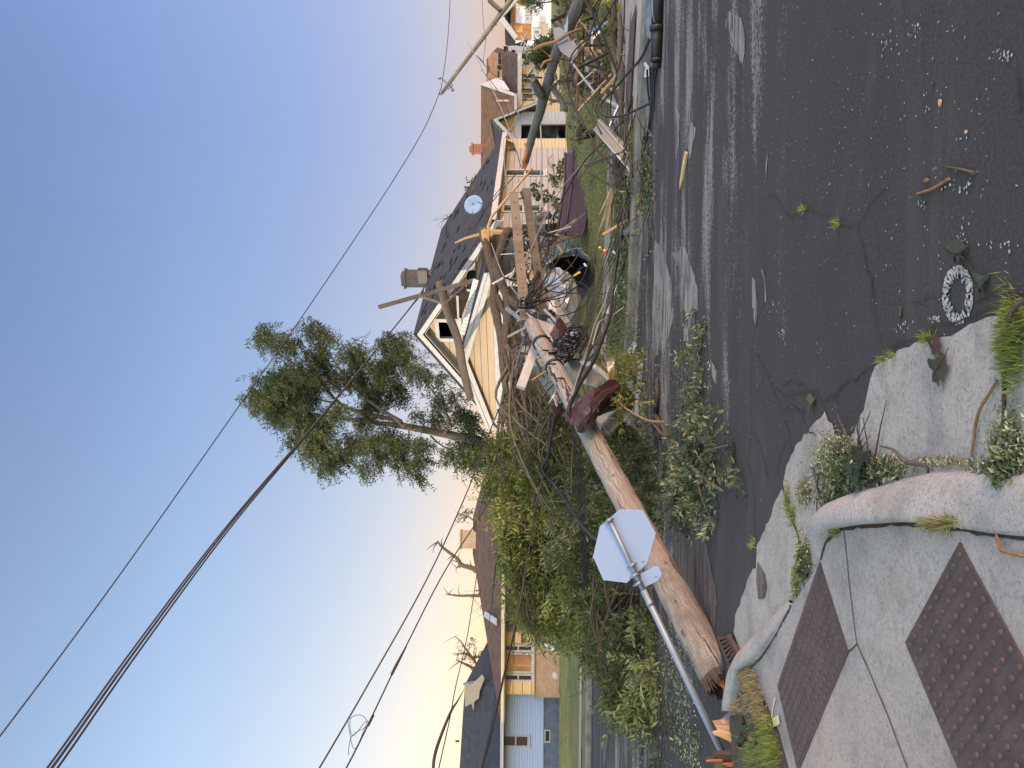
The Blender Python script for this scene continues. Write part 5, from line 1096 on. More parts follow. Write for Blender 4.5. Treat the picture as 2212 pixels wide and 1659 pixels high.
# ---------------- generic bent sheets
def sheet(name, k, rows, m, label, cat='sheet metal', th=.012, rib=0, group=None, sub=3, seed=0, crumple=.0):
    rr = [[(ZP(k, q[0], q[1], q[2])) for q in r] for r in rows]
    rr = [crom(r, sub) for r in rr]; cols = list(zip(*rr)); cols = [crom(c, sub) for c in cols]; rr = [list(r) for r in zip(*cols)]
    rnd = random.Random(seed + 3); R_ = len(rr); K = len(rr[0])
    for i in range(R_):
        for j in range(K):
            n_ = Vector((0, -1, .3)).normalized(); off = 0
            if rib: off += rib * (1 if (j // 1) % 3 == 0 else -1) * .5
            rr[i][j] = rr[i][j] + n_ * off + Vector((rnd.uniform(-1, 1), rnd.uniform(-1, 1), rnd.uniform(-1, 1))) * crumple
    x = MB(); x.grid(rr, th, False); return tag(x.build(name, m), label, cat, group)
sheet('corrugated_sheet', 'B2', [[(480, 560, 23.5), (460, 800, 22.4), (420, 1250, 21.2), (370, 1659, 20.2), (330, 1760, 19.9)], [(600, 500, 22.6), (560, 800, 21.9), (545, 1250, 20.6), (480, 1659, 19.6), (440, 1760, 19.4)], [(720, 400, 21.5), (680, 800, 20.6), (650, 1250, 19.8), (600, 1659, 19.0), (560, 1760, 18.8)], [(855, 280, 19.8), (840, 800, 19.4), (790, 1250, 18.9), (745, 1659, 18.5), (720, 1760, 18.4)]], M['brownsheet'], 'long brown corrugated metal panel leaning along the bungalow side wall', rib=.0, sub=3, th=.03, crumple=.012)
for (xa, xb) in ((455, 340), (560, 460), (670, 590), (770, 680)):
    x = MB(); x.tube([ZP('B2', xa + 10, 560, 22.0), ZP('B2', xa, 1000, 20.7), ZP('B2', xb, 1750, 19.0)], .035, 4); x.build('rib', M['brownsheet'], [c for c in C.objects if c.name == 'corrugated_sheet'][0])
sheet('metal_flap', 'B2', [[(490, 520, 22.5), (560, 580, 22.3), (640, 600, 22)], [(640, 450, 21.5), (700, 480, 21.2), (690, 560, 21)], [(740, 270, 20.5), (770, 330, 20.2), (740, 420, 20.4)], [(790, 0, 20), (850, 60, 19.6), (855, 200, 19.6)]], M['sheet'], 'crumpled grey metal flap curling off the end of the brown panel', crumple=.03)
sheet('metal_duct', 'A5', [[(880, 810, 17.6), (1000, 710, 17.5), (1180, 610, 17.5), (1290, 572, 17.4), (1400, 590, 17.3), (1520, 715, 17.2)], [(900, 830, 18.1), (1030, 740, 18.1), (1190, 665, 18.1), (1290, 650, 18.1), (1400, 680, 18.1), (1500, 735, 18.0)]], M['sheetgreen'], 'bent green-grey metal lip arching over the crushed black duct', crumple=.035)
sheet('crushed_duct', 'A5', [[(930, 800, 17.9), (1150, 670, 18.0), (1380, 680, 18.1), (1510, 730, 17.8), (1565, 900, 17.4)], [(960, 880, 18.3), (1120, 760, 18.5), (1230, 750, 18.6), (1330, 760, 18.6), (1555, 1050, 17.6)], [(1050, 840, 18.2), (1130, 860, 18.4), (1180, 850, 18.5), (1300, 950, 18.2), (1520, 1130, 17.7)], [(1060, 870, 18.0), (1150, 880, 18.2), (1280, 980, 18.0), (1340, 1100, 17.9), (1400, 1345, 17.6)]], M['cable'], 'torn black-lined duct panel lying open on the lawn', crumple=.02)
sheet('crumpled_sheet', 'A5', [[(1040, 840, 17.0), (1000, 905, 16.9), (885, 930, 16.8), (870, 1010, 16.7)], [(1140, 870, 16.9), (1080, 960, 16.5), (950, 1000, 16.6), (900, 1100, 16.5)], [(1230, 950, 16.8), (1130, 1080, 16.4), (1020, 1150, 16.5), (945, 1200, 16.3)], [(1290, 1000, 16.8), (1220, 1130, 16.3), (1080, 1230, 16.4), (935, 1300, 16.2)], [(1340, 1130, 16.7), (1280, 1280, 16.4), (1130, 1360, 16.2), (935, 1430, 16.1)], [(1390, 1350, 16.8), (1370, 1430, 16.5), (1250, 1500, 16.3), (1050, 1520, 16.2)], [(1400, 1590, 16.9), (1330, 1650, 16.6), (1250, 1645, 16.4), (1190, 1640, 16.3)]], M['palesheet'], 'large crumpled silver-grey metal sheet beside the crossarms', crumple=.03, seed=4)
sheet('bent_flashing', 'A5', [[(935, 1420, 15.7), (945, 1330, 15.75), (1010, 1290, 15.8)], [(1000, 1500, 15.6), (1050, 1400, 15.7), (1100, 1370, 15.8)], [(1080, 1570, 15.6), (1160, 1490, 15.7), (1200, 1480, 15.8)], [(1180, 1645, 15.6), (1240, 1600, 15.7), (1250, 1560, 15.8)]], M['sheetlt'], 'pale folded flashing strip under the crumpled sheet', crumple=.01)
sheet('white_flashing', 'A6', [[(215, 95, 12.2), (250, 140, 12.3), (300, 190, 12.4)], [(290, 170, 12.0), (400, 200, 12.1), (530, 235, 12.3)], [(400, 300, 11.7), (480, 300, 11.8), (545, 270, 11.9)], [(550, 470, 11.3), (560, 430, 11.4), (490, 350, 11.6)]], M['sheetlt'], 'folded white flashing lying over the far end of the fallen pole', crumple=.006, sub=2)
sheet('brown_scrap', 'A6', [[(490, 350, 11.2), (560, 480, 11.0)], [(560, 270, 11.3), (610, 400, 11.0)], [(590, 170, 11.6), (700, 350, 11.4)], [(620, 150, 11.9), (730, 330, 11.6)]], M['brownsheet'], 'small folded brown scrap under the white flashing', crumple=.015)
sheet('brown_wrap', 'A6', [[(310, 360, 11.8), (390, 280, 11.8), (430, 300, 11.9)], [(370, 430, 11.5), (470, 380, 11.5), (520, 400, 11.6)], [(430, 470, 11.4), (500, 430, 11.4), (540, 440, 11.5)]], M['brownsheet'], 'brown metal wrapped round the thin end of the fallen pole', crumple=.01)
sheet('brown_sheet', 'A6', [[(660, 1330, 9.2), (840, 1160, 9.25), (950, 1040, 9.3), (1075, 985, 9.3), (1240, 880, 9.6)], [(740, 1400, 8.95), (880, 1260, 8.85), (980, 1130, 8.9), (1050, 1080, 9.1), (1300, 920, 9.7)], [(810, 1470, 8.8), (930, 1350, 8.75), (1020, 1250, 8.8), (1070, 1160, 8.95), (1330, 980, 9.7)], [(870, 1530, 8.9), (960, 1440, 8.8), (1040, 1340, 8.85), (1090, 1160, 9.0), (1320, 1040, 9.8)]], M['brownsheet'], 'crumpled dark brown metal sheet draped over the middle of the fallen pole', crumple=.016, seed=2)
sheet('folded_sheet', 'A6', [[(1080, 1160, 9.3), (1180, 1080, 9.5), (1330, 1010, 9.9)], [(1060, 1260, 9.4), (1200, 1190, 9.6), (1350, 1180, 9.9)], [(1040, 1350, 9.5), (1120, 1290, 9.7), (1320, 1210, 10)]], M['brownsheet'], 'folded-under tail of brown metal behind the draped sheet', crumple=.02)
sheet('ribbed_sheet', 'A6', [[(1030, 1360, 9.9), (1120, 1290, 10.0), (1290, 1220, 10.1), (1400, 1100, 10.2)], [(1110, 1430, 9.7), (1230, 1350, 9.8), (1350, 1260, 9.9), (1450, 1180, 10)], [(1200, 1545, 9.5), (1300, 1450, 9.6), (1430, 1350, 9.7), (1500, 1230, 9.8)]], M['sheetgreen'], 'grey ribbed panel poking out beneath the brown sheet', rib=.02)
sheet('ribbed_sheet', 'A6', [[(700, 650, 11.0), (790, 640, 11.2), (880, 660, 11.3)], [(740, 740, 10.9), (880, 760, 11.0), (1010, 760, 11.1)], [(780, 830, 10.7), (930, 840, 10.8), (1130, 860, 10.9)], [(810, 910, 10.6), (930, 950, 10.7), (1080, 990, 10.6)], ], M['sheetgreen'], 'grey ribbed metal panel standing behind the fallen pole', rib=.03)
sheet('white_edge_trim', 'A6', [[(850, 670, 10.7), (870, 710, 10.7)], [(980, 680, 10.6), (960, 730, 10.6)], [(1080, 730, 10.6), (1060, 770, 10.5)], [(1180, 820, 10.5), (1190, 890, 10.4)]], M['white'], 'curved white trim on the upper edge of the grey panel', th=.02)
sheet('galvanised_flap', 'A6', [[(1110, 570, 11.3), (1300, 585, 11.3), (1510, 575, 11.4)], [(1160, 690, 11.1), (1310, 670, 11.1), (1440, 680, 11.3)], [(1190, 800, 11), (1280, 830, 11), (1320, 860, 11.1)]], M['sheet'], 'mottled galvanised flap standing at the far kerb', crumple=.012)
sheet('silver_trim', 'A6', [[(1485, 450, 11.6), (1540, 465, 11.6)], [(1410, 585, 11.7), (1490, 600, 11.6)]], M['sheetlt'], 'short bright silver channel lying on the kerb by the lawn', sub=2, th=.03)
x = MB(); x.bar(G(*Z('A6', 1558, 680), .03), G(*Z('A6', 1530, 1310), .03), .05, .05); x.bar(G(*Z('A6', 1590, 710), .03), G(*Z('A6', 1562, 1050), .03), .05, .03); tag(x.build('metal_channel', M['sheetlt']), 'long pale metal channel lying at the road edge', 'sheet metal')
sheet('blue_scrap', 'A6', [[(480, 1165, 9.9), (540, 1100, 9.9), (590, 1210, 9.9)], [(560, 1030, 10.1), (580, 1060, 10.1), (610, 1100, 10.1)], [(600, 970, 10.3), (620, 1010, 10.3), (630, 1050, 10.3)]], M['sheetlt'], 'bluish white ribbed scrap behind the pole beside the orange tags', crumple=.006)
sheet('brown_offcut', 'A6', [[(490, 1180, 10.2), (560, 1320, 10.1)], [(600, 1200, 10.3), (640, 1290, 10.2)], [(640, 1150, 10.4), (660, 1250, 10.3)]], M['brownsheet'], 'brown offcut showing under the bluish ribbed scrap', crumple=.01)
sheet('black_plastic', 'A6', [[(1330, 1010, 10.2), (1430, 1010, 10.3), (1480, 1050, 10.2)], [(1330, 1100, 10.0), (1450, 1090, 9.9), (1510, 1130, 10)], [(1350, 1190, 9.9), (1440, 1200, 9.8), (1510, 1200, 9.8)]], M['cable'], 'heap of black plastic under the leafy twig', crumple=.03)
x = MB(); x.bar(ZP('A6', 330, 490, 11.6), ZP('A6', 150, 985, 10.9), .13, .05, (0, 1, 0)); tag(x.build('white_board', M['white']), 'white painted board sticking up to the left of the pole', 'board')
x = MB(); x.tube(crom([ZP('A6', 1180 + 8 * math.sin(i), 40 + 5 * i, 12) for i in range(2)], 2), .01); 
sheet('white_strip', 'A5', [[(1900, 1075, 13.0), (1925, 1090, 13.0)], [(1850, 1200, 12.7), (1880, 1200, 12.7)], [(1780, 1350, 12.4), (1830, 1400, 12.4)], [(1715, 1490, 12.1), (1790, 1505, 12.1)]], M['white'], 'thin white plastic strip lying on the far grass verge under the black cable', th=.01, cat='plastic strip')
# beige folded trim on the right
t = thing('beige_panel', 'long beige folded metal trim propped over the far kerb', 'sheet metal', ZG('B2', 1600, 800, .1))
qa = [ZP('B2', *p) for p in ((960, 60, 13.0), (940, 90, 12.95), (1540, 770, 11.35), (1590, 680, 11.4))]
x = MB(); x.prism(qa, Vector((0, .04, -.02))); part('upper_flange', x, M['beigesheet'], t)
x = MB(); qb = [ZP('B2', *p) for p in ((950, 160, 12.92), (880, 215, 12.9), (1440, 860, 11.2), (1535, 775, 11.3))]; qb[0] = ZP('B2', 952, 100, 12.93); x.prism(qb, Vector((0, .04, -.02))); part('lower_flange', x, M['beigesheet'], t)
x = MB(); x.tube([ZP('B2', 942, 88, 12.9), ZP('B2', 1540, 772, 11.28)], .014, 6); x.tube([ZP('B2', 880, 215, 12.88), ZP('B2', 1440, 860, 11.18)], .014, 6); part('rolled_edge', x, M['sheetlt'], t)
sheet('bent_beige_tail', 'B2', [[(1590, 760, 11.4), (1530, 900, 11.2)], [(1720, 850, 11.2), (1620, 960, 11.0)], [(1730, 900, 11.1), (1590, 990, 10.9)]], M['beigesheet'], 'bent end of beige trim tangled in leaves at the kerb', crumple=.02)

# ---------------- crossarms and timber
def beam(name, k, A, B, wd, ht, m, label, cat='timber', up=(0, 0, 1), group=None, holes=0):
    t = thing(name, label, cat, ZP(k, *B), group); x = MB(); p = ZP(k, *A); q = ZP(k, *B); x.bar(p, q, wd, ht, up); part('beam', x, m, t)
    if holes:
        x = MB()
        for i in range(holes):
            c_ = p.lerp(q, (i + .7) / (holes + .3)); d_ = (q - p).normalized(); s_ = d_.cross(Vector((0, 0, 1))).normalized(); s_ = s_ if s_.y < 0 else -s_; x.tube([c_ + s_ * (wd / 2 - .005), c_ + s_ * (wd / 2 + .012)], .014, 8)
        part('bolt', x, M['rot'], t)
    return t
cr1 = beam('crossarm', 'Z2', (780, 120, 15.2), (865, 1050, 13.0), .13, .17, M['timber'], 'wooden crossarm nearest the yellow gable, lying over the lawn', group='wooden crossarms torn off the pole', holes=7)
cr2 = beam('crossarm', 'Z2', (866, 92, 15.8), (1000, 1010, 13.4), .12, .15, M['greytimber'], 'greyer wooden crossarm behind, closest to the crumpled silver sheet', group='wooden crossarms torn off the pole', holes=7)
beam('crossarm', 'Z2', (905, 420, 14.9), (880, 90, 15.6), .10, .12, M['greytimber'], 'short grey crossarm stub crossing the far ends of the two crossarms', group='wooden crossarms torn off the pole')
x = MB(); x.tube([ZP('A1', 600, 1130, 15.2), ZP('A1', 790, 1060, 15.5)], .012, 5); x.tube(crom([ZP('A1', 770, 1010, 15.6), ZP('A1', 765, 1060, 15.6), ZP('A1', 800, 1080, 15.6)], 3), .012, 5); x.tube(crom([ZP('A1', 560, 1070, 15.1), ZP('A1', 530, 1110, 15.1), ZP('A1', 560, 1150, 15.1)], 3), .012, 5); tag(x.build('crossarm_bolt', M['cable']), 'black bolt rod joining the two crossarm ends', 'hardware')
x = MB(); x.tube(crom([ZP('Z2', 240, 760, 23.3), ZP('Z2', 300, 970, 23.0), ZP('Z2', 375, 1180, 22.4), ZP('Z2', 410, 1380, 21.3), ZP('Z2', 465, 1600, 20.3)], 6), lerpl([.13, .13, .125, .12, .10], 25), 12, True, .02)
tag(x.build('roof_log', M['greytimber']), 'smooth grey log leaning across the attic window of the bungalow', 'log')
x = MB(); a_ = ZP('A8', -400, 1140, 22.4); b_ = ZP('A8', 1010, 745, 22.5); x.bar(a_, b_, .1, .22, (0, 1, 0)); tag(x.build('leaning_beam', M['greytimber']), 'weathered squared beam leaning up past the ridge beside the chimney', 'timber')
x = MB(); x.bar(ZP('A8', 200, 985, 22.3), ZP('A8', 550, 1095, 22.1), .05, .05); x.bar(ZP('A8', 550, 1100, 22.1), ZP('A8', 830, 845, 22.3), .05, .05); tag(x.build('angled_brace', M['greytimber']), 'thin bent brace hanging between beam and log', 'timber')
beam('broken_branch', 'A1', (915, 1540, 18.6), (1310, 1380, 18.4), .1, .14, M['rot'], 'short splintered board in front of the left side window')
x = MB(); x.tube([ZP('A1', 950, 510, 20.5), ZP('A1', 600, 920, 19.6), ZP('A1', 180, 1420, 18.8), ZP('A1', 100, 1640, 18.6)], [.03, .03, .035, .035], 6); tag(x.build('pale_lath', M['newwood']), 'long pale yellow lath leaning against the clapboard side wall', 'board')

# ---------------- leaning pole at the right, far
LP = thing('leaning_utility_pole', 'slender leaning utility pole against the sky above the wrapped house', 'utility pole', P(1200, -130, 30))
tp = ZP('Z1', 258, 675, 33); bt = P(1215, -150, 30); x = MB(); x.tube([tp, tp.lerp(bt, .3), tp.lerp(bt, .7), bt], [.075, .095, .115, .13], 12); part('shaft', x, M['polefar'], LP, 'sunlit wooden shaft')
dl = (bt - tp).normalized(); x = MB(); x.bar(ZP('Z1', 255, 567, 32.9), ZP('Z1', 345, 655, 33.1), .06, .06); x.tube([ZP('Z1', 300, 572, 32.9), ZP('Z1', 335, 622, 32.9)], .02, 5); x.tube([ZP('Z1', 300, 650, 33), ZP('Z1', 335, 622, 33)], .02, 5); part('bracket', x, M['galv'], LP)
for c_ in ((250, 568), (345, 655), (258, 682), (575, 275), (600, 242), (625, 212), (655, 175)):
    x = MB(); q = ZP('Z1', *c_, 32.9); x.tube([q, q + Vector((0, 0, .09)), q + Vector((0, 0, .14))], [.06, .06, .03], 8); part('insulator', x, M['porcelain'], LP)
x = MB(); x.bar(ZP('Z1', 600, 0, 31.5), ZP('Z1', 685, 78, 31.3), .14, .14); part('crossarm', x, M['greytimber'], LP)
# ---------------- long fallen grey trunk at the right
FT = thing('snapped_trunk', 'long bare grey pole-like trunk slanting down in front of the garage', 'fallen trunk', P(1210, 100, 14.5))
x = MB(); pts = [ZP('Z1', 865, 1190, 17.0), ZP('Z1', 895, 1060, 16.8), ZP('Z1', 925, 950, 16.5), ZP('Z1', 965, 830, 16.2), ZP('Z1', 990, 730, 16.0), ZP('Z1', 1030, 590, 15.5), ZP('Z1', 1065, 460, 15.1), ZP('Z1', 1110, 330, 14.7), ZP('Z1', 1180, 180, 14.3), ZP('Z1', 1260, 20, 14.0), ZP('Z1', 1330, -140, 13.8)]
pts = crom(pts, 4); x.tube(pts, lerpl([.06, .085, .09, .095, .11, .10, .10, .105, .12, .13, .14], len(pts)), 12, True, .04); part('trunk', x, M['bonewood'], FT)
x = MB()
for i in range(8): q = ZP('Z1', 845 + random.uniform(-10, 25), 1215 + random.uniform(-50, 30), 17.0); x.tube([ZP('Z1', 870, 1150, 17), q], [.07, .01], 5)
part('splintered_tip', x, M['splintred'], FT)
def limb(par, k, pts, rs, m, nm='limb', n=8, jit=.06, lab=None):
    p = crom([ZP(k, *q) for q in pts], 5); x = MB(); x.tube(p, lerpl(rs, len(p)), n, True, jit); return part(nm, x, m, par, lab)
limb(FT, 'Z1', [(990, 720, 15.8), (945, 660, 15.6), (915, 580, 15.4)], [.075, .065, .05], M['bonewood']); limb(FT, 'Z1', [(985, 690, 15.7), (950, 610, 15.4), (920, 575, 15.2)], [.07, .06, .05], M['bonewood'])
limb(FT, 'Z1', [(1080, 430, 15), (1045, 440, 14.9), (1000, 455, 14.8), (975, 500, 14.8)], [.05, .04, .03, .015], M['barkorg']); limb(FT, 'Z1', [(860, 1040, 16.8), (880, 1090, 16.8), (850, 1180, 16.9)], [.02, .04, .05], M['splintred'])
limb(FT, 'Z1', [(1050, 625, 15.7), (1100, 690, 15.4), (1160, 800, 15)], [.06, .06, .05], M['bonewood'], 'root')
# ---------------- second traffic sign, crumpled
S2 = thing('bent_road_sign', 'pinkish bent octagonal sign back crumpled against the fallen trunk', 'road sign', ZP('B1', 1000, 400, 14))
x = MB(); q = [(290, 415), (375, 388), (465, 450), (510, 490), (530, 610), (345, 640), (310, 570)]; x.prism([ZP('B1', a_, b_, 13.9 + .0006 * (b_ - 600)) for a_, b_ in q], (0, .012, 0)); part('sign_plate', x, M['sunpink_alu'], S2, 'upper half of the folded plate')
x = MB(); q = [(345, 640), (530, 610), (590, 590), (640, 690), (650, 810), (545, 852), (400, 750)]; x.prism([ZP('B1', a_, b_, 13.88 + .0006 * (b_ - 600)) for a_, b_ in q], (0, .012, -.003)); part('sign_plate', x, M['sunpink_alu'], S2, 'lower half of the folded plate')
x = MB(); x.bar(ZP('B1', 350, 650, 13.8), ZP('B1', 500, 575, 13.75), .09, .05); part('bracket', x, M['galv'], S2); x = MB(); x.tube([ZP('B1', 820, 470, 13.8), ZP('B1', 1160, 310, 13.3)], .045, 8); part('post', x, M['galv'], S2)
x = MB(); x.prism([ZP('B1', a_, b_, 13.8) for a_, b_ in ((500, 225), (475, 330), (440, 390), (470, 470), (495, 470), (505, 330))], (0, .012, 0)); part('small_plate', x, M['alu'], S2, 'narrow blue-white plate edge')

# ================================================================== TREES
def blobs(k, lst, Y, sc, dep=.8, ysc=None):
    out = []
    for b in lst:
        yy = b[3] if len(b) > 3 else Y; c_ = ZP(k, b[0], b[1], yy + random.uniform(-dep, dep)); r = b[2] * ZZ[k][2] / FPX * yy * sc; out.append((c_, (r, r * .9, r))) 
    return out
TR = thing('standing_tree', 'tall windswept green tree rising behind the bungalow gable', 'tree', Vector((P(1100, 950, 28).x, 28, .4)))
TB = [(230, 420, 90), (290, 400, 60), (400, 480, 100), (520, 470, 70), (640, 350, 90), (720, 390, 60), (740, 480, 80), (680, 590, 110), (560, 680, 110), (430, 740, 130), (330, 780, 110), (220, 760, 60), (200, 900, 110), (300, 950, 140), (450, 880, 140), (600, 850, 150), (400, 1030, 120), (550, 1050, 140), (720, 700, 120), (960, 540, 110), (1000, 620, 110), (850, 760, 100), (1000, 760, 100), (1230, 480, 90), (1330, 450, 90), (1270, 620, 110), (1180, 700, 120), (1350, 560, 100), (1120, 850, 120), (1300, 800, 100), (1100, 980, 110), (1300, 900, 80), (700, 1100, 110), (850, 1000, 100), (1050, 1080, 90), (580, 1180, 110), (480, 1230, 80), (700, 1250, 120), (600, 1330, 80), (780, 1350, 110), (760, 1450, 90), (950, 1250, 120), (900, 1380, 70), (1100, 1250, 110), (1250, 1230, 120), (1180, 1380, 90), (1350, 1300, 100), (1500, 1280, 90), (1050, 1450, 70), (1350, 1430, 90), (1500, 1420, 80), (1480, 1530, 60), (1450, 680, 90), (1550, 720, 70), (1650, 760, 60), (1480, 1050, 60), (1650, 950, 90), (1650, 1080, 80), (1800, 1050, 90), (1880, 1100, 100), (1850, 1250, 90), (1760, 1350, 90), (1880, 1400, 110), (1950, 1250, 100), (1790, 900, 60), (2050, 1350, 120), (2100, 1500, 120), (2150, 1250, 90)]
Bt = blobs('Z8', TB, 28, .78, 1.3); mb = MB()
foliage('crown', Bt, 100, (-.75, 0, -.35), .16, .042, M['treeleaf'], TR, tuft=.75, nl=18, spread=.36, mb=mb, tw_r=.006, out=.45)
pts = [P(1230, 1000, 28)] + [ZP('Z8', *q, 28) for q in ((2150, 1330), (2010, 1290), (1700, 1220), (1370, 1160), (1130, 1130), (750, 1080), (560, 1030))]
pts = crom(pts, 5); mb.tube(pts, lerpl([.19, .18, .17, .15, .12, .075, .05, .02], len(pts)), 10, True, .05)
for br, r in (([(1400, 1165), (1300, 1110), (1060, 1060), (880, 980), (720, 820), (450, 620), (280, 500)], [.10, .08, .07, .06, .045, .03, .015]), ([(1370, 1130), (1180, 1010), (980, 840), (800, 600), (640, 400)], [.09, .06, .045, .03, .015]), ([(1180, 1010), (1220, 850), (1260, 700), (1300, 500)], [.05, .035, .025, .01]),
              ([(1710, 1220), (1740, 1110), (1650, 930), (1540, 800)], [.07, .06, .035, .02]), ([(1080, 1180), (1110, 1280), (1200, 1400)], [.03, .025, .01]), ([(1600, 1240), (1680, 1310), (1800, 1370), (1920, 1430)], [.04, .03, .02, .01]), ([(1980, 1280), (1900, 1350), (1840, 1400)], [.04, .03, .01]), ([(850, 980), (700, 950), (560, 900)], [.04, .03, .015]), ([(740, 1080), (700, 1250), (760, 1420)], [.03, .02, .01]), ([(1430, 1180), (1420, 1300), (1360, 1430)], [.03, .02, .01])):
    p = crom([ZP('Z8', *q, 28 + .4 * math.sin(i + r[0] * 50)) for i, q in enumerate(br)], 4); mb.tube(p, lerpl(r, len(p)), 7, True, .06)
part('trunk', mb, M['barklt'], TR, 'leaning grey trunk with forked limbs')

# the big fallen tree: limbs in front of the bungalow, green crown lying to the left
FTr = thing('fallen_tree', 'great fallen tree with bright green crown and bare limbs stretched before the bungalow', 'tree', Vector((-2, 15.5, .2)))
L1 = [(548, 372, 20.6), (562, 430, 20.5), (600, 560, 20.3), (640, 740, 20.0), (636, 900, 19.6), (665, 1050, 19.2), (690, 1200, 18.6), (705, 1400, 17.9), (735, 1620, 17.2), (780, 1900, 16.4), (830, 2200, 15.8)]
L2 = [(760, 385, 20.4), (720, 420, 20.3), (690, 520, 20.1), (652, 640, 19.9), (690, 760, 19.6), (725, 850, 19.3), (745, 960, 19.0), (722, 1120, 18.5), (728, 1280, 18.0), (755, 1400, 17.6), (800, 1560, 17.0), (830, 1750, 16.5), (850, 1950, 16)]
limb(FTr, 'Z2', L1, [.09, .12, .125, .115, .12, .11, .10, .09, .07, .05, .03], M['bark'], 'limb', 10, .09, 'upper dark limb with a torn pale end'); limb(FTr, 'Z2', L2, [.14, .14, .12, .11, .12, .11, .115, .10, .09, .08, .06, .04, .02], M['bark'], 'limb', 10, .09, 'second thick twisting limb')
limb(FTr, 'Z2', [(745, 880, 19.1), (800, 930, 18.8), (860, 980, 18.6), (900, 1100, 18.4), (1000, 1240, 18)], [.1, .1, .09, .07, .05], M['bark'], 'limb', 9, .08); limb(FTr, 'Z2', [(660, 860, 19.6), (700, 960, 19.3), (770, 1100, 18.8), (800, 1300, 18.2), (870, 1600, 17)], [.08, .08, .06, .05, .02], M['bark'])
limb(FTr, 'Z2', [(790, 1200, 18.2), (790, 1400, 17.7), (830, 1500, 17.3), (850, 1700, 16.8), (870, 2000, 16)], [.09, .08, .07, .05, .03], M['bark']); limb(FTr, 'Z2', [(760, 960, 19), (840, 1080, 18.5), (930, 1300, 17.6), (1000, 1450, 17)], [.06, .05, .04, .02], M['bark'])
for i in range(6):
    x = MB(); p = ZP('Z2', 556 + 8 * i, 400 + 6 * i, 20.4); x.tube([p + Vector((-.3, 0, -.02)), p, ZP('Z2', 545 + 12 * i, 378 - 8 * (i % 3), 20.4)], [.06, .05, .01], 4); part('torn_fibre', x, M['newwood'], FTr)
random.seed(21)
mb = MB()
for i in range(46):
    a_ = ZP('Z3', random.uniform(700, 860), random.uniform(-100, 500), random.uniform(15.5, 17.5)); b_ = ZP('Z3', random.uniform(750, 1400), random.uniform(500, 1500), random.uniform(13, 16.5)); m2 = a_.lerp(b_, .5) + Vector((0, 0, random.uniform(-.4, .5)))
    p = crom([a_, m2, b_], 5); mb.tube(p, lerpl([random.uniform(.025, .05), .025, .008], len(p)), 5, False)
for i in range(80):
    a_ = ZP('Z3', random.uniform(850, 1400), random.uniform(150, 1500), random.uniform(12.8, 15)); b_ = a_ + Vector((random.uniform(-1.2, 1.2), random.uniform(-.5, .3), random.uniform(-.5, .5))); mb.tube(crom([a_, a_.lerp(b_, .5) + Vector((0, 0, random.uniform(-.15, .15))), b_], 3), lerpl([.014, .01, .004], 7), 4, False)
part('branches', mb, M['barklt'], FTr, 'tangle of bare grey branches')
mb2 = MB(); random.seed(44)
for i in range(60):
    a_ = ZP('D', random.uniform(1070, 1220), random.uniform(880, 1300), random.uniform(14.8, 15.6)); b_ = a_ + Vector((random.uniform(-1.6, .2), random.uniform(-.4, .1), random.uniform(-.6, .5))); mb2.tube(crom([a_, a_.lerp(b_, .5) + Vector((0, 0, random.uniform(-.1, .2))), b_], 3), lerpl([.018, .012, .004], 7), 4, False)
GB = [(1065, 960, 26), (1080, 1030, 38), (1085, 1085, 34), (1100, 1150, 45), (1112, 1220, 45), (1125, 1285, 38), (1160, 1325, 24), (1195, 1345, 22), (1150, 1010, 45), (1160, 1080, 50), (1170, 1160, 55), (1180, 1235, 50), (1185, 1310, 42), (1215, 1270, 38), (1230, 1325, 26), (1130, 930, 38), (1110, 870, 24), (1140, 850, 24), (1095, 990, 30), (1125, 1060, 40), (1085, 1125, 26)]
foliage('crown', blobs('D', [(b[0], b[1], b[2], 16.2 - (b[0] - 1060) * .008) for b in [(q[0] + (10 if q[1] > 1070 else 0), q[1], q[2] * .86) for q in GB]], 16, 1.0, .7), 180, (-.8, -.1, -.4), .15, .042, M['leafbr'], FTr, tuft=.7, nl=18, spread=.4, mb=mb2)  # brighter leaf colours paint the sunlit part of the crown
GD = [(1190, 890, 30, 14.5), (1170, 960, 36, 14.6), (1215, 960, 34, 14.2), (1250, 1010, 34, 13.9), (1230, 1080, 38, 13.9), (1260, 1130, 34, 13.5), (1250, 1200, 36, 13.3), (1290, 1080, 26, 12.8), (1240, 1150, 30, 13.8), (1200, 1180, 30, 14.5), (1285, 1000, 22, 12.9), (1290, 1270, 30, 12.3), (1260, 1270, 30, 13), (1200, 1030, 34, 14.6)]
foliage('shade_painted_crown', blobs('D', GD, 14, 1.0, .5), 170, (-.6, -.1, -.3), .12, .034, M['leaf'], FTr, tuft=.5, nl=14, spread=.6, mb=mb2)  # darker leaf colours paint the shade within the same crown
part('twigs', mb2, M['bark'], FTr)
foliage('withered_twigs', blobs('D', GD, 14.3, 1.0, .5), 85, (-.3, 0, -.2), .09, .03, M['leafdead'], FTr, tuft=.4, nl=10, spread=.8)
LB = [(1270, 1300, 34, 12.2), (1300, 1330, 36, 11.6), (1330, 1370, 40, 11), (1300, 1400, 36, 11.4), (1350, 1420, 42, 10.5), (1390, 1440, 34, 9.9), (1380, 1490, 32, 9.9), (1340, 1480, 36, 10.5), (1405, 1400, 24, 9.8), (1360, 1340, 32, 10.6), (1395, 1350, 24, 10), (1320, 1280, 28, 11.6), (1350, 1525, 22, 10.2), (1400, 1300, 22, 9.6), (1380, 1320, 22, 9.9), (1270, 1350, 22, 12.2)]
BR2 = thing('fallen_branch', 'big dark green leafy branch lying in the left road beside the sign post', 'branch', G(1440, 1400)); mb = MB()
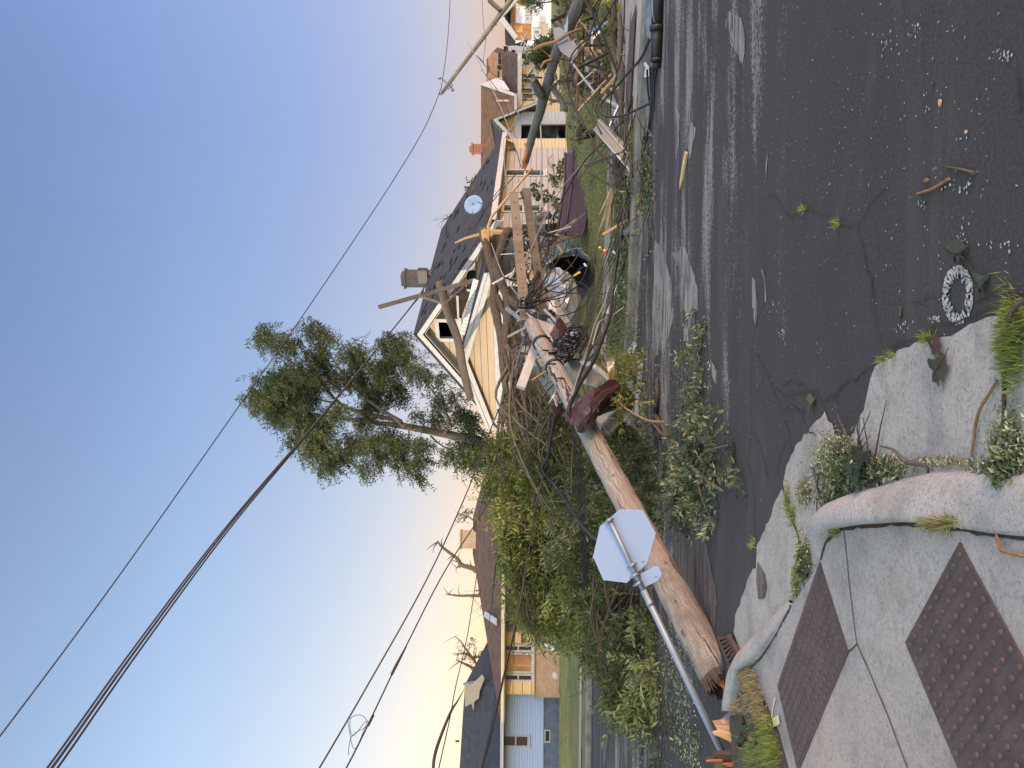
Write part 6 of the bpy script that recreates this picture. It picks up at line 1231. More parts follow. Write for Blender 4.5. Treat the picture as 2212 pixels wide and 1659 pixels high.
for i in range(26): a_ = P(random.uniform(1280, 1380), random.uniform(1240, 1330), 11.3); b_ = P(random.uniform(1290, 1420), random.uniform(1400, 1540), random.uniform(9.8, 11)); b_.z = max(b_.z, .08); p = crom([a_, a_.lerp(b_, .5) + Vector((0, 0, .15)), b_], 4); mb.tube(p, lerpl([.02, .014, .005], len(p)), 5, False)
foliage('leaves', blobs('D', LB, 11, 1.0, .35), 260, (-.8, -.25, -.3), .12, .034, M['leaf'], BR2, tuft=.55, nl=16, spread=.42, mb=mb); part('twigs', mb, M['bark'], BR2)
foliage('inner_leaves', blobs('D', [(b[0] + 8, b[1], b[2] * .8, b[3] + .3) for b in LB], 11, 1.0, .3), 200, (-.55, -.25, -.2), .11, .04, M['leafdk'], BR2, tuft=.4, nl=12)  # darker copy of the leaves paints shade inside the branch
# thin leafy rubbish trailing along the left road
BR3 = thing('fallen_branch', 'flat trail of torn twigs and leaves on the left road near the picture edge', 'branch', G(1400, 1600)); mb = MB()
foliage('leaves', blobs('D', [(1400, 1560, 14, 9.9), (1420, 1600, 14, 9.4), (1415, 1640, 12, 9.5), (1395, 1590, 10, 10), (1460, 1560, 10, 8.2), (1470, 1600, 8, 7.9)], 9.7, 1.0, .1), 260, (-.7, -.1, 0), .07, .03, M['leafgr'], BR3, tuft=.25, nl=10, mb=mb)
for i in range(14): a_ = G(random.uniform(1380, 1440), random.uniform(1500, 1660), .03); mb.tube([a_, a_ + Vector((random.uniform(-.6, .6), random.uniform(-.2, .2), .02))], .008, 4)
part('twigs', mb, M['bark'], BR3)
# strip of foliage under the right side of the pole
BR4 = thing('fallen_branch', 'dense dark foliage pressed under the fallen pole beside the grey panel', 'branch', G(1380, 980)); mb = MB()
foliage('leaves', blobs('D', [(1335, 930, 22, 9.9), (1350, 970, 26, 9.6), (1365, 1010, 24, 9.3), (1345, 1010, 22, 9.4), (1380, 1050, 22, 8.6), (1390, 1090, 18, 8.2), (1360, 930, 20, 9.7), (1375, 970, 18, 9.0), (1320, 900, 16, 10.3)], 9.4, 1.0, .15), 420, (-.2, -.3, -.4), .07, .028, M['leafdk'], BR4, tuft=.28, nl=12, mb=mb); part('twigs', mb, M['bark'], BR4)
# foreground branch on the asphalt
BR5 = thing('fallen_branch', 'long leafy branch lying on the dark asphalt in the middle of the road', 'branch', G(1540, 1000)); mb = MB()
RB = [(1498, 665, 9), (1506, 690, 12), (1512, 715, 14), (1508, 745, 15), (1515, 780, 14), (1505, 810, 14), (1512, 840, 14), (1500, 860, 18), (1530, 870, 14), (1545, 895, 14), (1520, 905, 20), (1495, 900, 20), (1505, 940, 24), (1535, 945, 16), (1560, 915, 9), (1578, 950, 11), (1585, 985, 9), (1595, 1010, 7), (1480, 940, 18), (1470, 975, 22), (1500, 985, 28), (1535, 985, 20), (1555, 1010, 14), (1480, 1015, 26), (1510, 1030, 30), (1540, 1035, 20), (1480, 1060, 24), (1500, 1075, 26), (1525, 1080, 20), (1470, 1095, 18), (1495, 1115, 16), (1520, 1125, 12), (1545, 1120, 8), (1475, 1130, 12), (1440, 1000, 14), (1450, 1040, 14), (1430, 960, 12)]
bl = []
for b in RB:
    g = G(b[0] + 6, b[1]); yy = g.y; r = b[2] / FPX * yy; bl.append((Vector((g.x, g.y, r * .35 + .02)), (r, r * 1.3, r * .45)))
def ground_clip(o, zmin):
    me = o.data; co = np.zeros(len(me.vertices) * 3, np.float32); me.vertices.foreach_get('co', co); co = co.reshape(-1, 3); oz = ORG[o.name].z
    wz = co[:, 2] + oz; bad = wz < zmin; co[bad, 2] = zmin - oz + (zmin - wz[bad]) * .12 + RNG.random(bad.sum()) * .012; me.vertices.foreach_set('co', co.ravel()); me.update()
lv = foliage('leaves', bl, 800, (-.55, -.1, .05), .068, .026, M['leafgr'], BR5, tuft=.26, nl=12, spread=.45, mb=mb); ground_clip(lv, .004)
p = crom([G(1450, 960, .06), G(1470, 985, .09), G(1495, 1010, .1), G(1530, 1040, .08), G(1560, 1060, .05)], 6); mb.tube(p, lerpl([.035, .032, .025, .02, .012], len(p)), 8, True, .06)
for A, B in (((1470, 985), (1500, 760)), ((1490, 1000), (1510, 700)), ((1500, 1010), (1580, 960)), ((1480, 990), (1420, 900)), ((1500, 1010), (1475, 1120)), ((1510, 1020), (1540, 1130)), ((1440, 950), (1400, 895))):
    a_ = G(*A, .08); b_ = G(*B, .03); p = crom([a_, a_.lerp(b_, .5) + Vector((.04, 0, .05)), b_], 5); mb.tube(p, lerpl([.014, .01, .005], len(p)), 6)
part('branch', mb, M['barklt'], BR5)
# leafy sprig in front of the grey panels
BR6 = thing('fallen_branch', 'yellow-tinged leafy sprig arching in front of the brown sheet and galvanised flap', 'branch', G(1420, 900)); mb = MB()
foliage('leaves', blobs('A6', [(1350, 700, 60, 10.4), (1450, 700, 50, 10.3), (1500, 790, 60, 10), (1420, 830, 70, 10), (1350, 930, 60, 9.9), (1500, 880, 50, 9.9), (1300, 1100, 60, 9.6), (1240, 1030, 50, 9.7), (1400, 1150, 50, 9.4), (1120, 680, 40, 10.6), (1420, 1320, 40, 9.1), (1300, 1270, 35, 9.3)], 10, 1.0, .12), 420, (.3, -.1, .1), .085, .03, M['leafbr'], BR6, tuft=.28, nl=12, mb=mb)
for pts in ([(1320, 760, 10.3), (1220, 900, 9.9), (1195, 980, 9.8), (1220, 1080, 9.6), (1300, 1140, 9.4), (1400, 1230, 9.1), (1550, 1320, 8.7), (1680, 1380, 8.4), (1860, 1390, 8.1)], [(1195, 980, 9.8), (1190, 800, 10.2), (1120, 680, 10.5)], [(1220, 900, 9.9), (1350, 850, 10), (1480, 800, 10)], [(1300, 1140, 9.4), (1420, 1120, 9.4)]):
    p = crom([ZP('A6', *q) for q in pts], 4); mb.tube(p, lerpl([.006, .01, .014] if len(pts) > 5 else [.01, .004], len(p)), 6)
part('stem', mb, M['barkorg'], BR6)
# leafy bits by the far kerb at the right
BR7 = thing('fallen_branch', 'torn leafy twigs round the bent end of the beige trim', 'branch', ZG('B2', 1600, 1100)); mb = MB()
foliage('leaves', blobs('B2', [(1700, 650, 60, 11.2), (1620, 750, 60, 11.2), (1500, 900, 70, 11.5), (1480, 1100, 60, 11.6), (1650, 1050, 70, 10.9), (1750, 850, 60, 10.6), (1880, 700, 50, 10.0), (1900, 450, 40, 10.0), (1780, 1000, 50, 10.4), (1720, 1250, 40, 10.6), (1350, 1250, 60, 12.2), (1450, 1400, 60, 11.6), (1600, 1380, 60, 11), (1830, 560, 40, 10.3), (1740, 430, 40, 10.8), (1350, 1050, 40, 12.3)], 11, 1.0, .12), 260, (0, -.1, .1), .10, .045, M['leafbr'], BR7, tuft=.3, nl=8, spread=.8, mb=mb); part('twigs', mb, M['bark'], BR7)
# climbing leaves on the side wall
IV = thing('climbing_vine', 'leafy vine hanging across the pale clapboard side wall', 'vine', FS.at(2, .6)); mb = MB()
vb = [(900, 900, 40), (960, 950, 50), (1010, 850, 45), (1050, 1000, 50), (1180, 970, 50), (1200, 1060, 60), (1120, 1110, 40), (1370, 1050, 50), (1350, 1150, 40), (1420, 560, 60), (1520, 430, 60), (1450, 450, 40), (1440, 660, 50), (1390, 730, 50), (1300, 660, 30), (1480, 780, 40), (710, 980, 40), (1400, 1330, 50), (1350, 1260, 35), (1370, 1450, 40), (1550, 550, 40)]
foliage('leaves', [(onplane(*Z('A1', a_, b_), FS.at(0, 0, -.15), FS.n), (r * .1124 / FPX * 23, .06, r * .1124 / FPX * 23)) for a_, b_, r in vb], 130, (0, -.2, -.5), .13, .1, M['leafdk'], IV, tuft=.25, nl=5, spread=.9)
for pts in ([(1330, 380), (1370, 560), (1400, 750), (1420, 880)], [(900, 900), (1050, 980), (1200, 1000), (1350, 1080)], [(1340, 250), (1260, 360), (1340, 500)]): mb.tube(crom([onplane(*Z('A1', *q), FS.at(0, 0, -.12), FS.n) for q in pts], 4), .012, 5)
part('stems', mb, M['bark'], IV)
# shrubs and trees at the far right and left
def shrub(nm, label, cat, k, lst, Y_, mat, per, L_, W_, tuft=.35, trunk=True, wind=(0, 0, .1), nl=12, dep=.4):
    bs = blobs(k, lst, Y_, 1.0, dep); c_ = sum((b[0] for b in bs), Vector()) / len(bs); t = thing(nm, label, cat, (c_.x, c_.y, gz(c_.x, c_.y))); mb = MB()
    foliage('crown', bs, per, wind, L_, W_, mat, t, tuft=tuft, nl=nl, mb=mb, spread=.7)
    if trunk:
        for i in range(7): b = random.choice(bs)[0]; mb.tube(crom([Vector((c_.x, c_.y, gz(c_.x, c_.y) - .1)), (Vector((c_.x, c_.y, 0)) + b) / 2 + Vector((0, 0, .1)), b], 3), lerpl([.05, .03, .01], 7), 5)
    part('trunk', mb, M['bark'], t); return t
shrub('evergreen_shrub', 'dark evergreen shrub in front of the cream house and trunk', 'shrub', 'A3', [(1220, 900, 80), (1300, 850, 120), (1300, 750, 110), (1380, 650, 90), (1420, 760, 110), (1400, 900, 110), (1300, 970, 80), (1450, 620, 60), (1480, 850, 70)], 30, M['leafdk'], 150, .14, .05)
shrub('spruce_tree', 'dark spruce boughs hanging before the wrapped house at the top corner', 'tree', 'A3', [(1060, 40, 60), (1120, 60, 60), (1180, 60, 60), (1230, 90, 50), (1160, 0, 70), (1060, -40, 80), (1250, -20, 70), (1150, -90, 90)], 42, M['leafdk'], 70, .2, .04, .5, True, (0, 0, -.5))
shrub('broken_bush', 'dead brown bush behind the bent pinkish sign', 'shrub', 'B1', [(420, 80, 70), (520, 150, 80), (620, 200, 80), (700, 100, 90), (800, 60, 80), (600, 60, 80), (650, 330, 60), (880, 100, 60), (500, 270, 50), (700, 560, 60), (900, 560, 50)], 16.5, M['leafdead'], 260, .08, .04, .3)
shrub('green_saplings', 'fresh green leafy saplings growing on the verge right of the beige trim', 'shrub', 'B1', [(1060, 60, 45), (1060, 240, 40), (1300, 60, 50), (1400, 200, 60), (1350, 350, 50), (1430, 450, 50), (1350, 550, 50), (1200, 400, 40), (1480, 80, 50), (1340, 1000, 40), (1340, 700, 50), (1100, 450, 40), (1420, 650, 40), (1250, 150, 50)], 13, M['leafbr'], 230, .10, .05, .3)
shrub('torn_branch', 'brown-leaved broken branch lying on the lawn left of the cable loop', 'branch', 'B1', [(600, 1180, 60), (680, 1250, 70), (750, 1300, 60), (480, 1130, 50), (1000, 1000, 70), (1040, 1150, 60), (560, 1050, 50), (980, 880, 50), (760, 1150, 50), (400, 1200, 60), (1060, 900, 40)], 15, M['leafdead'], 200, .07, .04, .3, True, (0, 0, -.4))
shrub('torn_branch', 'small clump of withered leaves on the grass before the garage', 'branch', 'B2', [(660, 260, 50), (700, 230, 50), (620, 300, 40), (570, 390, 20)], 17, M['leafdead'], 260, .09, .04, .3)
def twig(name, k, pts, rs, m, label, cat='branch', group=None, n=7, jit=.08, g=False):
    p = crom([(ZG(k, q[0], q[1], q[2]) if g else ZP(k, *q)) for q in pts], 5); x = MB(); x.tube(p, lerpl(rs, len(p)), n, True, jit); return tag(x.build(name, m), label, cat, group)
twig('bare_branch', 'B1', [(650, 725, 14.2), (640, 880, 14.3), (665, 960, 14.4), (620, 1160, 14.6), (645, 1260, 14.7), (635, 1500, 15), (632, 1700, 15.2)], [.06, .055, .05, .05, .035, .025, .02], M['barkorg'], 'orange-brown limb hanging straight out from under the bent sign')
twig('bare_branch', 'B1', [(0, 725, 14.0), (120, 660, 13.9), (330, 600, 13.7), (520, 485, 13.6), (680, 430, 13.8)], [.03, .035, .03, .028, .02], M['barkorg'], 'long curved orange branch crossing the face of the bent sign')
twig('bare_branch', 'B1', [(400, 840, 14.4), (440, 1000, 14.5), (480, 1080, 14.6), (505, 1240, 14.8), (510, 1500, 15)], [.035, .03, .03, .02, .01], M['barkorg'], 'forked orange twig below the broken trunk tip'); twig('bare_branch', 'B1', [(700, 620, 14), (800, 730, 13.9), (920, 810, 13.8), (890, 960, 13.9), (880, 1100, 14), (850, 1260, 14.1)], [.06, .05, .04, .03, .02, .015], M['barkorg'], 'kinked splintered limb trailing below the bent sign')
twig('kerb_limb', 'B1', [(1160, -80, 12.6), (1170, 350, 12.8), (1180, 700, 13), (1230, 950, 12.9), (1290, 1150, 12.7), (1340, 1540, 12.4)], [.04, .05, .055, .055, .05, .05], M['barklt'], 'uppermost of the pale limbs laid along the far verge', group='pale limbs lying along the far kerb')
twig('kerb_limb', 'B1', [(1240, 180, 12.3), (1265, 500, 12.3), (1245, 780, 12.3), (1285, 1050, 12.3), (1270, 1400, 12.4), (1275, 1800, 12.5)], [.03, .045, .045, .05, .045, .04], M['barklt'], 'middle pale limb laid along the far verge', group='pale limbs lying along the far kerb')
twig('kerb_limb', 'B1', [(1540, 100, 11.4), (1490, 450, 11.5), (1430, 800, 11.6), (1400, 1200, 11.8), (1385, 1659, 12)], [.04, .06, .07, .06, .055], M['barklt'], 'thickest pale limb, the one nearest the far kerb', group='pale limbs lying along the far kerb')
t = thing('fallen_log', 'smooth grey log with a splintered cream end on the grass below the beige trim', 'log', ZP('B2', 1200, 900, 13.4))
p = crom([ZP('B2', *q) for q in ((1340, -40, 12.6), (1300, 300, 12.8), (1240, 600, 13.0), (1215, 850, 13.2), (1175, 1050, 13.3))], 5); x = MB(); x.tube(p, lerpl([.05, .08, .09, .1, .1], len(p)), 10, True, .03); part('shaft', x, M['barklt'], t)
x = MB(); 
for i in range(12): shard(x, ZP('B2', 1175 + random.uniform(-25, 25), 1040, 13.3), ZP('B2', 1050 + random.uniform(-20, 120), 1340, 13.4) - ZP('B2', 1180, 1050, 13.3), random.uniform(.5, .95), .05, .03)
part('splintered_end', x, M['newwood'], t)
# stripped trees on the skyline behind the left house
def bare(label, k, chains, Y_, r0_, leaf=None):
    c_ = ZP(k, *chains[0][0], Y_); t = thing('stripped_tree', label, 'tree', (c_.x, c_.y, .5)); x = MB(); tips = []
    x.tube([Vector((c_.x, c_.y, .4)), c_], [r0_ * 1.3, r0_], 8)
    for ci, ch_ in enumerate(chains):
        p = crom([ZP(k, q[0], q[1], Y_ + .3 * ci) for q in ch_], 4); rr = r0_ if ci == 0 else r0_ * .55; x.tube(p, lerpl([rr, rr * .7, rr * .25], len(p)), 6, True, .1); tips.append(p[-1])
        for j in range(4, len(p), 3):
            for _ in range(2): q = p[j] + Vector((random.uniform(-.7, .7), 0, random.uniform(-.2, .8))); x.tube([p[j], p[j].lerp(q, .5) + Vector((0, 0, .08)), q], [rr * .25, rr * .15, .008], 4)
    part('trunk', x, M['barklt'], t)
    if leaf: foliage('crown', blobs(k, leaf, Y_, 1, .3), 35, (0, 0, .2), .16, .06, M['leafdead'], t, tuft=.3, nl=6, spread=.9)
    return t
bare('stripped forked tree above the roof at its chimney', 'Z4', [[(325, 235), (300, 210), (215, 185), (185, 140), (75, 55), (40, 10)], [(215, 185), (180, 205)]], 42, .17)
bare('stripped tree with a few tattered leaves above the low eave of the blue house', 'Z4', [[(330, 965), (290, 930), (180, 875)], [(345, 945), (310, 880), (250, 800), (210, 740), (170, 705)], [(310, 880), (250, 830), (190, 830)], [(300, 860), (360, 850), (410, 850)]], 45, .15, [(300, 760, 40), (330, 850, 40), (270, 850, 40), (390, 840, 30), (200, 830, 25)])
bare('thin curved stripped snag over the middle of the brown roof', 'Z4', [[(362, 408), (280, 408), (180, 408), (98, 395)], [(340, 405), (345, 375), (320, 368)]], 41, .1); bare('small leafy snag right of the roof chimney', 'Z3', [[(490, 1200), (450, 1170), (400, 1180), (380, 1190)], [(450, 1170), (455, 1110)]], 43, .05, [(430, 1150, 40), (410, 1190, 35), (470, 1120, 25)])
bare('tiny broken snag left of the roof flashing', 'Z4', [[(380, 495), (360, 480), (355, 495)], [(390, 535), (350, 555)]], 41, .04, [(370, 480, 20)])
bare('small twiggy snag over the torn slate roof ridge', 'Z2', [[(330, 265), (300, 290), (262, 312)], [(300, 290), (295, 265)]], 30, .04)
shrub('roof_debris_twigs', 'tuft of leaves caught on the slate roof edge', 'branch', 'Z1', [(455, 1350, 18), (470, 1335, 14)], 27.5, M['leafdk'], 120, .12, .05, .3, False)
for i, (x_, y_, lab) in enumerate(((895, 1000, 'white heart-shaped board against the brick base'),)):
    x = MB(); x.prism([ZP('Z4', a_, b_, 34.4) for a_, b_ in ((880, 965), (895, 962), (905, 975), (912, 985), (908, 1005), (895, 1020), (870, 985))], (0, .03, 0)); tag(x.build('yard_board', M['white']), lab, 'board')
x = MB()
for i in range(3): x.bar(ZP('Z4', 1005, 300 + 12 * i, 20), ZP('Z4', 1085, 305 + 14 * i, 20), .05, .05)
tag(x.build('wood_pallet', M['timber']), 'brown slatted wood scrap deep in the fallen crown', 'board')
sheet('white_bag', 'Z4', [[(1165, 730, 14.5), (1185, 735, 14.5)], [(1200, 765, 14.4), (1215, 760, 14.3)], [(1225, 800, 14.3), (1262, 795, 14.1)], [(1240, 825, 14.2), (1268, 850, 14.1)]], M['whitebit'], 'torn white plastic bag caught in the left branches', 'plastic bag', crumple=.03)

# ================================================================== CABLES
random.seed(31)
def cable(name, pts, r, m, label, cat='cable', k='D', n=7, sub=8, group=None, rs=None, g=False):
    p = crom([(ZG(k, *q) if g else ZP(k, *q)) for q in pts], sub); x = MB(); x.tube(p, rs and lerpl(rs, len(p)) or r, n, True); return tag(x.build(name, m), label, cat, group)
OW = 'overhead wires crossing the sky'
cable('overhead_wire', [(-120, 1740, 13), (0, 1590, 14.3), (260, 1240, 18), (525, 865, 23), (645, 695, 25.5), (830, 420, 29), (915, 280, 31.5), (953, 190, 33)], .017, M['wire'], 'uppermost overhead wire running from the top of the tree to the leaning pole', 'wire', group=OW)
cable('overhead_wire', [(953, 190, 33), (962, 130, 34), (969, 60, 36), (975, -60, 40)], .016, M['wire'], 'overhead wire leaving the leaning pole towards the frame edge', 'wire', group=OW)
for i, (dx, dy, lb) in enumerate(((0, 0, 'lowest strand'), (-7, -4, 'middle strand'), (5, 10, 'outer strand'))):
    cable('overhead_wire', [(40 + dx, 1740 + dy, 9), (112 + dx, 1659 + dy, 9.8), (300 + dx * .8, 1395 + dy * .7, 12.4), (500 + dx * .5, 1130 + dy * .4, 15.5), (700 + dx * .2, 893 + dy * .2, 19), (870, 685, 22.6), (915, 625 + 3 * i, 23.4)], .016 if i else .02, M['wire'], lb + ' of the thick wire bundle passing the tree to the chimney', 'wire', group=OW)
cable('overhead_wire', [(915, 625, 23.4), (955, 560, 22.6), (1000, 515, 22), (1060, 440, 21.5), (1120, 370, 21)], .014, M['wire'], 'thin wire sagging over the slate roof to the garage', 'wire', group=OW); cable('overhead_wire', [(905, 640, 23.3), (960, 545, 22.4), (1030, 470, 21.8), (1090, 395, 21)], .012, M['wire'], 'second thin wire sagging over the slate roof', 'wire', group=OW)
cable('overhead_wire', [(610, 1790, 9.2), (690, 1659, 10), (800, 1470, 11.2), (920, 1255, 12.8), (1010, 1060, 14.5), (1075, 890, 15.5), (1130, 780, 15), (1135, 665, 13.2)], .012, M['wire'], 'overhead wire from below the tree down to the crossarms', 'wire', group=OW)
WS = cable('overhead_wire', [(660, 1790, 8), (748, 1659, 8.8), (850, 1450, 10.2), (880, 1390, 10.6), (960, 1235, 11.8), (1040, 1110, 12.8), (1110, 980, 13.2), (1180, 850, 12)], .010, M['wire'], 'overhead wire with a long spliced sleeve above the left house', 'wire', group=OW)
x = MB(); x.tube([ZP('D', 846, 1457, 10.15), ZP('D', 856, 1437, 10.25), ZP('D', 877, 1397, 10.6)], [.02, .022, .012], 8); x.tube([ZP('D', 795, 1567, 9.3), ZP('D', 806, 1545, 9.45)], .018, 8); part('splice', x, M['wire'], WS)
x = MB(); c_ = ZP('D', 768, 1590, 9.1)
x.tube(crom([ZP('D', *q) for q in ((752, 1632, 9), (760, 1590, 9.1), (795, 1566, 9.2), (780, 1545, 9.3), (757, 1553, 9.3), (762, 1590, 9.2), (790, 1558, 9.2), (788, 1572, 9.2), (765, 1618, 9.1), (752, 1560, 9.2), (756, 1552, 9.3))], 5), .004, 5); part('wire_coil', x, M['wire'], WS, 'loose coil of thin wire')
cable('overhead_wire', [(932, 1740, 9), (948, 1659, 9.5), (970, 1560, 10.5), (985, 1480, 11.5), (1010, 1370, 13), (1030, 1240, 15)], .008, M['wire'], 'thin wire dropping in front of the dark roof at the left', 'wire', group=OW)
cable('dangling_cable', [(938, 1700, 9.3), (936, 1655, 9.5), (942, 1620, 9.7), (958, 1575, 10), (975, 1535, 10.3), (988, 1515, 10.5), (1003, 1488, 10.7)], .02, M['wire'], 'thick curled cable end hanging at the left of the view', rs=[.018, .02, .022, .02, .018, .012, .003])
for i in range(2): cable('service_cable', [(1030 + i * 2, 1710, 8), (1042 + 2 * i, 1650, 8.3), (1062 + 3 * i, 1570, 8.8), (1090, 1450 + 5 * i, 9.4), (1117 + i, 1332, 10), (1147, 1165, 10.8), (1157 + 2 * i, 1090, 11), (1175, 1020, 11.2), (1190, 950, 11), (1200, 905, 10.6)], .010, M['cable'], ['service cable crossing in front of the boarded window and fallen crown', 'twin of the service cable, twisted just below it'][i])
cable('service_cable', [(1183, 845, 10.9), (1210, 800, 11), (1165, 760, 11.6), (1120, 720, 12)], .01, M['cable'], 'short black cable from the pole to the white board')
cable('fat_cable', [(1198, 900, 10.3), (1190, 945, 10.6), (1184, 985, 10.8), (1172, 1012, 11), (1200, 1050, 11), (1225, 1085, 10.6), (1255, 1130, 9.8), (1290, 1165, 8.2), (1312, 1160, 7.6)], .022, M['cable'], 'fat black cable kinked behind the pole among the branches')
for i in range(5): cable('branch_cable', [(1235 + 4 * i, 900 + 8 * i, 11.5), (1245 + 4 * i, 1030, 12), (1253 + 3 * i, 1160, 12.2), (1262 + 3 * i, 1290 + 6 * i, 12.4), (1258 + 5 * i, 1400 + 10 * i, 12.6)],   .008, M['cable'], ['black cable through the shaded crown, nearest the bright leaves', 'second black cable through the shaded crown', 'third black cable through the shaded crown', 'fourth black cable through the shaded crown', 'lowest black cable through the shaded crown'][i], group='cables threaded through the fallen crown')
# the heavy black cable over the far verge
cable('main_cable', [('x')] and [(1228, 893, 8.95), (1232, 873, 9.2), (1252, 830, 9.7), (1279, 786, 10.2), (1300, 735, 10.8), (1318, 680, 11.3), (1324, 620, 11.8), (1334, 550, 12.1), (1349, 485, 12.1), (1369, 402, 11.8), (1390, 330, 10.9), (1405, 260, 10.3), (1409, 190, 10.0), (1413, 140, 9.7)], .028, M['cable'], 'heaviest black cable running from the pole over the far verge to the splice case')
cable('main_cable', [(1230, 885, 9.0), (1240, 850, 9.6), (1262, 790, 10.4), (1290, 720, 11.2), (1320, 640, 11.7), (1350, 560, 11.9), (1364, 505, 11.9), (1385, 450, 11.5), (1410, 370, 10.6), (1415, 300, 10.2), (1412, 200, 9.9), (1420, 135, 9.6)], .015, M['cable'], 'thinner black cable beside the heaviest one')
cable('main_cable', [(1234, 870, 9.2), (1246, 820, 9.8), (1270, 750, 10.8), (1285, 700, 11.2), (1305, 655, 11.6), (1318, 610, 12)], .008, M['whitecable'], 'pale grey cable running next to the black cable from the pole')
cable('grey_cable', [(1347, 664, 11.6), (1318, 685, 11.3), (1296, 695, 11), (1288, 715, 10.8), (1280, 745, 10.6)], .012, M['whitecable'], 'short pale grey cable hooked over the black cable on the verge')
for i in range(4): cable('verge_cable', [(1215 + 6 * i, 790 - 5 * i, 10.9), (1240 + 5 * i, 745, 11.3), (1262 + 4 * i, 700, 11.8), (1290 + 4 * i, 610, 12.3), (1322 + 5 * i, 515 + 8 * i, 12.4), (1345 + 4 * i, 440 + 10 * i, 12.2)], .009, M['cable'], ['first', 'second', 'third', 'fourth'][i] + ' thin black cable fanning over the verge from the pole top', group='thin cables fanning over the verge')
cable('verge_cable', [(1366, 240, 11.6), (1300, 310, 13), (1260, 352, 14), (1220, 420, 15), (1190, 480, 15.5), (1140, 600, 14)], .013, M['cable'], 'taut black cable stretched past the brown panel'); cable('verge_cable', [(1310, 300, 12.8), (1262, 350, 14), (1215, 405, 15), (1180, 465, 15.2), (1130, 580, 14)], .010, M['whitecable'], 'taut white cable stretched past the brown panel')
cable('cable_loop', [(1404, 82, 9.9), (1385, 125, 10.4), (1355, 160, 11), (1325, 195, 11.3), (1302, 220, 11.5), (1298, 240, 11.5), (1312, 252, 11.4), (1345, 250, 11), (1380, 235, 10.5), (1410, 220, 10.1)], .018, M['cable'], 'wide black cable loop rising over the far verge by the tactile plate')
for i in range(5): cable('kerb_cable', [(1398 + 6 * i, 150 - 5 * i, 9.9 + .05 * i), (1400 + 6 * i, 200, 10.1), (1408 + 3 * i, 260, 10.2), (1403 + 5 * i, 330, 10.5), (1400 + 6 * i, 400, 10.7 - .1 * i)], .014, M['cable'], ['first', 'second', 'third', 'fourth', 'fifth'][i] + ' black cable of the bundle leaving the splice case along the kerb', group='black cables bundled along the far kerb')
for i, (a0, a1) in enumerate((((1340, -20), (1230, 140)), ((1350, -20), (1320, 250)), ((1395, -20), (1360, 270)), ((1300, -10), (1225, 180)))): cable('verge_cable', [(a0[0], a0[1], 11.8), ((a0[0] + a1[0]) / 2 + 8, (a0[1] + a1[1]) / 2, 12.0), (a1[0], a1[1], 12.4), (a1[0] + 70, a1[1] + 150, 12.0)], .012, M['cable'], ['upper', 'middle', 'lower', 'outermost'][i] + ' black cable slanting over the right verge from the frame edge')
t = thing('splice_case', 'large black cylindrical cable splice case lying at the far kerb', 'splice case', G(1432, 90)); x = MB(); A = P(1418, 131, 9.45); B = P(1418, 60, 9.35); x.tube([A, B], .072, 18); part('barrel', x, M['cable'], t)
x = MB(); d_ = (B - A).normalized(); x.tube([B - d_ * .03, B + d_ * .03], .085, 18); x.tube([A - d_ * .01, A + d_ * .03], .08, 18); x.tube([A - d_ * .09, A], .05, 12); part('end_ring', x, M['cable'], t)
x = MB(); x.tube([B, P(1421, 0, 9.3), P(1424, -120, 9.2)], .068, 16); part('barrel', x, M['cable'], t, 'second barrel running out of the frame'); x = MB(); x.tube([B, P(1410, 30, 9.2), P(1408, -60, 9.1)], .012, 6); part('strap', x, M['galv'], t)
sheet('grey_tarp', 'B1', [[(1610, -60, 10.3), (1700, -60, 10.0), (1800, -60, 9.7), (1900, -60, 9.5)], [(1620, 120, 10.3), (1720, 130, 10.0), (1800, 140, 9.8), (1880, 150, 9.5)], [(1640, 350, 10.2), (1700, 330, 10.0), (1760, 320, 9.8), (1800, 300, 9.7)], [(1660, 540, 10.1), (1700, 560, 9.9), (1740, 540, 9.8), (1760, 500, 9.7)]], M['found'], 'blue-grey tarp scrap behind the black splice case', 'tarp', crumple=.012)
sheet('white_card', 'B1', [[(1590, 900, 10.6), (1640, 890, 10.4)], [(1630, 1000, 10.3), (1690, 980, 10.2)], [(1625, 1110, 10.3), (1690, 1130, 10.1)]], M['white'], 'curled white card on the kerb below the cable loop', 'card', crumple=.01)
cable('wire_end', [(1405, 385, 10.55), (1404, 460, 10.5), (1412, 478, 10.4)], .022, M['cable'], 'straight black cable end pointing down beside copper strands')
t = thing('copper_joint', 'frayed copper strands meeting a black joint at the road edge', 'cable', ZG('B2', 1800, 1600)); x = MB()
for i in range(14): x.tube(crom([ZP('B2', 1700 + random.uniform(-6, 6), 1420, 10.4), ZP('B2', 1715 + random.uniform(-22, 12), 1500, 10.3), ZP('B2', 1800 + random.uniform(-15, 15), 1610, 10.1)], 4), .005, 4)
for i in range(8): x.tube(crom([ZP('Z2', 1830 + random.uniform(-5, 5), 395, 10.0), ZP('Z2', 1828 + random.uniform(-8, 8), 430, 9.95), ZP('Z2', 1835 + random.uniform(-6, 6), 462, 9.9)], 3), .005, 4)
part('copper_strands', x, M['splintred'], t); x = MB(); x.tube([ZP('Z2', 1800, 340, 10.1), ZP('Z2', 1830, 355, 10.0), ZP('Z2', 1832, 395, 9.95)], [.05, .07, .05], 8, True, .15); part('joint', x, M['cable'], t)
cable('grey_box', [(1, 1)] and [(1352, 505, 11.7), (1368, 490, 11.6), (1380, 482, 11.4)], .07, M['sheet'], 'dented grey metal fitting resting on the far kerb', 'fitting', n=7, sub=2)
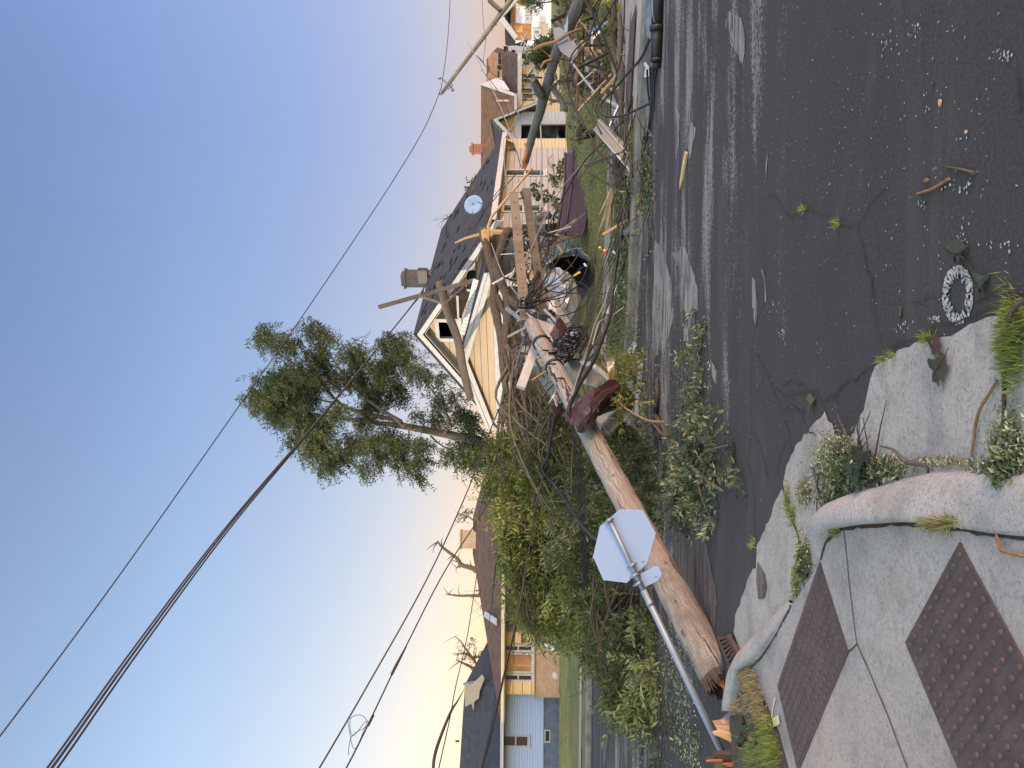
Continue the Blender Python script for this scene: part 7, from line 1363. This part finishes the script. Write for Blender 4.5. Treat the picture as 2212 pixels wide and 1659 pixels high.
for i, (a_, b_, m_, lb) in enumerate((((1313, 538), (1300, 552), 'orangeplastic', 'orange tape wrapped on the verge cable'), ((1253, 588), (1240, 596), 'yellowplastic', 'yellow tag on the cable before the black duct'), ((1217, 856), (1213, 836), 'orangeplastic', 'orange tag on the cables at the pole beside the bluish scrap'), ((1295, 534), (1302, 541), 'yellowplastic', 'small yellow tie beside the orange tape'))):
    cable('cable_tag', [(a_[0], a_[1], 11.9 if i != 2 else 10.2), (b_[0], b_[1], 12.0 if i != 2 else 10.3)], .017, M[m_], lb, 'tag', n=8, sub=2)
for i, q in enumerate(((1268, 575), (1330, 548), (1310, 545))): x = MB(); c_ = ZP('D', *q, 12); x.box(c_, (.05, .012, .035), (-.012, 0, .025), (0, -.03, 0)); tag(x.build('cable_clamp', M['whitebit']), ['white plastic clamp on the cable before the duct', 'white plastic clamp beside the heaviest cable', 'white plastic clamp next to the orange tape'][i], 'clamp')
# lines fanning out of the insulator at the crossarm
hub = ZP('A5', 600, 1340, 13.0); fan = [((760, 60), 17), ((820, 150), 17), ((930, 130), 17), ((1300, 260), 15), ((1540, 300), 14), ((1040, 380), 16.5), ((1520, 760), 14), ((1230, 1020), 14.6), ((700, 700), 14.5), ((720, 560), 15.5), ((960, 700), 15), ((1400, 830), 14.5), ((820, 460), 16), ((620, 300), 16.5)]
FN = thing('cable_fan', 'black wires fanning out from the tied insulator on the crossarm', 'wires', hub)
for i, (q, yy) in enumerate(fan):
    e_ = ZP('A5', *q, yy); md = hub.lerp(e_, .5) + Vector((random.uniform(-.15, .15), 0, -.12 - .25 * random.random())); x = MB(); x.tube(crom([hub + Vector((random.uniform(-.04, .04), 0, 0)), md, e_], 8), .010, 5); part('wire', x, M['cable'], FN)
for i in range(6):
    c_ = hub + Vector((random.uniform(-.05, .05), -.05, random.uniform(-.08, .08))); x = MB(); x.tube(crom([c_ + Vector((.07 * math.cos(a_), .03 * math.sin(2 * a_), .09 * math.sin(a_))) for a_ in np.linspace(0, 6, 9)], 3), .011, 5); part('tie_wire', x, M['cable'], FN)
for pts in ([(600, 1400, 13), (640, 1480, 12.8), (820, 1530, 12.6), (1150, 1520, 12.8), (1380, 1430, 13.2), (1500, 1300, 13.8), (1520, 1180, 14.2), (1400, 1060, 14.8), (1200, 1030, 15)], [(620, 1350, 13), (700, 1400, 13), (900, 1320, 13.4), (960, 1330, 13.5), (1010, 1400, 13.6), (1110, 1380, 13.8), (1180, 1250, 14.2), (1190, 1100, 14.6)], [(640, 1280, 13.2), (900, 1180, 14), (1100, 1200, 14.5), (1370, 1210, 14.8), (1730, 1220, 14)], [(600, 1340, 13), (700, 1180, 13.6), (900, 1120, 14.2), (1200, 1010, 14.8), (1500, 780, 14.4)]):
    x = MB(); x.tube(crom([ZP('A5', *q) for q in pts], 7), .010, 5); part('loop', x, M['cable'], FN)
# tangle round the pole's iron work
TG = thing('wire_tangle', 'dense tangle of thin black wire loops hanging from the fallen pole', 'wires', ZP('A6', 650, 450, 11))
for i in range(22):
    cx_, cy_ = random.choice(((700, 470), (640, 560), (760, 380), (520, 420), (740, 560), (820, 330), (600, 600))); r_ = random.uniform(30, 130); a0 = random.uniform(0, 6.28); pts = []
    for a_ in np.linspace(a0, a0 + random.uniform(4.5, 9), 13): rr = r_ * random.uniform(.75, 1.2); pts.append(ZP('A6', cx_ + rr * math.cos(a_) * 1.1, cy_ + rr * math.sin(a_) * .8, 10.9 + .25 * math.sin(a_ * 1.3 + i)))
    x = MB(); x.tube(crom(pts, 4), random.choice((.006, .007, .009)), 5); part('loop', x, M['cable'], TG)
WT = thing('wire_tangle', 'knot of thin white wires hanging before the left side window', 'wires', ZP('Z2', 940, 360, 16))
for i in range(16):
    x0 = random.uniform(900, 1010); pts = [ZP('Z2', x0 + random.uniform(-28, 28), y_ + random.uniform(-15, 15), 16 + random.uniform(-.2, .2)) for y_ in np.linspace(250, random.uniform(420, 560), 9)]; x = MB(); x.tube(crom(pts, 4), .007, 4); part('strand', x, M['whitecable'], WT)
cable('white_wire', [(1061, 525, 20.3), (1085, 590, 18), (1120, 640, 15)], .012, M['whitecable'], 'thin white wire from the torn limb end to the crossarm'); cable('white_wire', [(1145, 480, 16), (1118, 470, 17), (1100, 430, 19), (1090, 360, 21), (1088, 300, 23)], .01, M['whitecable'], 'thin white wire climbing across the clapboard wall')
cable('white_wire', [(1150, 190, 20), (1165, 250, 19), (1170, 330, 18), (1168, 400, 17), (1175, 460, 16)], .018, M['whitecable'], 'twisted pale wire strand hanging over the trunk'); cable('white_wire', [(1240, 210, 17), (1243, 230, 17), (1262, 225, 17), (1240, 250, 17), (1252, 260, 17.2)], .012, M['whitecable'], 'small pale wire coil on the lawn near the garage')
for i, (A, B) in enumerate((((1055, 190), (1125, 360)), ((1010, 90), (1118, 330)), ((1040, 150), (1100, 250)), ((1130, 200), (1090, 300)), ((1098, 260), (1150, 180)))): cable('loose_wire', [(A[0], A[1], 25), ((A[0] + B[0]) / 2 + 8, (A[1] + B[1]) / 2, 24), (B[0], B[1], 22)], .012, M['whitecable'] if i % 2 else M['wire'], ['loose wire crossing the brown roof rake', 'loose wire from the leaning pole to the garage gable', 'loose wire over the cream house gutter', 'loose wire across the garage doorway', 'loose wire beside the garage gable'][i], 'wire')
cable('loose_wire', [(1045, 135, 32), (1030, 120, 33), (1065, 160, 30), (1090, 175, 28)], .015, M['wire'], 'short wire hanging from the leaning pole insulators', 'wire'); cable('overhead_wire', [(1040, -30, 34), (1045, 60, 33.5), (1050, 75, 33), (1043, 140, 33)], .01, M['wire'], 'thin wire beside the leaning pole at the frame edge', 'wire', group=OW)
# cables on the left road
for i in range(3): cable('road_cable', [(1275 + 3 * i, 1720), (1274 + 3 * i, 1600), (1278 + 2 * i, 1500), (1276 + 2 * i, 1400), (1272, 1300 + 10 * i)] , .02, M['cable'], ['first', 'second', 'third'][i] + ' black cable laid along the far left kerb', g=True, group='cables along the left kerb')
cable('road_cable', [(1303, 1720), (1310, 1640), (1319, 1560), (1321, 1500)], .035, M['cable'], 'fat black cable lying alone on the left road', g=True)
for i in range(2): cable('road_cable', [(1436 + 5 * i, 1720), (1430 + 4 * i, 1600), (1420 + 4 * i, 1500), (1413 + 4 * i, 1400), (1402 + 3 * i, 1250)], .009, M['cable'], ['thin pair cable on the left road, nearer strand', 'thin pair cable on the left road, farther strand'][i], g=True)

# ================================================================== SMALL THINGS ON THE GROUND
def gtwig(name, k, pts, rs, m, label, cat='stick', grp=None):
    p = crom([ZG(k, q[0], q[1], q[2] if len(q) > 2 else rs[0] + .004) for q in pts], 4); x = MB(); x.tube(p, lerpl(rs, len(p)), 7, True, .12); return tag(x.build(name, m), label, cat, grp)
gtwig('stick', 'B4', [(1138, -5, .012), (1110, 50, .02), (1060, 130, .03), (1035, 210, .02), (1025, 300, .02), (1005, 440, .012)], [.004, .005, .0055, .0055, .005, .004], M['barkorg'], 'long curved orange-red twig lying on the concrete gutter')
gtwig('stick', 'B4', [(1174, -60, .012), (1173, 60, .012), (1172, 150, .012), (1171, 255, .012)], [.006, .006, .006, .005], M['rot'], 'straight black stick lying along the gutter joint')
gtwig('stick', 'B4', [(575, 315, .06), (640, 335, .05), (690, 385, .04), (720, 400, .02)], [.003, .006, .008, .008], M['barklt'], 'grey forked twig poking from the leaf heap onto the concrete'); gtwig('stick', 'B4', [(700, 395, .03), (790, 410, .03), (805, 445, .02)], [.011, .007, .004], M['barklt'], 'small side twig of the leaf heap at the kerb')
gtwig('stick', 'B4', [(360, 155, .03), (400, 250, .05), (440, 340, .05), (445, 380, .03)], [.003, .005, .006, .006], M['rot'], 'thin curved twig reaching over the dark notch of asphalt')
gtwig('stick', 'Z5', [(1638, 1036), (1720, 1010), (1780, 975), (1812, 955)], [.005, .006, .007, .0065], M['barkorg'], 'brown stick on the asphalt pointing at the second stick'); gtwig('stick', 'Z5', [(1790, 890), (1860, 900), (1910, 912), (1948, 925)], [.003, .005, .006, .007], M['barklt'], 'grey stick on the asphalt near the chalk scribble')
gtwig('stick', 'Z6', [(1550, 345), (1555, 280)], [.006, .004], M['rot'], 'tiny dark twig on the asphalt below the painted ring'); gtwig('stick', 'Z6', [(2125, 390, .04), (2140, 320, .05), (2180, 270, .05), (2230, 240, .05)], [.007, .008, .009, .009], M['barklt'], 'grey branch end resting on the grass tuft at the frame edge')
gtwig('stick', 'B4', [(1135, 745, .06), (1150, 790, .07), (1170, 825, .07), (1280, 850, .06)], [.004, .006, .006, .006], M['barkorg'], 'small bent twig on the sidewalk behind the kerb')
gtwig('stick', 'Z6', [(253, 665, .03), (255, 760, .04), (245, 850, .03), (262, 900, .03), (262, 990, .03)], [.02, .024, .03, .036, .034], M['bark'], 'rough reddish bark stick standing out on the road left of the branch')
x = MB(); x.prism([ZG('Z5', *p, .006) for p in ((412, 808), (420, 820), (395, 960), (382, 1010), (384, 965), (400, 860))], (0, 0, .02)); tag(x.build('wood_splinter', M['newwood']), 'long pale wood splinter lying on the asphalt', 'splinter')
for i, (q, rx, ry_, m_, lb) in enumerate((((1767, 548), 8, 20, 'newwood', 'orange wood chip on the open asphalt'), ((1723, 448), 6, 12, 'litter', 'small pale leaf chip on the open asphalt'), ((1906, 705), 5, 11, 'newwood', 'tiny orange chip nearer the frame edge'), ((1695, 962), 12, 12, 'barkorg', 'brown leaf crumb beside the brown stick'))):
    x = MB(); x.prism([ZG('Z5', q[0] + rx * math.cos(a_) * random.uniform(.7, 1.1), q[1] + ry_ * math.sin(a_) * random.uniform(.8, 1.1), .005) for a_ in np.linspace(0, 5.6, 8)], (0, 0, .006)); tag(x.build('wood_chip', M[m_]), lb, 'wood chip')
def maple(name, c, r, rot, m, label, z=.02, tilt=.15):
    pts = []; n_ = 5
    for i in range(22):
        a_ = rot + 2 * math.pi * i / 22; lobe = .55 + .45 * abs(math.cos(a_ * 2.5 - rot * 2.5)) ** 1.6; pts.append(Vector((c.x + r * lobe * math.cos(a_), c.y + r * lobe * math.sin(a_) , z + tilt * r * math.sin(a_ * 2) + random.uniform(0, .006))))
    x = MB(); ce = Vector((c.x, c.y, z + .01)); vs = [ce] + pts + [p + Vector((0, 0, -.002)) for p in pts] ; x.add(vs, [(0, 1 + i, 1 + (i + 1) % 22) for i in range(22)])
    d_ = Vector((math.cos(rot + math.pi), math.sin(rot + math.pi), 0)); x.tube([ce, ce + d_ * r, ce + d_ * r * 1.9 + Vector((0, 0, .012))], [.0025, .002, .0015], 4); return tag(x.build(name, m), label, 'leaf')
maple('maple_leaf', ZG('Z6', 1768, 495), .045, 1.0, M['brownsheet'], 'dark purple maple leaf on the concrete near the asphalt edge'); maple('maple_leaf', ZG('Z6', 1785, 620), .07, 2.2, M['leafdead'], 'curled grey-brown maple leaf lower on the concrete')
maple('maple_leaf', ZG('B4', 545, 385), .07, .4, M['leafdk'], 'dark green maple leaf on the gutter heap', .06, .4); maple('maple_leaf', ZG('B4', 525, 465), .07, 3.0, M['leafgr'], 'pale green maple leaf at the foot of the gutter heap', .07, .3); maple('maple_leaf', ZG('B4', 440, 435), .045, 1.8, M['leafbr'], 'bright green maple leaf in the gutter heap', .08, .3)
maple('maple_leaf', ZG('Z5', 1895, 1350), .05, 1.2, M['leafgr'], 'pale green crumpled leaf beside the painted ring', .03, .5); maple('maple_leaf', ZG('Z5', 2010, 1510), .04, 4.2, M['leafgr'], 'small torn green leaf past the painted ring', .02, .4); maple('maple_leaf', ZG('B4', 255, 105), .05, .2, M['litter'], 'pale shredded leaf on the cracked asphalt', .02, .3)
maple('maple_leaf', ZG('A7', 1180, 1230, .1), .09, 2.0, M['leafgr'], 'large grey-green leaf against the pole stump', .12, .5); maple('maple_leaf', ZG('A7', 1330, 1260, .1), .08, 4.0, M['leafgr'], 'curled grey-green leaf in the soil strip', .1, .5)
# ----- loose masses nobody could count
def scatter(name, label, areas, n, L_, W_, mat, z0=.006, zj=.012, flatness=.75, seed=1):
    rg = np.random.default_rng(seed); ce = []
    tot = sum(a_[-1] for a_ in areas)
    for a_ in areas:
        k, cx_, cy_, rx, ry_, wgt = a_; m_ = int(n * wgt / tot)
        for _ in range(m_):
            g = ZG(k, cx_ + rg.normal() * rx * .5, cy_ + rg.normal() * ry_ * .5); ce.append((g.x, g.y, max(0, gz(g.x, g.y)) + z0 + rg.random() * zj))
    ce = np.array(ce); N = len(ce); d_ = rg.normal(size=(N, 3)); d_[:, 2] *= 1 - flatness; nn = rg.normal(size=(N, 3)) * (1 - flatness) + np.array([0, 0, 1.0])
    o = leafmesh(name, ce, d_, nn, L_ * rg.uniform(.4, 1.3, N), W_ * rg.uniform(.4, 1.3, N), mat, None, rg.random(N), fold=.35); return tag(o, label, 'leaf litter', kind='stuff')
scatter('leaf_litter', 'shredded leaves and twigs heaped in the concrete gutter by the kerb', [('B4', 400, 370, 110, 110, 4), ('B4', 330, 430, 60, 130, 3), ('B4', 600, 420, 130, 50, 2), ('B4', 370, 560, 100, 80, 1.5), ('B4', 220, 540, 35, 60, 1.6), ('B4', 460, 440, 90, 60, 2), ('B4', 900, 390, 160, 14, .6), ('B4', 1090, 450, 40, 60, .7), ('B4', 1215, 350, 70, 170, 5), ('Z7', 980, 440, 30, 120, 1.4), ('Z7', 930, 560, 20, 90, .7)], 13000, .020, .008, M['litter'], .006, .024, .45, 3)
scatter('green_litter', 'greener shredded leaves mixed into the gutter heap', [('B4', 430, 450, 110, 80, 4), ('B4', 620, 430, 90, 40, 2), ('B4', 1215, 420, 60, 100, 3), ('B4', 380, 570, 80, 60, 2), ('Z7', 985, 450, 30, 100, 2)], 1700, .035, .014, M['leafgr'], .01, .04, .3, 4)
scatter('road_litter', 'trail of shredded leaves along the left road', [('B3', 420, 1000, 60, 260, 4), ('B3', 480, 1450, 90, 260, 4), ('B3', 340, 350, 40, 300, 3), ('Z4', 1750, 850, 110, 420, 5), ('Z4', 1600, 1200, 90, 500, 3), ('Z4', 1800, 1300, 120, 400, 4), ('Z4', 1480, 1450, 60, 250, 2), ('Z6', 450, 700, 110, 300, 1.5), ('Z6', 250, 700, 60, 250, 1), ('A6', 1580, 1100, 50, 350, 3), ('Z4', 1900, 1500, 60, 160, 1.5), ('Z4', 1300, 1300, 60, 300, .7)], 6500, .045, .014, M['litter'], .005, .015, .75, 5)
scatter('pale_scraps', 'tiny pale scraps sprinkled over the dark road', [('Z5', 800, 700, 900, 1100, 5), ('Z5', 1700, 700, 500, 1300, 2), ('Z6', 700, 700, 600, 700, 2), ('Z4', 1650, 1300, 200, 500, 1)], 650, .014, .004, M['whitebit'], .0055, .003, .95, 6)
scatter('kerb_litter', 'torn leaves and crumbs along the far kerb', [('Z6', 90, 150, 25, 300, 3), ('Z6', 60, 400, 30, 200, 2), ('B2', 1650, 900, 120, 500, 3), ('Z2', 1640, 700, 40, 500, 3)], 3500, .06, .03, M['leafgr'], .01, .04, .5, 7)
scatter('lawn_debris', 'broken twigs and shreds strewn over the far lawn', [('B2', 1000, 800, 400, 900, 2), ('Z4', 950, 900, 70, 700, 2), ('B1', 850, 1000, 400, 700, 3), ('Z2', 1350, 900, 300, 500, 2)], 3500, .10, .02, M['leafdead'], .01, .04, .6, 8)
def sticks(name, label, areas, n, L0, r0_, mat, seed, zr=.1):
    rg = random.Random(seed); mb = MB(); tot = sum(a_[-1] for a_ in areas)
    for a_ in areas:
        k, cx_, cy_, rx, ry_, wgt = a_
        for _ in range(int(n * wgt / tot)):
            g = ZG(k, cx_ + rg.gauss(0, .5) * rx, cy_ + rg.gauss(0, .5) * ry_); g.z = max(0, gz(g.x, g.y)) + rg.random() * zr + .01; an = rg.random() * 6.28; l_ = L0 * rg.uniform(.3, 1.3)
            e_ = g + Vector((math.cos(an) * l_, math.sin(an) * l_, rg.uniform(-.05, .2) * l_)); e_.z = max(e_.z, g.z - .02 if g.z > .1 else .012); m__ = g.lerp(e_, .5) + Vector((rg.uniform(-.1, .1) * l_, 0, rg.uniform(0, .12) * l_)); mb.tube([g, m__, e_], [r0_, r0_ * .8, r0_ * .4], 4, False)
    return tag(mb.build(name, mat), label, 'twigs', kind='stuff')
sticks('verge_twigs', 'mess of broken twigs strewn over the far verge and lawn', [('B1', 1050, 900, 500, 900, 5), ('B1', 800, 1100, 300, 700, 3), ('B2', 1500, 900, 260, 900, 4), ('Z2', 1450, 900, 260, 700, 2), ('Z4', 980, 900, 100, 700, 2)], 420, .7, .012, M['barklt'], 61)
sticks('road_twigs', 'thin broken twigs over the left road', [('Z4', 1700, 1100, 160, 600, 3), ('B3', 450, 900, 120, 500, 2), ('Z6', 420, 700, 120, 300, 1), ('B4', 450, 420, 160, 90, 2)], 150, .22, .004, M['bark'], 62, .03)
def blades(name, label, areas, n, h, mat, seed, cat='grass', wd=.006, base=None):
    rg = np.random.default_rng(seed); ce = []; tot = sum(a_[-1] for a_ in areas); hh = []
    for a_ in areas:
        k, cx_, cy_, rx, ry_, z, wgt = a_
        for _ in range(int(n * wgt / tot)):
            g = ZG(k, cx_ + rg.normal() * rx * .5, cy_ + rg.normal() * ry_ * .5, z); zz = z if base is None else base(g.x, g.y); ce.append((g.x, g.y, zz))
    ce = np.array(ce); N = len(ce); d_ = rg.normal(size=(N, 3)) * .45 + np.array([0, 0, .9]); nn = rg.normal(size=(N, 3)); o = leafmesh(name, ce, d_, nn, h * rg.uniform(.4, 1.3, N), wd, mat, None, rg.random(N), fold=.1); return tag(o, label, cat, kind='stuff')
blades('grass_tuft', 'green grass tuft at the gutter corner near the frame edge', [('Z6', 2160, 470, 60, 230, .01, 5), ('Z6', 2200, 360, 50, 80, .01, 2)], 1700, .05, M['grass'], 11, wd=.004)
blades('crack_grass', 'grass sprouting from the gutter and kerb cracks', [('Z7', 875, 100, 12, 90, .01, 2), ('Z7', 905, 180, 10, 60, .01, 1.5), ('Z7', 945, 420, 12, 170, .01, 2), ('Z7', 925, 560, 14, 90, .01, 1.5), ('Z7', 1145, 260, 35, 40, .06, 2), ('Z7', 1690, 225, 70, 25, .06, 2), ('Z7', 1800, 225, 60, 25, .06, 1.6), ('Z6', 1710, 445, 25, 20, .01, 1), ('Z6', 1465, 560, 10, 20, .01, .6), ('Z6', 1520, 535, 10, 15, .01, .4), ('Z7', 680, 350, 10, 30, .01, .7), ('Z5', 1040, 1112, 15, 12, .01, .6), ('Z5', 1225, 1190, 12, 25, .01, .6)], 1700, .045, M['grass'], 12, wd=.004)
blades('dry_grass', 'dry tan grass along the soil strip by the kerb', [('A7', 1200, 480, 70, 120, .06, 3), ('A7', 1270, 650, 80, 200, .07, 4), ('A7', 1340, 850, 80, 200, .07, 4), ('A7', 1400, 1000, 60, 150, .07, 2), ('A7', 1150, 900, 160, 100, .07, 1.5), ('A7', 1350, 1300, 100, 300, .07, 1.5), ('Z7', 1750, 235, 100, 20, .06, 1)], 4200, .06, M['drygrass'], 13, wd=.0035)
blades('green_strip', 'green grass blades at the near end of the soil strip', [('A7', 1450, 1250, 90, 260, .07, 4), ('A7', 1520, 1500, 100, 200, .07, 4), ('A7', 1300, 1500, 130, 160, .07, 2), ('A7', 930, 1650, 60, 60, .03, 1)], 2800, .065, M['grass'], 14, wd=.0035)
blades('lawn_grass', 'short green lawn grass across the road', [('B2', 1000, 900, 260, 1300, 0, 5), ('B1', 900, 1300, 420, 900, 0, 3), ('Z2', 1400, 900, 300, 900, 0, 5), ('Z4', 980, 1200, 80, 900, 0, 4), ('Z2', 1560, 600, 40, 900, 0, 2)], 30000, .045, M['lawnblade'], 15, wd=.012, base=lambda x_, y_: lawnz(x_, y_))

# ---------------- countless wreckage bits before the bungalow and on the verge
def wreck(name, label, areas, n, mats, seed, Lr, wr):
    rg = random.Random(seed); mb = MB(); tot = sum(a_[-1] for a_ in areas)
    for a_ in areas:
        k, cx_, cy_, rx, ry_, y0, y1, wgt = a_
        for _ in range(int(n * wgt / tot)):
            p = ZP(k, cx_ + rg.gauss(0, .5) * rx, cy_ + rg.gauss(0, .5) * ry_, rg.uniform(y0, y1)); p.z = max(p.z, gz(p.x, p.y) + .02); d_ = Vector((rg.uniform(-1, 1), rg.uniform(-.4, .4), rg.uniform(-.9, .9))).normalized(); l_ = rg.uniform(*Lr); q = p + d_ * l_
            q.z = max(q.z, gz(q.x, q.y) + .02); mi = rg.randrange(len(mats))
            if mi < len(mats) - 2: mb.bar(p, q, rg.uniform(*wr), rg.uniform(.01, .03), (rg.uniform(-1, 1), rg.uniform(-1, 1), 1), mi)
            else: mb.tube(crom([p, p.lerp(q, .5) + Vector((rg.uniform(-.2, .2), 0, rg.uniform(-.15, .2))), q], 4), rg.uniform(.005, .012), 4, False, 0, mi)
    return tag(mb.build(name, mats), label, 'wreckage', kind='stuff')
wreck('house_wreckage', 'splintered boards, torn siding strips and wires heaped before the bungalow porch', [('A5', 700, 700, 260, 600, 17, 20.5, 5), ('A5', 760, 1250, 120, 350, 15.5, 18, 1.5), ('A5', 1050, 400, 140, 120, 17.5, 19.5, 1), ('A6', 350, 350, 260, 260, 13, 16, 2), ('A6', 850, 500, 160, 200, 11.5, 13.5, 1)], 170, [M['greytimber'], M['white'], M['newwood'], M['sheet'], M['brownsheet'], M['rot'], M['cable'], M['barklt']], 91, (.15, .9), (.02, .08))
wreck('verge_wreckage', 'scraps, laths and wires strewn along the right verge', [('B1', 700, 500, 300, 700, 13.5, 16, 3), ('B1', 1100, 1100, 250, 700, 12.3, 13.6, 3), ('B1', 300, 1250, 200, 500, 18, 24, 1.5), ('B2', 1500, 700, 200, 600, 11.3, 12.3, 2)], 150, [M['greytimber'], M['sheetlt'], M['newwood'], M['bark'], M['rot'], M['cable'], M['barkorg']], 92, (.15, .9), (.02, .07))
